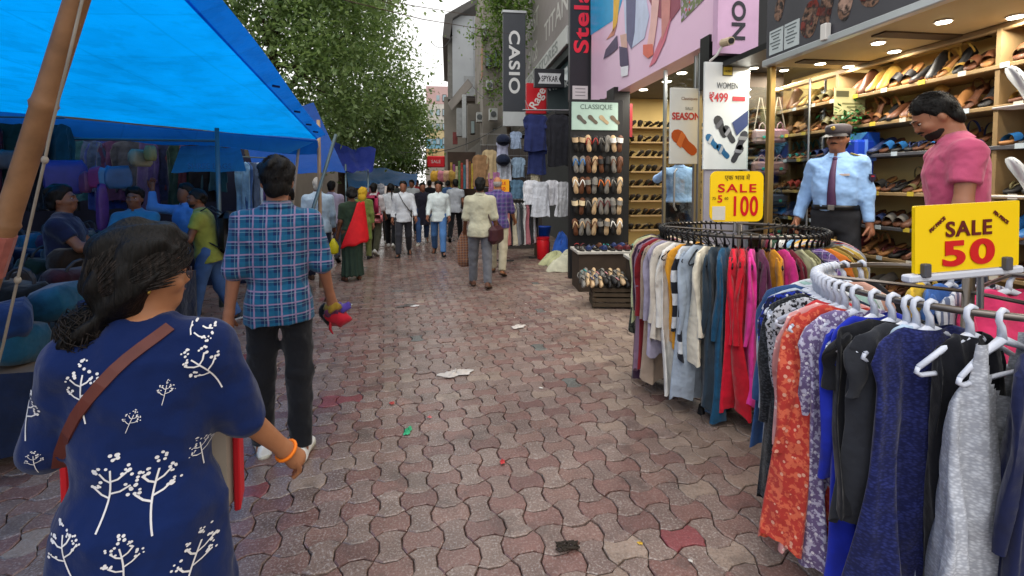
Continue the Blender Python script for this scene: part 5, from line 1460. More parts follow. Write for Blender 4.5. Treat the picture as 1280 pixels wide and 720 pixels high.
# shop fronts between: coloured hanging displays beneath the awnings
shp = root('far_shop_row', 'row of small open shops with hanging goods in the distance', 'shop', (0, 0, 0))
fbox('front', M('4a3c34', .9, .3, 1), shp, 560, 602, 190, 262, 34, 2)
for k in range(12):
    c = ('c09a54', '9c5c8c', 'd0c0a0', '6c8c5c', 'b84c44', '54889c', 'd8a8a0', '8c5c3c', 'd4b848', '7c6ca0', 'c8c4bc', '4c6c8c')[k]
    x = 563 + 3.3 * k
    fbox('hanging_goods', CL(c, .3), shp, x, x + 2.6, 203 - k * .6 + (k % 3) * 3, 236, 32 - .25 * k, .15)
rs = root('red_hanging_sign', 'red round-cornered sign above the far crowd', 'sign', tuple(at(545, 210, 36)))
m = MB(); m.box((0, 0, .3), (.85, .1, .55), 0, .06); m.build('panel', M(S(214, 30, 44), .5, .05), rs)
text('SALE', .22, M('e0d0d0', .5, 0), rs, (0, -.06, .3), RT)
for k, (px, c) in enumerate(((545, 'd8a83c'), (553, 'c87c8c'), (560, 'c8a080'), (568, 'b89448'))):
    p = at(px, 222, 35 - k)
    lump('far_balloon', '%s bundle of goods hanging under the red sign' % ('yellow', 'pink', 'beige', 'ochre')[k], 'goods', 'goods under the red sign', (p.x, p.y, p.z - .2), (.45, .4, .5), M(c, .6, .3, 5), 700 + k, 'x')
lb = root('far_left_building', 'low plastered building behind the trees at left', 'building', (0, 0, 0))
m = MB(); m.box((-11, 22, 2.5), (5, 50, 5)); m.build('wall', M('6c665c', .9, .2, .5), lb)
# ================================================================== PEOPLE
BIG = 0.12
class Field:
    """signed distance field on a rectilinear grid, meshed with surface nets"""
    def __init__(self, lo, hi, h, fine=None):
        self.ax = []
        for i in range(3):
            a = np.arange(lo[i] - 3 * h, hi[i] + 3 * h, h, dtype=np.float32)
            if i == 2 and fine is not None:
                z0, k = fine
                a = np.concatenate([np.arange(lo[2] - 3 * h, z0, h), np.arange(z0, hi[2] + 3 * h, h * k)]).astype(np.float32)
            self.ax.append(a)
        self.f = np.full([len(a) for a in self.ax], BIG, np.float32)
    def sl(self, lo, hi, mg=.09):
        s = []
        for i in range(3):
            i0 = int(np.searchsorted(self.ax[i], lo[i] - mg)); i1 = int(np.searchsorted(self.ax[i], hi[i] + mg))
            s.append(slice(max(0, i0), max(i0 + 1, i1)))
        return tuple(s)
    def pts(self, s):
        return (self.ax[0][s[0]][:, None, None], self.ax[1][s[1]][None, :, None], self.ax[2][s[2]][None, None, :])
    def union(self, s, d, k):
        a = self.f[s]
        if k <= 0: self.f[s] = np.minimum(a, d); return
        h = np.clip(.5 + .5 * (d - a) / k, 0, 1)
        self.f[s] = d * (1 - h) + a * h - k * h * (1 - h)
    def cone(self, a, b, r1, r2, k=.03, cut=None, sq=None):
        a, b = np.array(a, float), np.array(b, float); rm = max(r1, r2)
        s = self.sl(np.minimum(a, b) - rm, np.maximum(a, b) + rm); X, Y, Z = self.pts(s)
        ba = b - a; L2 = max(1e-9, float(ba @ ba))
        px, py, pz = X - a[0], Y - a[1], Z - a[2]
        raw = (px * ba[0] + py * ba[1] + pz * ba[2]) / L2
        t = np.clip(raw, 0, 1)
        d = np.sqrt((px - ba[0] * t) ** 2 + (py - ba[1] * t) ** 2 + (pz - ba[2] * t) ** 2) - (r1 + (r2 - r1) * t)
        if cut is not None:
            d = np.maximum(d, (raw - cut) * math.sqrt(L2))
        self.union(s, d, k)
    def ell(self, c, r, k=.02, Mi=None, neg=False):
        c = np.array(c, float); r = np.array(r, float)
        if Mi is None: s = self.sl(c - r, c + r)
        else:
            w = Mi.inverted() @ Vector(c); rm = max(r); s = self.sl(np.array(w) - rm, np.array(w) + rm)
        X, Y, Z = self.loc(s, Mi)
        qx, qy, qz = (X - c[0]) / r[0], (Y - c[1]) / r[1], (Z - c[2]) / r[2]
        k0 = np.sqrt(qx * qx + qy * qy + qz * qz) + 1e-6
        k1 = np.sqrt((qx / r[0]) ** 2 + (qy / r[1]) ** 2 + (qz / r[2]) ** 2) + 1e-6
        d = k0 * (k0 - 1) / k1
        if neg:
            a = self.f[s]; dd = -d; h = np.clip(.5 - .5 * (dd - a) / k, 0, 1)
            self.f[s] = dd * (1 - h) + a * h + k * h * (1 - h)
        else: self.union(s, d, k)
    def loc(self, s, Mi):
        X, Y, Z = self.pts(s)
        if Mi is None: return X, Y, Z
        return tuple(Mi[i][0] * X + Mi[i][1] * Y + Mi[i][2] * Z + Mi[i][3] for i in range(3))
    def loft(self, z, a, b, cx, cy, k=.03, Mi=None, s=None, pw=2.0):
        if s is None: s = (slice(None),) * 3
        X, Y, Z = self.loc(s, Mi)
        A, B = np.interp(Z, z, a), np.interp(Z, z, b); CX, CY = np.interp(Z, z, cx), np.interp(Z, z, cy)
        d = ((np.abs((X - CX) / A) ** pw + np.abs((Y - CY) / B) ** pw) ** (1 / pw) - 1) * np.minimum(A, B)
        d = np.maximum(d, np.maximum(z[0] - Z, Z - z[-1]))
        self.union(s, d.astype(np.float32), k)
    def wrinkle(self, amp, seed, freq=26, vz=.35):
        if amp <= 0: return
        g = np.random.default_rng(seed)
        X, Y, Z = self.pts((slice(None),) * 3)
        w = 0
        for i in range(8):
            d = g.normal(size=3); d /= np.linalg.norm(d); d[2] *= vz if i % 2 else 1.5
            f = freq * g.uniform(.5, 1.6)
            ph = f * (d[0] * X + d[1] * Y + d[2] * Z) + g.uniform(0, 6.3) + 1.3 * np.sin(8 * X + 6 * Z + 5 * Y + i)
            w = w + (1 - 1.9 * np.abs(np.sin(ph * .5)) ** .7)
        self.f -= (amp * .32 * np.clip(w + 2.6, 0, 6)).astype(np.float32)
    def mesh(self, name, mat):
        f = self.f; ins = f < 0
        nx, ny, nz = f.shape
        c = np.zeros((nx - 1, ny - 1, nz - 1), np.int8)
        for i in (0, 1):
            for j in (0, 1):
                for k in (0, 1):
                    c += ins[i:nx - 1 + i, j:ny - 1 + j, k:nz - 1 + k]
        act = (c > 0) & (c < 8)
        I = np.argwhere(act)
        if len(I) == 0: I = np.zeros((0, 3), int)
        idx = np.full(act.shape, -1, np.int32); idx[act] = np.arange(len(I))
        acc = np.zeros((len(I), 3)); cnt = np.zeros(len(I))
        corner = [(i, j, k) for i in (0, 1) for j in (0, 1) for k in (0, 1)]
        val = {cr: f[I[:, 0] + cr[0], I[:, 1] + cr[1], I[:, 2] + cr[2]] for cr in corner}
        for a in corner:
            for ax in range(3):
                if a[ax] == 0:
                    b = list(a); b[ax] = 1; b = tuple(b)
                    va, vb = val[a], val[b]
                    m = (va < 0) != (vb < 0)
                    t = np.where(m, va / np.where(m, va - vb, 1), 0)
                    p = np.tile(np.array(a, float), (len(I), 1)); p[:, ax] += t
                    acc[m] += p[m]; cnt[m] += 1
        p = acc / np.maximum(cnt, 1)[:, None]
        V = np.zeros((len(I), 3))
        for ax in range(3):
            A = self.ax[ax]; i0 = I[:, ax]
            V[:, ax] = A[i0] + (A[np.minimum(i0 + 1, len(A) - 1)] - A[i0]) * p[:, ax]
        quads = []
        for ax in range(3):
            u, v = [(1, 2), (2, 0), (0, 1)][ax]
            sl0 = [slice(1, n - 1) for n in f.shape]; sl0[ax] = slice(0, f.shape[ax] - 1)
            sl1 = list(sl0); sl1[ax] = slice(1, f.shape[ax])
            a, b = ins[tuple(sl0)], ins[tuple(sl1)]
            E = np.argwhere(a != b)
            if not len(E): continue
            off = np.array([1, 1, 1]); off[ax] = 0
            sign = a[E[:, 0], E[:, 1], E[:, 2]]
            E = E + off
            q = []
            for (du, dv) in ((0, 0), (1, 0), (1, 1), (0, 1)):
                e = E.copy(); e[:, u] -= du; e[:, v] -= dv
                q.append(idx[e[:, 0], e[:, 1], e[:, 2]])
            q = np.stack(q, 1)
            q[~sign] = q[~sign][:, ::-1]
            q = q[:, ::-1]
            quads.append(q[(q >= 0).all(1)])
        return V, np.concatenate(quads) if quads else np.zeros((0, 4), int)
def fmesh(F, name, mat, parent, extra=None, smooth_it=1):
    V, Q = F.mesh(name, mat)
    # relax a little
    for _ in range(smooth_it):
        n = len(V); acc = np.zeros((n, 3)); cnt = np.zeros(n)
        for i in range(4):
            a, b = Q[:, i], Q[:, (i + 1) % 4]
            np.add.at(acc, a, V[b]); np.add.at(cnt, a, 1)
            np.add.at(acc, b, V[a]); np.add.at(cnt, b, 1)
        V = V * .5 + .5 * acc / np.maximum(cnt, 1)[:, None]
    if extra is not None and extra.v:
        k = len(V); V = np.concatenate([V, np.array(extra.v, float)])
        Q = np.concatenate([Q, np.array([[i + k for i in f] if len(f) == 4 else [f[0] + k, f[1] + k, f[2] + k, f[2] + k] for f in extra.f], int)])
    me = np_mesh(name, V, Q, mat, True)
    me.validate()
    o = bpy.data.objects.new(name, me); COL.objects.link(o); o.parent = parent
    return o
def SKIN(c):
    t = NT('skin_%d' % len(_mats)); col = HX(c)
    n = t.noise(18, 3)
    cc = t.mix(n, tuple(x * .82 for x in col), tuple(min(1, x * 1.12) for x in col))
    b = t.bsdf(cc, .5, 0, .35, t.noise(160, 2), .08, .002)
    b.inputs['Subsurface Weight'].default_value = .08; b.inputs['Subsurface Radius'].default_value = (.02, .008, .004)
    _mats[('skin', c, len(_mats))] = t.m
    return t.done(b)
SK = {'a': SKIN('8a5a42'), 'b': SKIN('6e4632'), 'c': SKIN('9c6a50'), 'd': SKIN('a8724f')}
def hairmat(c='060504', c2='15110f'):
    t = NT('hair'); w = t.n('TexNoise'); w.inputs['Scale'].default_value = 9; w.inputs['Detail'].default_value = 5
    mp = t.n('Mapping'); mp.inputs['Scale'].default_value = (14, 14, 2.2); t.l(t.coord(), mp.inputs[0]); t.l(mp.outputs[0], w.inputs['Vector'])
    col = t.mix(t.ramp(w.outputs['Fac'], [(.4, 0.0), (.75, 1.0)]), HX(c), HX(c2))
    return t.done(t.bsdf(col, .55, 0, .2, w.outputs['Fac'], .6, .01))
HAIR = hairmat(); HAIRG = hairmat('8c8984', 'b8b4ae')
def person(label, loc, rz, H=1.7, girth=1.0, fem=False, belly=0.0, skin='a', res=.014, leg=((0, 0), (0, 0)), arm=None, fore=None, lean=0.0, head=(0, 0), hair='short', hairm=None,
           top=None, top_len=.84, sleeve=1.0, top_mat=None, ease=.018, bottom='trousers', bot_mat=None, shoes=None, shoe_kind='shoe', tuck=False, z0=0.0, fingers=True, face=False, group=None, stance=.09, skirt_w=.2, seed=0, wr=.005, collar=True, curl=.5, bottom_ease=.018, knee_out=0.0):
    s = H / 1.735
    ro = root('person', label, 'person', (loc[0], loc[1], z0), rz, group)
    # ---------- joints (person faces +Y, right hand at +X)
    Rl = Matrix.Translation((0, 0, .93 * s)) @ Matrix.Rotation(R(-lean), 4, 'X') @ Matrix.Translation((0, 0, -.93 * s))
    def up(p): return Rl @ Vector(p)
    hipw = (.093 if not fem else .098) * s * (.5 + .5 * girth)
    hips, knees, ank, toe = {}, {}, {}, {}
    for i, sd in enumerate((-1, 1)):
        sw, kn = leg[i][:2]; ab = leg[i][2] if len(leg[i]) > 2 else 2.0
        h = Vector((sd * hipw, 0, .90 * s))
        d = Vector((math.sin(R(ab)) * sd, math.sin(R(sw)), -math.cos(R(sw)))).normalized()
        k = h + d * .425 * s
        sh = sw - kn
        d2 = Vector((math.sin(R(ab)) * sd * .5, math.sin(R(sh)), -math.cos(R(sh)))).normalized()
        a = k + d2 * .405 * s
        fp = R(min(0, sh * .8) if kn > 8 else 0)
        t = a + Vector((sd * .03 * s, math.cos(fp) * .16 * s, math.sin(fp) * .16 * s - .045 * s))
        hips[sd], knees[sd], ank[sd], toe[sd] = h, k, a, t
    low = min(min(ank[sd].z - .078 * s for sd in (-1, 1)), min(toe[sd].z - .025 * s for sd in (-1, 1)))
    dz = Vector((0, 0, -low))
    for dct in (hips, knees, ank, toe):
        for sd in (-1, 1): dct[sd] = dct[sd] + dz
    Tz = Matrix.Translation(dz); Rl = Tz @ Rl
    arm = arm or ((0, 8, 12), (0, 8, 12)); shw = (.178 if not fem else .160) * s * (.55 + .45 * girth)
    sho, elb, wri, hnd = {}, {}, {}, {}
    for i, sd in enumerate((-1, 1)):
        sw, ab, el = arm[i]
        S_ = Rl @ Vector((sd * shw, -.005 * s, 1.378 * s))
        d = Vector((math.sin(R(ab)) * sd, math.sin(R(sw)) * math.cos(R(ab)), -math.cos(R(sw)) * math.cos(R(ab)))).normalized()
        E = S_ + d * .275 * s
        if fore and fore[i] is not None: d2 = Vector(fore[i]).normalized()
        else:
            fwd = Vector((0, 1, 0)); d2 = (d * math.cos(R(el)) + (fwd - d * fwd.dot(d)).normalized() * math.sin(R(el)) + Vector((-sd * .12, 0, 0)) * math.sin(R(el))).normalized()
        W = E + d2 * .245 * s
        sho[sd], elb[sd], wri[sd], hnd[sd] = S_, E, W, d2
    # ---------- torso profile
    Z = np.array([.80, .86, .93, 1.03, 1.15, 1.28, 1.37, 1.43, 1.475]) * s
    if fem: A = np.array([.11, .158, .172, .142, .145, .158, .150, .11, .06]); B = np.array([.10, .125, .130, .105, .108, .118, .098, .07, .055]); cy = np.array([-.01, -.012, -.012, 0, .004, .008, 0, -.005, -.005])
    else: A = np.array([.10, .148, .158, .145, .155, .170, .165, .115, .06]); B = np.array([.09, .115, .118, .105, .112, .122, .104, .075, .058]); cy = np.array([0, -.008, -.006, 0, .002, .004, -.004, -.008, -.008])
    bump = np.array([0, .02, .45, .9, 1.0, .35, 0, 0, 0]) * belly
    g = np.interp(Z / s, [1.35, 1.475], [girth, .5 + .5 * girth])
    A = (A * g + bump * .35) * s; B = (B * g + bump * .5) * s; cy = (cy + bump * .45) * s
    Mi = Rl.inverted()
    zeros = np.zeros(9)
    P_ = [*knees.values(), *ank.values(), *toe.values(), *elb.values(), *[wri[k] + hnd[k] * .2 * s for k in wri]]
    hp = Rl @ Vector((0, .01 * s, 1.474 * s))
    Hm = Matrix.Translation(hp) @ Matrix.Rotation(R(head[0]), 4, 'Z') @ Matrix.Rotation(R(-head[1]), 4, 'X') @ Matrix.Scale(s, 4) @ Matrix.Translation((0, -.01, -1.49))
    Hi = Hm.inverted()
    htop = Hm @ Vector((0, 0, 1.74))
    lo = np.array([min(p[i] for p in P_) - .12 for i in range(3)]); hi = np.array([max(p[i] for p in P_) + .12 for i in range(3)])
    lo[:2] = np.minimum(lo[:2], -.26); hi[:2] = np.maximum(hi[:2], .26); lo[2] = -.02; hi[2] = max(htop.z + .06, hi[2])
    lo[0] = min(lo[0], htop.x - .16); hi[0] = max(hi[0], htop.x + .16); lo[1] = min(lo[1], htop.y - .18); hi[1] = max(hi[1], htop.y + .18)
    # ---------- body, one surface
    F = Field(lo, hi, res, (hp.z - .02, .6) if face or res < .012 else None)
    F.loft(Z, A, B, zeros, cy, .02, Mi)
    for sd in (-1, 1):
        F.cone(hips[sd], knees[sd], .082 * s * girth, .054 * s, .04)
        F.cone(knees[sd], ank[sd], .053 * s, .036 * s, .03)
        F.cone(ank[sd] + Vector((0, -.02 * s, -.035 * s)), toe[sd], .036 * s, .026 * s, .02)
        F.cone(Rl @ Vector((sd * .055 * s, -.005 * s, 1.408 * s)), sho[sd], .050 * s, .052 * s * (.6 + .4 * girth), .05)
        F.cone(sho[sd], elb[sd], .052 * s * (.5 + .5 * girth), .040 * s * (.7 + .3 * girth), .03)
        F.cone(elb[sd], wri[sd], .041 * s * (.7 + .3 * girth), .027 * s, .025)
        F.cone(wri[sd], wri[sd] + hnd[sd] * .075 * s, .026 * s, .036 * s, .02)
    F.cone(Rl @ Vector((0, -.012 * s, 1.42 * s)), hp + Vector((0, 0, .05 * s)), .062 * s, .055 * s, .03)
    hk = .012 * s
    for c, r, k in (((0, .005, 1.635), (.076, .096, .10), .01), ((0, .032, 1.575), (.058, .07, .075), .03), ((0, .07, 1.545), (.030, .030, .026), .02)):
        F.ell(c, r, k, Hi)                           # distances below are in head units; close to metres
    if face or res < .013:
        for sx in (-1, 1):
            F.ell((sx * .033, .100, 1.632), (.017, .016, .012), .01, Hi, True)
            F.ell((sx * .077, -.002, 1.615), (.012, .020, .032), .008, Hi)
            F.ell((sx * .045, .072, 1.60), (.022, .024, .022), .02, Hi)
        F.ell((0, .102, 1.622), (.010, .014, .03), .014, Hi); F.ell((0, .107, 1.603), (.017, .017, .012), .014, Hi)
        F.ell((0, .098, 1.652), (.045, .012, .009), .012, Hi)
        F.ell((0, .096, 1.576), (.024, .014, .006), .006, Hi); F.ell((0, .093, 1.565), (.021, .014, .006), .006, Hi)
    ex = MB()
    if fingers:
        for sd in (-1, 1):
            d = hnd[sd]; lat_ = Vector((0, 1, 0)) - d * d.y
            if lat_.length < .2: lat_ = Vector((0, 0, 1)) - d * d.z
            lat_.normalize(); pal = d.cross(lat_) * (sd)     # curl direction: towards the thigh
            if pal.dot(Vector((-sd, 0, 0))) < 0: pal = -pal
            base = wri[sd] + d * .082 * s
            for fi, (of, ln) in enumerate(((.030, .072), (.011, .082), (-.009, .077), (-.028, .060))):
                b = base + lat_ * of * s
                c1 = curl * (.9 + .15 * fi)
                d1 = (d * math.cos(c1 * .6) + pal * math.sin(c1 * .6)); d2 = (d * math.cos(c1 * 1.7) + pal * math.sin(c1 * 1.7))
                p1 = b + d1 * ln * .5 * s; p2 = p1 + d2 * ln * .5 * s
                ex.tube([b - d * .02 * s, b, p1, p2, p2 + d2 * .004], [.011 * s, .0105 * s, .0095 * s, .0075 * s, .003], 6)
            tb_ = wri[sd] + d * .03 * s + lat_ * .028 * s
            ex.tube([tb_, tb_ + (d * .6 + lat_ * .6 + pal * .3) * .045 * s, tb_ + (d * .85 + lat_ * .55 + pal * .5) * .085 * s], [.015 * s, .0125 * s, .008 * s], 6)
    body = fmesh(F, 'body', SK[skin], ro, ex); shirt = None
    # ---------- trousers or skirt
    def clothfield():
        return Field(lo - .05, hi + .05, res)
    if bottom == 'trousers':
        F = clothfield(); e = bottom_ease * s
        zz = Z <= (1.04 * s if tuck else 1.0 * s)
        Zc = Z[:4].copy(); Zc[3] = 1.035 * s
        F.loft(Zc, A[:4] + e * .8, B[:4] + e * .8, zeros[:4], cy[:4], .02, Mi)
        for sd in (-1, 1):
            F.cone(hips[sd] + Vector((0, 0, .02)), knees[sd], .088 * s * girth + e * .6, .058 * s + e, .045)
            F.cone(knees[sd], ank[sd] + (knees[sd] - ank[sd]) * -.02, .058 * s + e, .044 * s + e * 1.1, .03, cut=1.0)
        F.wrinkle(wr, seed + 5, 34, .9)
        fmesh(F, 'trousers', bot_mat, ro)
    elif bottom == 'skirt':
        F = clothfield(); hz = .10 * s
        zs_ = np.array([hz, .4 * s, .8 * s, .95 * s, 1.05 * s]); w_ = skirt_w * s
        F.loft(zs_, np.array([w_ * 1.05, w_ * .95, .2 * s, .185 * s, .155 * s]), np.array([w_ * .9, w_ * .8, .155 * s, .15 * s, .12 * s]), zeros[:5], zeros[:5], .02)
        X, Y, Zg = F.pts((slice(None),) * 3)
        an = np.arctan2(Y, X); F.f += (.012 * np.sin(11 * an + 3 * Zg) * np.clip((1.0 * s - Zg) * 1.3, 0, 1)).astype(np.float32)
        fmesh(F, 'skirt', bot_mat, ro)
    # ---------- top
    if top_mat is not None:
        F = clothfield(); e = ease * s; zt = top_len * s
        Zt = np.array([zt] + [z for z in Z if z > zt + .02] ); Zt[-1] = (1.465 if collar else 1.482) * s
        ia = np.interp(Zt, Z, A); ib = np.interp(Zt, Z, B); ic = np.interp(Zt, Z, cy)
        if zt < .95 * s:
            low_ = Zt < .95 * s
            ia[low_] = np.maximum(ia[low_], .168 * s * girth); ib[low_] = np.maximum(ib[low_], .125 * s * girth)
        fl = np.interp(Zt / s, [.5, .95, 1.1, 1.42, 1.47], [2.6, 1.25, 1.0, .9, .3]) * e
        if tuck: fl = np.interp(Zt / s, [.9, 1.0, 1.08, 1.4, 1.47], [.2, .6, 1.5, .9, .3]) * e
        F.loft(Zt, ia + fl, ib + fl, np.zeros(len(Zt)), ic, .01, Mi, pw=2.2)
        for sd in (-1, 1):
            F.cone(Rl @ Vector((sd * .055 * s, -.005 * s, 1.404 * s)), sho[sd], .050 * s + e * .5, .054 * s * (.6 + .4 * girth) + e * .5, .05)
            c = min(1.0, sleeve * 2)
            if c > 0: F.cone(sho[sd], elb[sd], .055 * s * (.5 + .5 * girth) + e * .7, .045 * s * (.7 + .3 * girth) + e * .9, .035, cut=c if c < 1 else None)
            if sleeve > .5: F.cone(elb[sd], wri[sd], .045 * s * (.7 + .3 * girth) + e * .75, .030 * s + e * .6, .03, cut=(sleeve - .5) * 2)
        F.wrinkle(wr * 1.1, seed + 9, 30, .35)
        if top_len < .7:                                   # long top: hanging folds below the waist
            X, Y, Zg = F.pts((slice(None),) * 3); an = np.arctan2(Y, X)
            F.f += (.011 * np.sin(8 * an + 2.2 * np.sin(5 * Zg) + seed) * np.clip((1.12 * s - Zg) * 2.0, 0, 1)).astype(np.float32)
            F.f += (.005 * np.sin(26 * Zg + 9 * X + 2 * np.sin(14 * X)) * np.clip((Zg - .95 * s) * 6, 0, 1) * np.clip((1.3 * s - Zg) * 6, 0, 1)).astype(np.float32)
        shirt = fmesh(F, 'shirt', top_mat, ro)
        if collar:
            m = MB(); rg = []
            for (zz_, rr_) in ((1.44, .082), (1.492, .066), (1.50, .067), (1.462, .094)):
                rg.append([Rl @ Vector((math.cos(a) * rr_ * s, (-.012 + math.sin(a) * rr_ * .92 + .012 * (zz_ - 1.44) / .04) * s, (zz_ - .018 * max(0, math.sin(a))) * s)) for a in [R(100) + R(340) * i / 20 for i in range(21)]])
            m.loft(rg, cap=False, close=False); m.build('collar', top_mat, ro, True)
    # ---------- footwear
    if shoes is not None:
        for sd in (-1, 1):
            d = toe[sd] - ank[sd]; yaw = math.atan2(-d.x, d.y); pit = math.atan2(d.z + .045 * s, math.hypot(d.x, d.y))
            me_o = shoe(shoe_kind, shoes[0], shoes[1], 'shoe', None, None, None, Matrix.Translation(ank[sd]) @ Matrix.Rotation(yaw, 4, 'Z') @ Matrix.Rotation(pit, 4, 'X') @ Matrix.Translation((0, .055 * s, -.078 * s)) @ Matrix.Scale(1.02 * s, 4), ro)
    # ---------- hair
    if hair != 'none':
        Fh = Field(np.array([htop.x - .2, htop.y - .24, hp.z - .12]), np.array([htop.x + .2, htop.y + .2, htop.z + .06]), res * .6 if res < .013 else res * .8)
        s_ = (slice(None),) * 3
        X, Y, Zg = Fh.loc(s_, Hi)
        def E(c, r):
            qx, qy, qz = (X - c[0]) / r[0], (Y - c[1]) / r[1], (Zg - c[2]) / r[2]
            k0 = np.sqrt(qx * qx + qy * qy + qz * qz) + 1e-6
            return k0 * (k0 - 1) / (np.sqrt((qx / r[0]) ** 2 + (qy / r[1]) ** 2 + (qz / r[2]) ** 2) + 1e-6)
        th = {'short': .014, 'thick': .024, 'bald': .003, 'bun': .02, 'scarf': .03, 'cap': .008, 'braid': .014, 'thin': .009, 'lowbun': .036}[hair]
        d0 = E((0, 0, 1.638), (.077, .098, .102)); d = d0 - th
        nz_ = .004 * (np.sin(70 * X + 40 * Y) + np.sin(60 * Zg - 55 * Y + 2) + np.sin(90 * X - 50 * Zg))
        d = d + nz_ * (1 if hair != 'bald' else .1)
        if hair == 'scarf':
            d = np.minimum(d, E((0, -.03, 1.52), (.10, .10, .12)))
            zc = np.interp(Y, [-.2, .02, .06, .12], [1.40, 1.42, 1.60, 1.70])
        elif hair == 'lowbun': zc = np.interp(Y, [-.16, -.08, -.03, .02, .05, .085, .13], [1.50, 1.51, 1.54, 1.60, 1.645, 1.685, 1.71])
        elif hair in ('bun', 'braid'): zc = np.interp(Y, [-.16, -.03, .0, .05, .085, .13], [1.53, 1.545, 1.565, 1.62, 1.675, 1.70])
        elif hair == 'bald': zc = np.interp(Y, [-.13, -.04, -.01, .0], [1.55, 1.56, 1.60, 1.9])
        else: zc = np.interp(Y, [-.16, -.05, -.018, .005, .05, .085, .13], [1.528, 1.54, 1.60, 1.60, 1.668, 1.695, 1.715]) + .006 * np.sin(60 * X) + .005 * np.sin(90 * Y + 40 * X)
        if hair == 'bald': d = np.maximum(d, Zg - 1.65)
        if hair in ('short', 'thick', 'thin', 'lowbun', 'bun', 'braid'):
            tp = np.clip((Zg - zc) / .045, .0, 1) ** .7
            d0 = np.minimum(d0, E((0, -.035, 1.595), (.064, .066, .09))) if hair in ('short', 'thick', 'thin') else d0
            if hair in ('short', 'thick', 'thin'): tp = tp * (.3 + .7 * np.clip((Zg - 1.62) / .08, 0, 1))
            d = d0 + nz_ * tp - (.003 + th * tp * (1 + .45 * np.clip((Zg - 1.68) / .06, 0, 1)))
        d = np.maximum(d, (zc - Zg) * .8)
        Fh.f[...] = np.minimum(Fh.f, d)
        if hair == 'bun':
            Fh.union(s_, (E((0, -.115, 1.60), (.05, .045, .05)) + nz_).astype(np.float32), .02)
        if hair == 'lowbun':
            Fh.union(s_, (E((0, -.055, 1.575), (.085, .075, .085)) + nz_).astype(np.float32), .03)
            Fh.union(s_, (E((-.01, -.125, 1.475), (.052, .055, .07)) + nz_ * 1.6).astype(np.float32), .02)
        if hair == 'braid':
            for k in range(9):
                Fh.union(s_, (E((0, -.105 - .004 * k, 1.56 - .03 * k), (.022, .02, .024))).astype(np.float32), .01)
        if hair != 'cap' or True:
            fmesh(Fh, 'headscarf' if hair == 'scarf' else 'hair', hairm or HAIR, ro)
    ro['_'] = 0
    del ro['_']
    return dict(root=ro, Hm=Hm, Rl=Rl, wri=wri, hnd=hnd, elb=elb, sho=sho, s=s, ank=ank, hips=hips, body=body, shirt=shirt, prof=(Z, A, B, cy))
def face_bits(P, brow='17120f', beard=None, mouth='6a3c34', moustache=False):
    Hm = P['Hm']; ro = P['root']; dk = M('15100e', .35, 0); wt = M('c8c0b8', .3, 0)
    for sx in (-1, 1):
        m = MB(); m.ell((sx * .033, .087, 1.631), (.011, .008, .0042), 10, 6); m.xf(Hm); e = m.build('eye', wt, ro, True)
        m = MB(); m.ell((sx * .033, .0945, 1.631), (.0068, .004, .0050), 8, 6); m.xf(Hm); m.build('iris', dk, e, True)
        m = MB(); m.tube([(sx * .015, .105, 1.652), (sx * .034, .104, 1.659), (sx * .054, .09, 1.652)], [.004, .0055, .003], 6, flat=.6); m.xf(Hm); m.build('eyebrow', M(brow, .6, 0), ro, True)
    m = MB(); m.tube([(-.022, .097, 1.571), (0, .109, 1.572), (.022, .097, 1.571)], [.002, .0045, .002], 6); m.xf(Hm); m.build('lips', M(mouth, .5, 0), ro, True)
    if moustache:
        m = MB(); m.tube([(-.03, .094, 1.580), (-.012, .111, 1.588), (.012, .111, 1.588), (.03, .094, 1.580)], [.003, .007, .007, .003], 6); m.xf(Hm); m.build('moustache', HAIR, ro, True)
    if beard:
        c = Hm @ Vector((0, .05, 1.57)); sc = Hm.to_scale()[0]
        F = Field(np.array(c) - .11 * sc, np.array(c) + .11 * sc, .0045)
        Hi = Hm.inverted(); al = (slice(None),) * 3; X, Y, Zg = F.loc(al, Hi)
        def E(cc, r):
            qx, qy, qz = (X - cc[0]) / r[0], (Y - cc[1]) / r[1], (Zg - cc[2]) / r[2]
            k0 = np.sqrt(qx * qx + qy * qy + qz * qz) + 1e-6
            return k0 * (k0 - 1) / (np.sqrt((qx / r[0]) ** 2 + (qy / r[1]) ** 2 + (qz / r[2]) ** 2) + 1e-6)
        d = np.minimum(np.minimum(E((0, .032, 1.575), (.062, .074, .079)), E((0, .07, 1.545), (.035, .035, .031))), E((0, .005, 1.635), (.079, .099, .103)))
        lim = np.interp(Y, [-.01, .02, .05, .08, .12], [1.612, 1.588, 1.562, 1.566, 1.568])
        d = np.maximum(d, (Zg - lim) * .8); d = np.maximum(d, -.005 - Y); d = np.maximum(d, -E((0, .105, 1.571), (.026, .03, .0075)))
        F.f[...] = d
        fmesh(F, 'beard', M('1d130e', .8, .3, 60), ro, None, 1)
# ------------------------------------------------------------------ the people in the street
WSH = (M('d8d8d4', .5, .08), M('b8b4a4', .6, .1)); BSH = (M('17171a', .5, .1), M('0f0f10', .6, .1)); BRS = (M('4a3424', .5, .15), M('2a1e16', .6, .1)); SAN = (M('5c3c2c', .6, .1), M('3a2a20', .6, .1))
def pc_(px, d): 
    p = gd(px, d); return (p.x, p.y)
DEN = M('35507a', .9, .2, 9, .4, 200); BLK = CL('17181c'); GRY = CL('5e5f64'); NVY = CL('1d2236')
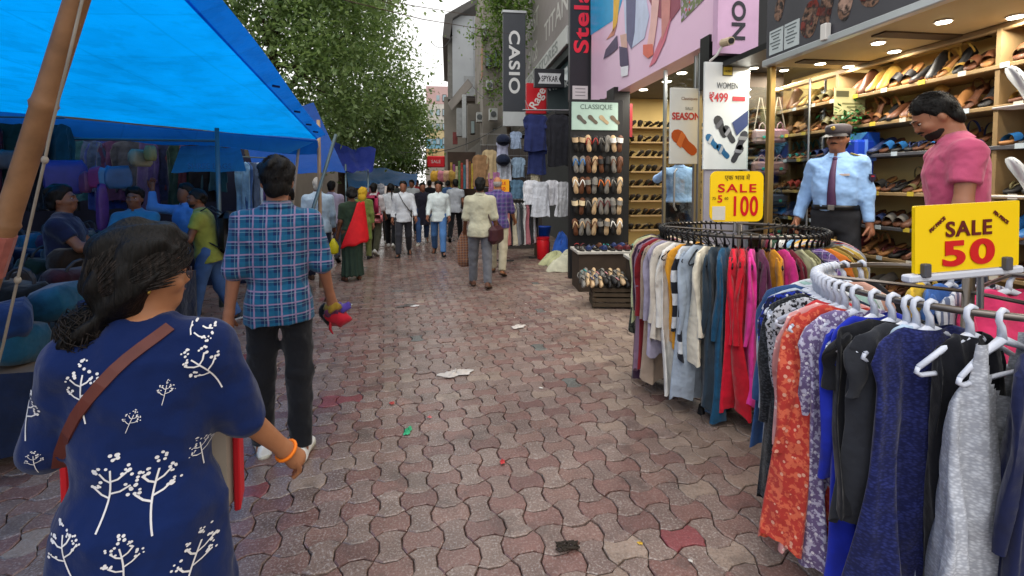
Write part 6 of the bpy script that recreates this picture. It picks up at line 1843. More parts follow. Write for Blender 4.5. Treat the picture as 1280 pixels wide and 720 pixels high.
# man in the checked shirt
PL = PAT('plaid', S(24, 44, 84), S(28, 98, 132), S(168, 132, 164), .86)
pm = person('man in blue and pink checked shirt and black trousers walking away', pc_(346, 4.35), R(15), 1.745, .93, skin='c', res=.0095, leg=((4, 2, 1.5), (-4, 6, 1.5)), arm=((-8, 10, 14), (4, 14, 22)), head=(4, 2), hair='thick',
            top_mat=PL, top_len=.80, sleeve=.52, bot_mat=BLK, shoes=WSH, ease=.020, wr=.010, seed=1, bottom_ease=.014)
w = pm['wri'][1] + pm['hnd'][1] * .09
bn = root('shopping_bundle', 'red, black and purple bundle held in the checked-shirt man\'s right hand', 'bundle', tuple(pm['root'].matrix_basis @ w))
for k, (o_, s_, c) in enumerate((((.03, .0, -.085), (.15, .09, .09), 'a81c2c'), ((-.03, .02, -.06), (.1, .08, .12), '18181c'), ((.07, .01, -.02), (.09, .06, .05), '4c3a8c'), ((.01, -.03, -.01), (.1, .05, .05), '8a7028'), ((.0, .0, -.04), (.12, .1, .06), '5c2c4c'))):
    m = MB(); q_ = random.Random(k)
    rg = []
    for j in range(7):
        v = j / 6; kk = max(.35, 1 - abs(2 * v - 1) ** 3) ** .5
        rg.append([(o_[0] + s_[0] * .5 * kk * math.cos(a) * (1 + .28 * math.sin(3 * a + 5 * v + k)), o_[1] + s_[1] * .5 * kk * math.sin(a) * (1 + .3 * math.sin(4 * a + k)), o_[2] + s_[2] * (v - .5) + .012 * math.sin(2 * a + k)) for a in [2 * PI * i / 16 for i in range(16)]])
    m.loft(rg); m.build('folded_cloth', CL(c), bn, True)
m = MB(); m.tube([(-.01, 0, -.1), (-.02, .01, -.16), (0, 0, -.19)], [.03, .02, .008], 6, flat=.4); m.build('loose_end', M('b01c2c', .6, .2), bn, True)
def tufts(P, n, seed, th, mat=None, r_=.0013, back=1.0):
    q = random.Random(seed); Hm = P['Hm']; m = MB()
    for i in range(n):
        az = q.uniform(-PI, PI); el = q.uniform(-.45, 1.5)
        x, y, z = math.sin(az) * math.cos(el), math.cos(az) * math.cos(el), math.sin(el)
        zz = 1.638 + z * .104
        lim = float(np.interp(y * .1, [-.1, -.05, -.018, .005, .05, .085], [1.545, 1.555, 1.61, 1.615, 1.675, 1.70]))
        if zz < lim + .006: continue
        k = 1 + (th / .1) * min(1, (zz - lim) / .045) * (.35 + .65 * max(0, min(1, (zz - 1.62) / .08)))
        p = Vector((x * .078 * k, y * .099 * k, 1.638 + z * .104 * (k + .35 * (k - 1)))); nrm = Vector((x, y, z)).normalized()
        d = (Vector((q.gauss(0, .5), -.5 + q.gauss(0, .5), -.5 + q.gauss(0, .4)))); d = (d - nrm * d.dot(nrm)).normalized()
        L = q.uniform(.018, .04)
        m.tube([Hm @ (p - nrm * .004), Hm @ (p + d * L * .5 + nrm * .004), Hm @ (p + d * L + nrm * q.uniform(-.002, .006))], [r_, r_, r_ * .3], 3, cap=False)
    m.build('hair_tufts', mat or hairmat('0a0807', '2c2522'), P['root'], True)
tufts(pm, 1500, 1, .024)
# guard
GB = CL(S(140, 176, 222), .06)
gd_ = person('security guard in light blue shirt, dark tie and peaked cap', pc_(1046, 6.6), R(126), 1.72, .96, belly=.045, skin='a', res=.012, leg=((0, 0, 4), (0, 0, 4)), arm=((0, 9, 8), (-8, 15, 26)), head=(-6, 2), hair='thin', top_mat=GB, top_len=.98, sleeve=.97, tuck=True, bot_mat=M('24252a', .85, .15, 9, .3, 150), shoes=BSH, z0=SF, face=True, ease=.017, wr=.011, seed=2)
face_bits(gd_, moustache=True)
def guard_kit(P):
    ro, Rl, s, Hm = P['root'], P['Rl'], P['s'], P['Hm']
    kb_ = BVHTree.FromPolygons([v.co[:] for v in P['shirt'].data.vertices], [p.vertices[:] for p in P['shirt'].data.polygons])
    def on(x, z, off):
        r = kb_.ray_cast(Vector((x, 1.0, z)), Vector((0, -1, 0)))
        return Vector((x, (r[0].y if r[0] is not None else .13) + off, z))
    m = MB(); zt_, zb_ = (Rl @ Vector((0, 0, 1.425 * s))).z, (Rl @ Vector((0, 0, 1.0 * s))).z
    rings = []
    for k in range(13):
        v = k / 12; w_ = .017 + .02 * v; z = zt_ + (zb_ - zt_) * v
        rings.append([on(x, z, o_) for x, o_ in ((-w_, .002), (-w_, .008), (0, .012), (w_, .008), (w_, .002))])
    m.loft(rings); m.build('tie', M('4a2c4c', .6, .12, 30), ro, True)
    m = MB(); m.ell(on(0, zt_ + .006, .008), (.02, .014, .02), 8, 6); m.build('tie_knot', M('4a2c4c', .6, .1), ro, True)
    Zp, Ap, Bp, Cp = P['prof']
    m = MB(); rg = []
    for z, e_ in ((.985, .02), (.985, .03), (1.025, .03), (1.025, .02)):
        A_b, B_b, C_b = (float(np.interp(z * s, Zp, q_)) for q_ in (Ap, Bp, Cp))
        rg.append([Rl @ Vector((math.cos(a) * (A_b + e_), math.sin(a) * (B_b + e_) + C_b, z * s)) for a in [2 * PI * i / 32 for i in range(32)]])
    m.loft(rg, cap=False); m.build('belt', M('0f0f10', .4), ro, True)
    bz = Rl @ Vector((0, B_b + C_b + .034, 1.005 * s))
    m = MB(); m.box(bz, (.05, .012, .045), 0, .004); m.build('buckle', chrome, ro)
    m = MB()
    rings = []
    for (z, k) in ((1.665, 1.06), (1.70, 1.10), (1.725, 1.12), (1.745, 1.0), (1.757, .6), (1.76, .1)):
        rings.append([Hm @ Vector((math.cos(a) * .089 * k, -.002 + math.sin(a) * .108 * k, z)) for a in [2 * PI * i / 24 for i in range(24)]])
    m.loft(rings); cp = m.build('cap', M('4a4448', .8, .12), ro, True)
    m = MB(); m.grid(lambda u, v: Hm @ Vector((math.sin(R(-62 + 124 * u)) * (.09 + .03 * v), .0 + math.cos(R(-62 + 124 * u)) * (.108 + .05 * v), 1.672 - .03 * v)), 14, 3); m.build('peak', M('2a2628', .5), cp, True)
    m = MB(); m.ell(Hm @ Vector((0, .116, 1.715)), (.018, .008, .018), 8, 6); m.build('cap_badge', M('a88c3c', .4, 0, 5, 0, 80, .6), cp)
    m = MB(); m.box(on(-.085 * s, (Rl @ Vector((0, 0, 1.29 * s))).z, .004), (.075, .008, .018)); m.build('name_badge', M('c8b8b0', .5), ro)
    for sx in (-1, 1):
        m = MB(); m.box(Rl @ Vector((sx * .145 * s, 0, 1.462 * s)), (.10, .05, .012), 0, .003, Matrix.Rotation(R(sx * 20), 3, 'Y')); m.build('epaulette', M('333038' if sx > 0 else '8a7c3c', .6), ro)
    m = MB(); e = P['sho'][-1].lerp(P['elb'][-1], .42) + Vector((-.064, .035, 0)); m.prism([(-.03, .03), (.03, .03), (.03, -.01), (0, -.04), (-.03, -.01)], 'y', 0, .012); m.xf(Matrix.Translation(e) @ Matrix.Rotation(R(58), 4, 'Z')); pt_ = m.build('arm_patch', M('2c2438', .6), ro)
    m = MB(); m.box(e + Vector((-.008, .01, .012)), (.03, .006, .012), R(58)); m.build('patch_stripe', M('a03040', .6), pt_)
guard_kit(gd_)
# man in pink
pk = person('bearded man in a pink polo shirt looking down, standing on the shop step', pc_(1201, 4.05), R(56), 1.72, .96, skin='c', res=.010, leg=((0, 0, 3), (2, 4, 3)), arm=((6, 10, 20), (-4, 10, 10)), head=(-4, 33), hair='short', top_mat=CL(S(190, 84, 118), .1), top_len=.80, sleeve=.30, bot_mat=NVY, shoes=BSH, z0=SF, face=True, ease=.022, wr=.009, seed=3, lean=4)
face_bits(pk, beard=True, moustache=True)
tufts(pk, 1200, 2, .016)
# man reaching inside the sandal shop
person('man in blue shirt seen from behind inside the sandal shop, arm raised', pc_(849, 10.8), R(-14), 1.70, 1.05, skin='b', res=.018, arm=((70, 20, 60), (8, 12, 12)), top_mat=GB, top_len=.94, sleeve=.95, bot_mat=BLK, shoes=BSH, z0=SF, seed=4)
# couple on the right
cr = person('man in pale olive shirt with a maroon shoulder bag walking away', pc_(600, 11.4), R(-4), 1.68, 1.03, skin='b', res=.014, leg=((10, 4), (-8, 10)), arm=((4, 10, 30), (-6, 10, 16)), hair='short', top_mat=CL('aeab94'), top_len=.80, sleeve=.56, bot_mat=GRY, shoes=SAN, seed=5)
sp = cr['root'].matrix_basis
sb_ = root('shoulder_bag', 'maroon shoulder bag on the pale olive shirt man\'s hip', 'bag', tuple(sp @ Vector((.24, -.03, .82))), R(60))
m = MB(); m.box((0, 0, 0), (.36, .16, .28), 0, .06); m.build('body', M('3c1a20', .5, .15), sb_)
m = MB(); m.tube([Vector((-.12, 0, .13)), Vector((-.1, .12, .4)), Vector((-.02, .3, .62)), Vector((.03, .22, .6)), Vector((.12, 0, .14))], .014, 6, flat=.4); m.build('strap', M('4a3830', .6), sb_)
hw = sp @ (cr['wri'][-1] + cr['hnd'][-1] * .1)
cb = root('brown_cloth', 'brown checked cloth hanging from the pale olive shirt man\'s left hand', 'cloth', tuple(hw), R(10))
m = MB(); m.loft([[(math.cos(a) * r_ * (1 + .25 * math.sin(3 * a + z * 9)), math.sin(a) * r_ * .6 * (1 + .2 * math.sin(4 * a)), z) for a in [2 * PI * i / 18 for i in range(18)]] for z, r_ in ((.04, .03), (-.05, .07), (-.2, .11), (-.4, .12), (-.5, .1), (-.52, .05))]); m.build('folds', PAT('plaid', '5c3424', '7c5038', 'b08c6c', .5), cb, True)
person('bald man in purple checked shirt and cream trousers walking away', pc_(622, 13.0), R(-16), 1.72, 1.08, skin='d', res=.015, leg=((14, 4), (-10, 12)), arm=((8, 10, 30), (16, 12, 30)), hair='bald', hairm=HAIRG, top_mat=PAT('plaid', '3a2c62', '54407c', '8878a0', .9), top_len=.82, sleeve=.5, bot_mat=CL('b0a890'), shoes=SAN, shoe_kind='flip', seed=6)
# left side walkers
om = person('grey-haired man in pale blue shirt and navy trousers walking away', pc_(397, 12.3), R(14), 1.70, 1.06, skin='b', res=.014, leg=((8, 3), (-6, 8)), arm=((-4, 8, 10), (6, 8, 14)), hair='thin', hairm=HAIRG, top_mat=CL('a4b8c8'), top_len=.80, sleeve=1.0, bot_mat=NVY, shoes=BRS, seed=7)
sr = person('woman in dark green sari with a red drape walking away', pc_(439, 12.2), R(24), 1.53, 1.05, True, skin='b', res=.013, arm=((-2, 10, 20), (10, 12, 50)), hair='bun', top_mat=CL('2c3a2c'), top_len=.95, sleeve=.42, bottom='skirt', bot_mat=M('26382c', .8, .25, 6, .3, 100), shoes=SAN, shoe_kind='flip', seed=8, collar=False, skirt_w=.19)
m = MB()
def drape(u, v):
    a = R((-25 - 55 * u) * (1 - v) + (-5 - 150 * u) * v); z = 1.30 - .62 * v - .12 * u * v; r_ = .165 + .055 * v
    return Vector((math.cos(a) * r_ * 1.15 + .02, math.sin(a) * r_ * .9 - .01, z + .012 * math.sin(18 * u)))
m.grid(drape, 26, 16); o = m.build('sari_drape', M(S(206, 20, 30), .7, .15, 8, .3, 100), sr['root'], True); o.modifiers.new('thickness', 'SOLIDIFY').thickness = .012
ph_ = sr['root'].matrix_basis @ (sr['wri'][-1] + sr['hnd'][-1] * .1)
yb = root('yellow_bag', 'small yellow bag in the sari woman\'s left hand', 'bag', (ph_.x - .05, ph_.y, ph_.z - .24))
m = MB(); m.loft([[(math.cos(a) * r_ , math.sin(a) * r_ * .5, z) for a in [2 * PI * i / 14 for i in range(14)]] for z, r_ in ((0, .04), (.03, .08), (.13, .085), (.2, .05), (.26, .015))]); m.build('body', M(S(214, 200, 30), .5, .15), yb, True)
# backpack man at the stall
bk_ = person('man in olive T-shirt with a black backpack facing the stall', pc_(258, 8.2), R(104), 1.56, 1.02, skin='b', res=.0125, leg=((14, 6), (-14, 10)), arm=((20, 10, 60), (14, 10, 40)), head=(10, 8), lean=8, hair='cap', top_mat=CL('7e8238'), top_len=.82, sleeve=.26, bot_mat=DEN, shoes=(M('20242c', .5), M('c0c4c8', .5)), face=True, seed=9)
face_bits(bk_, beard=True)
bpk = root('backpack', 'black backpack worn by the man in the olive T-shirt', 'backpack', tuple(bk_['root'].matrix_basis @ Vector((0, -.22, 1.06))), R(104))
m = MB(); m.box((0, 0, 0), (.32, .22, .48), 0, .07); m.build('body', M('13141a', .6, .2), bpk, True)
m = MB(); m.box((0, -.12, -.1), (.24, .06, .2), 0, .025); m.build('pocket', M('181a22', .6, .2), bpk)
for sx in (-1, 1):
    m = MB(); m.tube([(sx * .11, .08, .2), (sx * .12, .2, .29), (sx * .13, .33, .2), (sx * .13, .32, .0), (sx * .12, .1, -.15)], .02, 6, flat=.4); m.build('strap', M('101116', .6), bpk)
# sellers under the canopy
person('seller in blue shirt reaching one arm up under the canopy', pc_(232, 9.0), R(150), 1.60, 1.0, skin='b', res=.014, arm=((10, 12, 30), (100, 40, 10)), fore=(None, (.15, -.1, 1)), hair='short', top_mat=CL('4f80b8'), top_len=.82, sleeve=.95, bot_mat=NVY, shoes=BSH, seed=10)
sd_ = person('seller in a dark T-shirt seated behind the bag table, in profile', pc_(78, 6.35), R(-70), 1.58, 1.05, skin='b', res=.012, arm=((30, 8, 70), (40, 8, 70)), head=(0, -6), hair='thick', top_mat=CL('161b34'), top_len=.82, sleeve=.3, bot_mat=NVY, shoes=BSH, face=True, seed=11)
face_bits(sd_)
sd2 = person('seller in teal shirt behind the tables, facing the street', pc_(168, 8.1), R(190), 1.55, 1.0, skin='b', res=.0135, hair='thick', arm=((30, 8, 60), (30, 8, 60)), top_mat=CL('2c6a8c'), top_len=.82, sleeve=.5, bot_mat=NVY, shoes=BSH, face=True, seed=12)
face_bits(sd2)
person('stall keeper in grey-green shirt behind the checked-shirt man', pc_(359, 10.6), R(120), 1.55, 1.0, skin='b', res=.017, hair='short', top_mat=CL('50665c'), top_len=.82, sleeve=.5, bot_mat=NVY, shoes=BSH, seed=13)
# walkers further on
W_ = [('woman in yellow headscarf and green dress behind the sari woman', 453, 15.5, 5, 1.52, True, 'scarf', M(S(210, 168, 40), .8, .15), CL('6c7a3c'), .5, 'trousers', CL('7c8450'), 'a'),
 ('person in white shirt with a crimson backpack walking away', 467, 16.6, -6, 1.62, True, 'short', None, CL('ccc4c4'), .82, 'trousers', CL('4c4c3c'), 'a'),
 ('walker in white shirt with a grey headscarf seen from behind', 476, 19.5, 4, 1.60, True, 'scarf', CL('a8aab0'), CL('c4c8c8'), .78, 'trousers', CL('4a4438'), 'a'),
 ('girl in white shirt and black trousers with a long braid', 488, 18.2, -3, 1.60, True, 'braid', None, CL('cfd2d4'), .92, 'trousers', BLK, 'a'),
 ('man in white shirt with a shoulder strap walking towards the camera', 504, 16.3, 184, 1.66, False, 'short', None, CL('c4c8cc'), .80, 'trousers', CL('33343a'), 'a'),
 ('man in grey-white shirt among the crowd behind the strap man', 515, 24, 178, 1.72, False, 'short', None, CL('b8bcc0'), .82, 'trousers', BLK, 'a'),
 ('woman in long dark navy top over jeans walking towards the camera', 528, 19.4, 186, 1.62, True, 'short', None, CL('23222e'), .55, 'trousers', DEN, 'a'),
 ('young man in pale mint shirt and blue jeans walking towards the camera', 548, 16.6, 178, 1.66, False, 'thick', None, CL('ccd6d4'), .80, 'trousers', M('4a74a8', .9, .2, 9, .4, 200), 'a'),
 ('man in light grey T-shirt and black trousers walking away', 569, 20.5, -8, 1.72, False, 'short', None, CL('a8acb2'), .80, 'trousers', BLK, 'a'),
 ('man in pale lilac shirt far left beyond the grey-haired man', 414, 15.2, 10, 1.66, False, 'short', None, CL('a49cb0'), .82, 'trousers', CL('3c3c48'), 'a')]
for k, (lab, px, d, rz_, H_, fm, hr, hm, tm, tl, bt, bm, sk) in enumerate(W_):
    sg = 1 if k % 2 else -1
    p_ = person(lab, pc_(px, d), R(rz_), H_, 1.0, fm, skin=sk, res=.0165, leg=((sg * (13 + 3 * (k % 4)), 5 if sg > 0 else 22), (-sg * (12 + 2 * (k % 3)), 24 if sg > 0 else 5)), arm=((-sg * (10 + 4 * (k % 3)), 8 + k % 5, 15 + 9 * (k % 4)), (sg * (12 + 3 * (k % 2)), 9, 14 + 12 * (k % 3))), head=((-18, 10, 0, 22, -6)[k % 5], (4, 0, 8)[k % 3]), lean=(2, 0, 4)[k % 3], hair=hr, hairm=hm, top_mat=tm, top_len=tl, sleeve=(.95, .55, .9, .95, .95, .9, .5, .96, .3, .9)[k], bot_mat=bm, shoes=WSH if k in (1, 2, 3, 6) else BSH, seed=20 + k, bottom_ease=.02)
    if k == 1:
        r = root('backpack', 'crimson backpack on the white-shirted walker beyond the sari woman', 'backpack', tuple(p_['root'].matrix_basis @ Vector((0, -.2, 1.12))), R(rz_))
        m = MB(); m.box((0, 0, 0), (.3, .18, .44), 0, .06); m.build('body', M('9c2448', .6, .2), r, True)
        for sx in (-1, 1):
            m = MB(); m.tube([(sx * .1, .06, .2), (sx * .11, .18, .28), (sx * .12, .3, .18)], .02, 6, flat=.4); m.build('strap', M('7c1c3c', .6), r)
        r2 = root('pink_shoulder_bag', 'salmon pink bag at the hip of the crimson backpack wearer', 'bag', tuple(p_['root'].matrix_basis @ Vector((.1, -.2, .84))), R(rz_))
        m = MB(); m.box((0, 0, 0), (.28, .12, .22), 0, .04); m.build('body', M('c06c70', .6, .2), r2, True)
        m = MB(); m.tube([(-.1, 0, .1), (-.06, .06, .25), (.06, .06, .25), (.1, 0, .1)], .01, 6); m.build('strap', M('a85c60', .6), r2)
    if k == 4:
        m = MB(); m.tube([p_['Rl'] @ Vector((.1, .12, 1.40)), p_['Rl'] @ Vector((0, .15, 1.2)), p_['Rl'] @ Vector((-.18, .1, .95))], .016, 6, flat=.4); m.build('shoulder_strap', M('3c3430', .6), p_['root'])
q = random.Random(77)
FC = [('white shirt', 'c8c8c8'), ('maroon top', '5c2838'), ('black shirt', '222228'), ('pink top', 'b87c88'), ('grey shirt', '84868c'), ('blue shirt', '4c6c9c'), ('cream shirt', 'b8ac94'), ('dark green top', '34483c'), ('orange top', 'b8703c'), ('red top', 'a03438')]
spots = [(446, 26), (461, 31), (496, 28), (521, 31), (537, 27), (560, 29), (606, 25), (452, 38), (509, 42), (552, 44)]
for k, (px, d) in enumerate(spots):
    nm, c = FC[(k * 3) % 10]
    toward = k % 3 == 0
    sg = 1 if k % 2 else -1
    person('far walker in %s, %s, %s of the street, %s' % (nm, 'facing the camera' if toward else 'back turned', ('left', 'middle', 'right')[0 if px < 490 else 1 if px < 550 else 2], 'deep down' if d > 35 else 'halfway' if d > 26 else 'nearer'), pc_(px, d), R(180 if toward else 0) + q.uniform(-.3, .3), q.uniform(1.56, 1.74), 1.0, k % 4 == 1, skin='a', res=.026, leg=((sg * 16, 6 if sg > 0 else 22), (-sg * 14, 22 if sg > 0 else 6)), arm=((-sg * 12, 8, 20), (sg * 14, 8, 24)), head=(q.uniform(-30, 30), q.uniform(-2, 10)), hair=('short', 'bun', 'short', 'thick')[k % 4], top_mat=CL(c), top_len=.8, sleeve=.6, bot_mat=(BLK, NVY, DEN, GRY)[k % 4], shoes=BSH, seed=40 + k, fingers=False, collar=False, group='far crowd', wr=0)
# ------------------------------------------------------------------ woman in front
KUR = CL(S(13, 32, 78), .12)
wo = person('woman in navy kurta with white flower prints seen from behind, face turned right', pc_(168, 1.84), R(16), 1.485, .99, True, skin='d', res=.0072, leg=((4, 2), (-4, 6)), arm=((10, 17, 40), (8, 19, 20)), fore=((.45, .75, -.35), (.50, .40, -.80)), head=(-66, 3), hair='lowbun', top_mat=KUR, top_len=.50, sleeve=.50, bot_mat=CL('2a3454'), shoes=BRS, face=True, ease=.030, wr=.008, seed=14, collar=False, curl=.55, lean=5)
face_bits(wo)
bpy.context.view_layer.update()
wro = wo['root']; WM = wro.matrix_world.copy(); WI = WM.inverted()
def bvh_of(o): return BVHTree.FromPolygons([v.co[:] for v in o.data.vertices], [p.vertices[:] for p in o.data.polygons])
kb = bvh_of(wo['shirt'])
def hit(px, py):
    o = WI @ Vector((0, 0, CAM_H)); d = (WI.to_3x3() @ ray(px, py)).normalized()
    return kb.ray_cast(o, d)
def proj(x, z, off=.0022):
    r = kb.ray_cast(Vector((x, -1.2, z)), Vector((0, 1, 0)))
    if r[0] is None: return None
    return r[0] + r[1] * off if r[1].y < 0 else r[0] - r[1] * off
PRINT = M('d9d6d6', .8, .05)
def motif(px, py, sc, rot, seed):
    h = hit(px, py)
    if h[0] is None: return
    cx, cz = h[0].x, h[0].z; q = random.Random(seed); m = MB()
    ca, sa = math.cos(rot), math.sin(rot)
    def W(u, v): return (cx + (u * ca - v * sa) * sc, cz + (u * sa + v * ca) * sc)
    def ribbon(pts, w):
        vs = []
        for i, p in enumerate(pts):
            a = pts[max(0, i - 1)]; b = pts[min(len(pts) - 1, i + 1)]
            dx, dy = b[0] - a[0], b[1] - a[1]; L = math.hypot(dx, dy) or 1
            for s in (-1, 1):
                pp = proj(*W(p[0] - s * dy / L * w, p[1] + s * dx / L * w))
                if pp is None: return
                vs.append(pp)
        m.add(vs, [(2 * i, 2 * i + 1, 2 * i + 3, 2 * i + 2) for i in range(len(pts) - 1)])
    def petal(u, v, r_):
        vs = [proj(*W(u + r_ * math.cos(a) * 1.1, v + r_ * math.sin(a))) for a in [2 * PI * k / 8 for k in range(8)]]
        if any(p is None for p in vs): return
        m.add(vs, [tuple(range(8))])
    bend = q.uniform(-.1, .1)
    stem = [(bend * math.sin(3 * t), -.5 + t) for t in [k / 9 for k in range(10)]]
    ribbon(stem, .016)
    for (v, sd, ln) in ((.0, -1, .26), (.08, 1, .3), (.28, -1, .2), (.3, 1, .22), (.5, 0, .1)):
        b = (bend * math.sin(3 * (v + .5)), v); e = (b[0] + sd * ln, v + .16)
        if sd: ribbon([b, ((b[0] + e[0]) / 2, v + .05), e], .016)
        for k in range(6):
            petal(e[0] + q.uniform(-.10, .10), e[1] + q.uniform(-.06, .12), q.uniform(.018, .034))
    if m.v: m.build('flower_print', PRINT, wro)
for k, (px, py, sc, rot) in enumerate(((132, 622, .125, -.15), (196, 625, .13, -.05), (258, 468, .11, .6), (105, 500, .11, .05), (36, 525, .095, -.1), (238, 418, .09, -1.0), (150, 715, .10, .05), (240, 712, .11, -.3), (85, 700, .095, .3), (162, 530, .045, -.4), (205, 494, .045, -.2), (252, 565, .06, .1), (303, 565, .05, .3), (45, 580, .05, 0))):
    motif(px, py, sc, rot, k)
# sling strap
m = MB(); vs = []
path = [(212, 409), (196, 421), (178, 434), (160, 448), (143, 463), (126, 481), (110, 500), (96, 520), (85, 542), (77, 565), (74, 582)]
P3 = [hit(*p) for p in path]
P3 = [h for h in P3 if h[0] is not None]
for i, h in enumerate(P3):
    a, b = P3[max(0, i - 1)][0], P3[min(len(P3) - 1, i + 1)][0]
    n = h[1] if h[1].y < .5 else -h[1]; sd = n.cross((b - a).normalized()).normalized() * .0135
    vs += [h[0] - sd - n * .004, h[0] - sd + n * .006, h[0] + sd + n * .006, h[0] + sd - n * .004]
m.loft([vs[4 * i:4 * i + 4] for i in range(len(P3))])
m.build('bag_strap', M('5a2a22', .55, .15, 12), wro)
# bracelet, glasses, earring
m = MB(); wv, hd = wo['wri'][1], wo['hnd'][1]; s1_ = hd.orthogonal().normalized(); s2_ = hd.cross(s1_)
m.tube([wv + hd * .01 + (s1_ * math.cos(2 * PI * k / 16) + s2_ * math.sin(2 * PI * k / 16)) * .031 for k in range(17)], .0055, 6, cap=False); m.build('wrist_thread', M(S(232, 120, 20), .6, .1), wro, True)
Hm = wo['Hm']
gl_ = root('eyeglasses', 'thin-rimmed glasses worn by the woman in the navy kurta', 'glasses', tuple(WM @ (Hm @ Vector((0, .11, 1.63)))))
gl_.rotation_euler = (0, 0, wro.rotation_euler.z)
Go = Hm @ Vector((0, .11, 1.63))
for sx in (-1, 1):
    m = MB(); m.tube([Hm @ Vector((sx * .034 + .024 * math.cos(2 * PI * k / 16), .117 - .006 * abs(math.cos(2 * PI * k / 16)), 1.628 + .019 * math.sin(2 * PI * k / 16))) - Go for k in range(17)], .0014, 5, cap=False); m.build('rim', M('3a3236', .4), gl_)
    m = MB(); m.add([Hm @ Vector((sx * .034 + .023 * math.cos(2 * PI * k / 16), .116, 1.628 + .018 * math.sin(2 * PI * k / 16))) - Go for k in range(16)], [tuple(range(16))]); m.build('lens', CLEAR(), gl_)
    m = MB(); m.tube([Hm @ Vector((sx * .057, .112, 1.634)) - Go, Hm @ Vector((sx * .083, .05, 1.634)) - Go, Hm @ Vector((sx * .086, -.01, 1.63)) - Go], .0016, 5); m.build('temple', M('3a3236', .4), gl_)
m = MB(); m.ell(Hm @ Vector((.09, .0, 1.588)), (.005, .005, .006), 8, 6); m.build('earring', M('b89a50', .3, 0, 5, 0, 80, .9), wro, True)
m = MB(); c = Hm @ Vector((-.005, -.098, 1.515)); m.tube([c + Hm.to_3x3() @ Vector((.034 * math.cos(2 * PI * k / 14), .006, .034 * math.sin(2 * PI * k / 14))) for k in range(15)], .007, 6, cap=False); m.build('hair_tie', M('2c6a9c', .6), wro, True)
# loose hair strands
q = random.Random(5); m = MB()
def scalp(az, el, k): return Vector((math.sin(az) * math.cos(el) * (.113) * k, math.cos(az) * math.cos(el) * (.134) * k, 1.638 + math.sin(el) * (.150 if el > 0 else .12) * k))
tie = Vector((-.005, -.105, 1.51))
for i in range(1100):
    az = q.uniform(-2.9, 2.9); el = q.uniform(.0, 1.35) if abs(az) < 1.0 else q.uniform(-.35, 1.2)
    if abs(az) < .75 and el < .35: continue
    k = q.uniform(1.0, 1.035); pts = []
    sgn = 1 if az > 0 else -1
    for j in range(8):
        t = j / 7
        a = az + (sgn * 3.0 - az) * t ** 1.2; e = el * (1 - t) + (-.75) * t ** 1.4
        p = scalp(a, e, k + .012 * math.sin(9 * t + i))
        p = p.lerp(tie, max(0, t - .75) * 3.2)
        pts.append(Hm @ p)
    m.tube(pts, [.0006] + [q.choice((.0011, .0014, .0019))] * 6 + [.0008], 3, cap=False)
for i in range(230):
    c = Vector((-.01, -.125, 1.475)); ax = Vector((q.gauss(0, 1), q.gauss(0, 1), q.gauss(0, 1))).normalized(); b = ax.orthogonal().normalized(); b.rotate(Matrix.Rotation(q.uniform(0, 6.3), 3, ax)); d = ax.cross(b)
    r_ = q.uniform(.98, 1.22); a0 = q.uniform(0, 6.3); ln = q.uniform(.8, 2.2)
    m.tube([Hm @ (c + Vector([(b * math.cos(a0 + ln * t / 5) + d * math.sin(a0 + ln * t / 5))[x] * (.052, .055, .07)[x] * (r_ + .05 * math.sin(4 * t)) for x in range(3)])) for t in range(6)], [.0006, .0014, .0014, .0014, .0014, .0005], 3, cap=False)
m.build('hair_strands', hairmat('0a0807', '352d29'), wro, True)
# tote bag carried in front of her
tb2 = root('tote_bag', 'cream tote bag with red edges carried in front of the woman in the navy kurta', 'bag', tuple(WM @ Vector((-.03, .27, .60))), R(16))
m = MB(); m.box((0, 0, .17), (.40, .10, .34), 0, .02); m.build('body', M('b8ab98', .8, .12), tb2)
for sx in (-1, 1):
    m = MB(); m.box((sx * .207, 0, .17), (.018, .112, .35), 0, .004); m.build('red_edge', M(S(200, 26, 36), .6, .1), tb2)
    m = MB(); m.tube([(sx * .1, 0, .33), (sx * .09, -.02, .5), (sx * .04, -.05, .6)], .01, 6, flat=.4); m.build('handle', M(S(190, 30, 40), .6, .1), tb2)
# ------------------------------------------------------------------ goods on the ground at right
def table_of_shoes(lab, px, d, w, dep, hgt, rz, n, grp, seed, kinds=('band', 'shoe', 'flip')):
    p = gd(px, d); q = random.Random(seed)
    r = root('shoe_table', lab, 'table', (p.x, p.y, 0), rz)
    m = MB(); m.box((0, 0, hgt - .02), (w, dep, .04), 0, .005); m.build('table_top', M('b4b0a8', .6, .1), r)
    m = MB(); m.box((0, 0, (hgt - .04) / 2), (w - .06, dep - .06, hgt - .04)); m.build('base', M('3c3026', .8, .2), r)
    nx = max(1, int((w - .04) / .115)); ny = max(1, int((dep - .02) / .27))
    for i in range(nx):
        for j in range(ny):
            c = q.choice(('black', 'brown', 'grey', 'maroon', 'red', 'beige', 'teal', 'navy')); kd = q.choice(kinds)
            lp = Matrix.Translation(r.location) @ Matrix.Rotation(rz, 4, 'Z') @ Matrix.Translation((-w / 2 + .075 + i * .115, -dep / 2 + .15 + j * .27, hgt + .002)) @ Matrix.Rotation(q.gauss(0, .12), 4, 'Z')
            shoe(kd, M(SHC[c], .5, .2), DARKSOLE, 'table_shoe', '%s %s on the %s, row %s place %s' % (c, {'band': 'sandal', 'shoe': 'shoe', 'flip': 'slipper'}[kd], grp, ords[j], ords[i]), 'shoe', 'shoes on the ' + grp, lp)
table_of_shoes('low shoe table in front of the slipper stand', 764, 11.4, 1.15, .6, .6, R(-4), 0, 'long shoe table', 1)
table_of_shoes('small shoe table beside the sandal shop door', 812, 9.6, .55, .5, .66, R(-8), 0, 'small shoe table', 2)
cp_ = gd(764, 9.7)
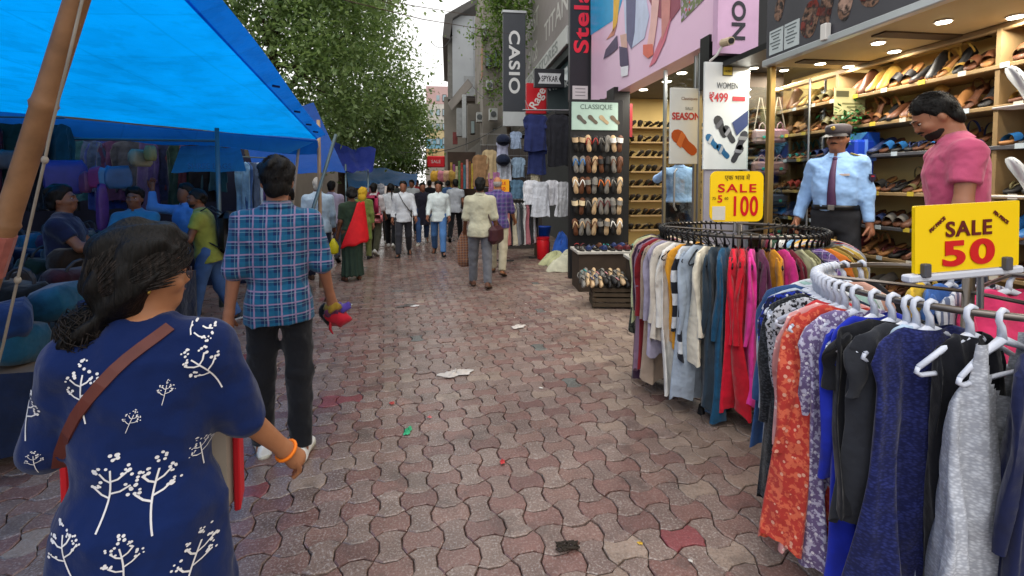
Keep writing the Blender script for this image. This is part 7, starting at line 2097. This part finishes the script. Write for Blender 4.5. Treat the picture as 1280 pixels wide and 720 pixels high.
cr_ = root('slipper_crate', 'dark slatted crate topped with slippers on the paving', 'crate', (cp_.x, cp_.y, 0), R(-10))
for k in range(4):
    for (cx, cy, sx, sy) in ((0, -.18, .5, .015), (0, .18, .5, .015), (-.25, 0, .015, .36), (.25, 0, .015, .36)):
        m = MB(); m.box((cx, cy, .05 + .065 * k), (sx, sy, .045), 0, .003); m.build('slat', M('463a2c', .8, .2), cr_)
for sx in (-1, 1):
    for sy in (-1, 1):
        m = MB(); m.box((sx * .235, sy * .165, .145), (.03, .03, .27)); m.build('corner_post', M('3c3226', .8, .2), cr_)
m = MB(); m.box((0, 0, .27), (.47, .33, .02)); m.build('top_board', M('2c2620', .8, .2), cr_)
q = random.Random(4)
for k in range(22):
    i, j = k % 11, k // 11
    c = q.choice(('grey', 'black', 'navy', 'teal', 'brown', 'pink', 'grey'))
    lp = Matrix.Translation((cp_.x, cp_.y, .30)) @ Matrix.Rotation(R(-10), 4, 'Z') @ Matrix.Translation((-.36 + .055 * i, -.12 + .24 * j, .03 + .03 * (j + i % 2))) @ Matrix.Rotation(R(18), 4, 'X') @ Matrix.Rotation(R(q.uniform(-62, -42)), 4, 'Y') @ Matrix.Rotation(q.gauss(0, .1), 4, 'Z')
    shoe('flip', M(SHC[c], .5, .2), M(SHC[q.choice(('grey', 'black', 'beige'))], .6, .1), 'crate_slipper', '%s slipper leaning in the %s row on the slatted crate, place %s' % (c, ('front', 'back')[j], ords[i]), 'slipper', 'slippers on the crate', lp)
def sack(lab, px, d, s, c, seed):
    p = gd(px, d); q = random.Random(seed); ph = [q.uniform(0, 6.3) for _ in range(6)]
    r = root('sack', lab, 'sack', (p.x, p.y, 0), q.uniform(-.4, .4), 'sacks by the red bin')
    def fn(u, v):
        a = 2 * PI * u; k = v * (1 + .13 * math.sin(3 * a + ph[0]) + .08 * math.sin(7 * a + ph[1]))
        z = s[2] * max(0, 1 - v ** 2.6) * (.8 + .2 * math.sin(2 * a + 3 * v + ph[2])) + .035 * s[2] * 2 * math.sin(9 * a + 7 * v + ph[3]) * (1 - v) + .05 * s[2] * abs(math.sin(6 * a + 11 * v + ph[4]))
        return (math.cos(a) * k * s[0] / 2, math.sin(a) * k * s[1] / 2, max(.002, z))
    m = MB(); m.grid(fn, 36, 12); m.build('crumpled_cloth', CL(c, .2), r, True)
sack('large white plastic sack on the ground near the red bin', 712, 13.8, (.95, .6, .34), 'c8c6ae', 901)
sack('pale green tinted sack left of the shoe table', 696, 14.6, (.7, .5, .26), 'b4b68c', 902)
sack('white sack behind the others', 728, 14.8, (.6, .5, .5), 'b8bcc8', 903)
sack('blue cloth bundle behind the white sacks', 702, 15.6, (.45, .4, .55), '2c56a8', 904)
p = gd(679, 15.6)
rb = root('red_bin', 'bright red plastic bin beside the low rail of trousers', 'bin', (p.x, p.y, 0))
m = MB(); m.loft([[(math.cos(a) * r_, math.sin(a) * r_, z) for a in [2 * PI * k / 20 for k in range(20)]] for z, r_ in ((0, .11), (.02, .125), (.4, .135), (.43, .12))]); m.build('body', M(S(206, 24, 34), .4, .08), rb, True)
m = MB(); m.cyl((0, 0, .43), .14, .04, 20); m.build('lid', M(S(190, 20, 30), .4, .08), rb)
p = gd(672, 16.2)
bt = root('blue_tub', 'blue tub under the white tops by the red bin', 'tub', (p.x + .1, p.y, .35))
m = MB(); m.loft([[(math.cos(a) * r_, math.sin(a) * r_, z) for a in [2 * PI * k / 20 for k in range(20)]] for z, r_ in ((0, .15), (.3, .2), (.31, .21), (.3, .19), (.05, .14))]); m.build('body', M(S(20, 80, 190), .4, .08), bt, True)
m = MB(); m.box((0, 0, -.18), (.3, .3, .34), 0, .01); m.build('stool', M('55483a', .8), bt)
p = gd(801, 9.5)
rd = root('red_loudhailer', 'small red round thing standing on the small shoe table', 'trinket', (p.x, p.y, .67))
m = MB(); m.tube([(0, 0, .1), (.0, -.08, .1), (0, -.12, .1)], [.03, .06, .085], 16); m.build('bell', M(S(214, 24, 44), .4), rd, True)
m = MB(); m.box((0, .02, .04), (.05, .08, .08), 0, .01); m.build('grip', M('c8c8c8', .5), rd)
# ------------------------------------------------------------------ litter
def scrap(nm, lab, px, py, w, d, c, seed, hgt=.02, rough=.5, trans=0.0):
    p = gnd(px, py); q = random.Random(seed); ph = [q.uniform(0, 6.3) for _ in range(6)]
    m = MB(); n = 14
    def fn(u, v):
        a = 2 * PI * u; r_ = v * (1 + .25 * math.sin(2 * a + ph[0]) + .18 * math.sin(5 * a + ph[1]))
        return (math.cos(a) * r_ * w / 2, math.sin(a) * r_ * d / 2, .004 + hgt * max(0, (1 - v * .9)) * abs(math.sin(3 * a + ph[2]) * math.sin(7 * v + ph[3])) + .003 * abs(math.sin(9 * a + ph[4])))
    m.grid(fn, 28, 6)
    m.build(nm, M(c, rough, .12, 14, .2, 60, 0, .4, trans), None, True, loc=(p.x, p.y, .002), rot=(0, 0, q.uniform(-.4, .4)), label=lab, cat='litter', group='litter on the paving')
scrap('plastic_bag', 'crumpled white plastic bag lying in the middle of the paving', 570, 468, .25, .15, 'bcb4ac', 1, .05)
scrap('paper_scrap', 'pale flattened paper scrap right of the middle of the street', 648, 409, .17, .12, 'c4bcb4', 2, .02)
scrap('paper_scrap', 'white and green crumpled litter beside the checked-shirt man', 425, 383, .28, .26, 'b8c0b4', 3, .05)
scrap('paper_scrap', 'black and white litter in the middle distance', 508, 383, .22, .08, '55504c', 4, .03)
scrap('paper_scrap', 'small white flake to the right of the black litter', 519, 383, .1, .08, 'c8c4c0', 14, .02)
scrap('green_wrapper', 'green twisted wrapper on the paving left of centre', 510, 540, .05, .09, '2c9c6c', 5, .03)
scrap('red_scrap', 'small red and white bottle cap scrap on the paving', 628, 579, .035, .035, 'c03c3c', 6, .025)
scrap('red_scrap', 'tiny pinkish scrap near the green wrapper', 537, 523, .026, .026, 'c86c6c', 7, .02)
scrap('red_scrap', 'thin red sliver left of the green wrapper', 490, 505, .03, .06, 'a84038', 8, .01)
scrap('yellow_flake', 'tiny yellow flake near the bottom right of the paving', 800, 681, .02, .02, 'c8a030', 9, .01)
scrap('white_flake', 'tiny white flake on the paving by the near rack', 863, 703, .016, .016, 'd0ccc4', 10, .01)
scrap('white_flake', 'tiny white flake on the paving right of centre', 676, 486, .03, .02, 'd0ccc4', 11, .01)
p = gnd(709, 686); q = random.Random(9)
rt = MB(); pts = []
for k in range(46):
    a = k * .55; pts.append((.042 * math.sin(a) + .012 * math.sin(2.7 * a), .022 * math.cos(1.37 * a), .008 + .006 * (1 + math.sin(3.1 * a))))
rt.tube(pts, .0045, 6)
rt.build('tangled_string', M('2c241c', .8, .2), None, True, loc=(p.x, p.y, 0), label='tangled dark cord lying at the bottom of the paving', cat='cord')
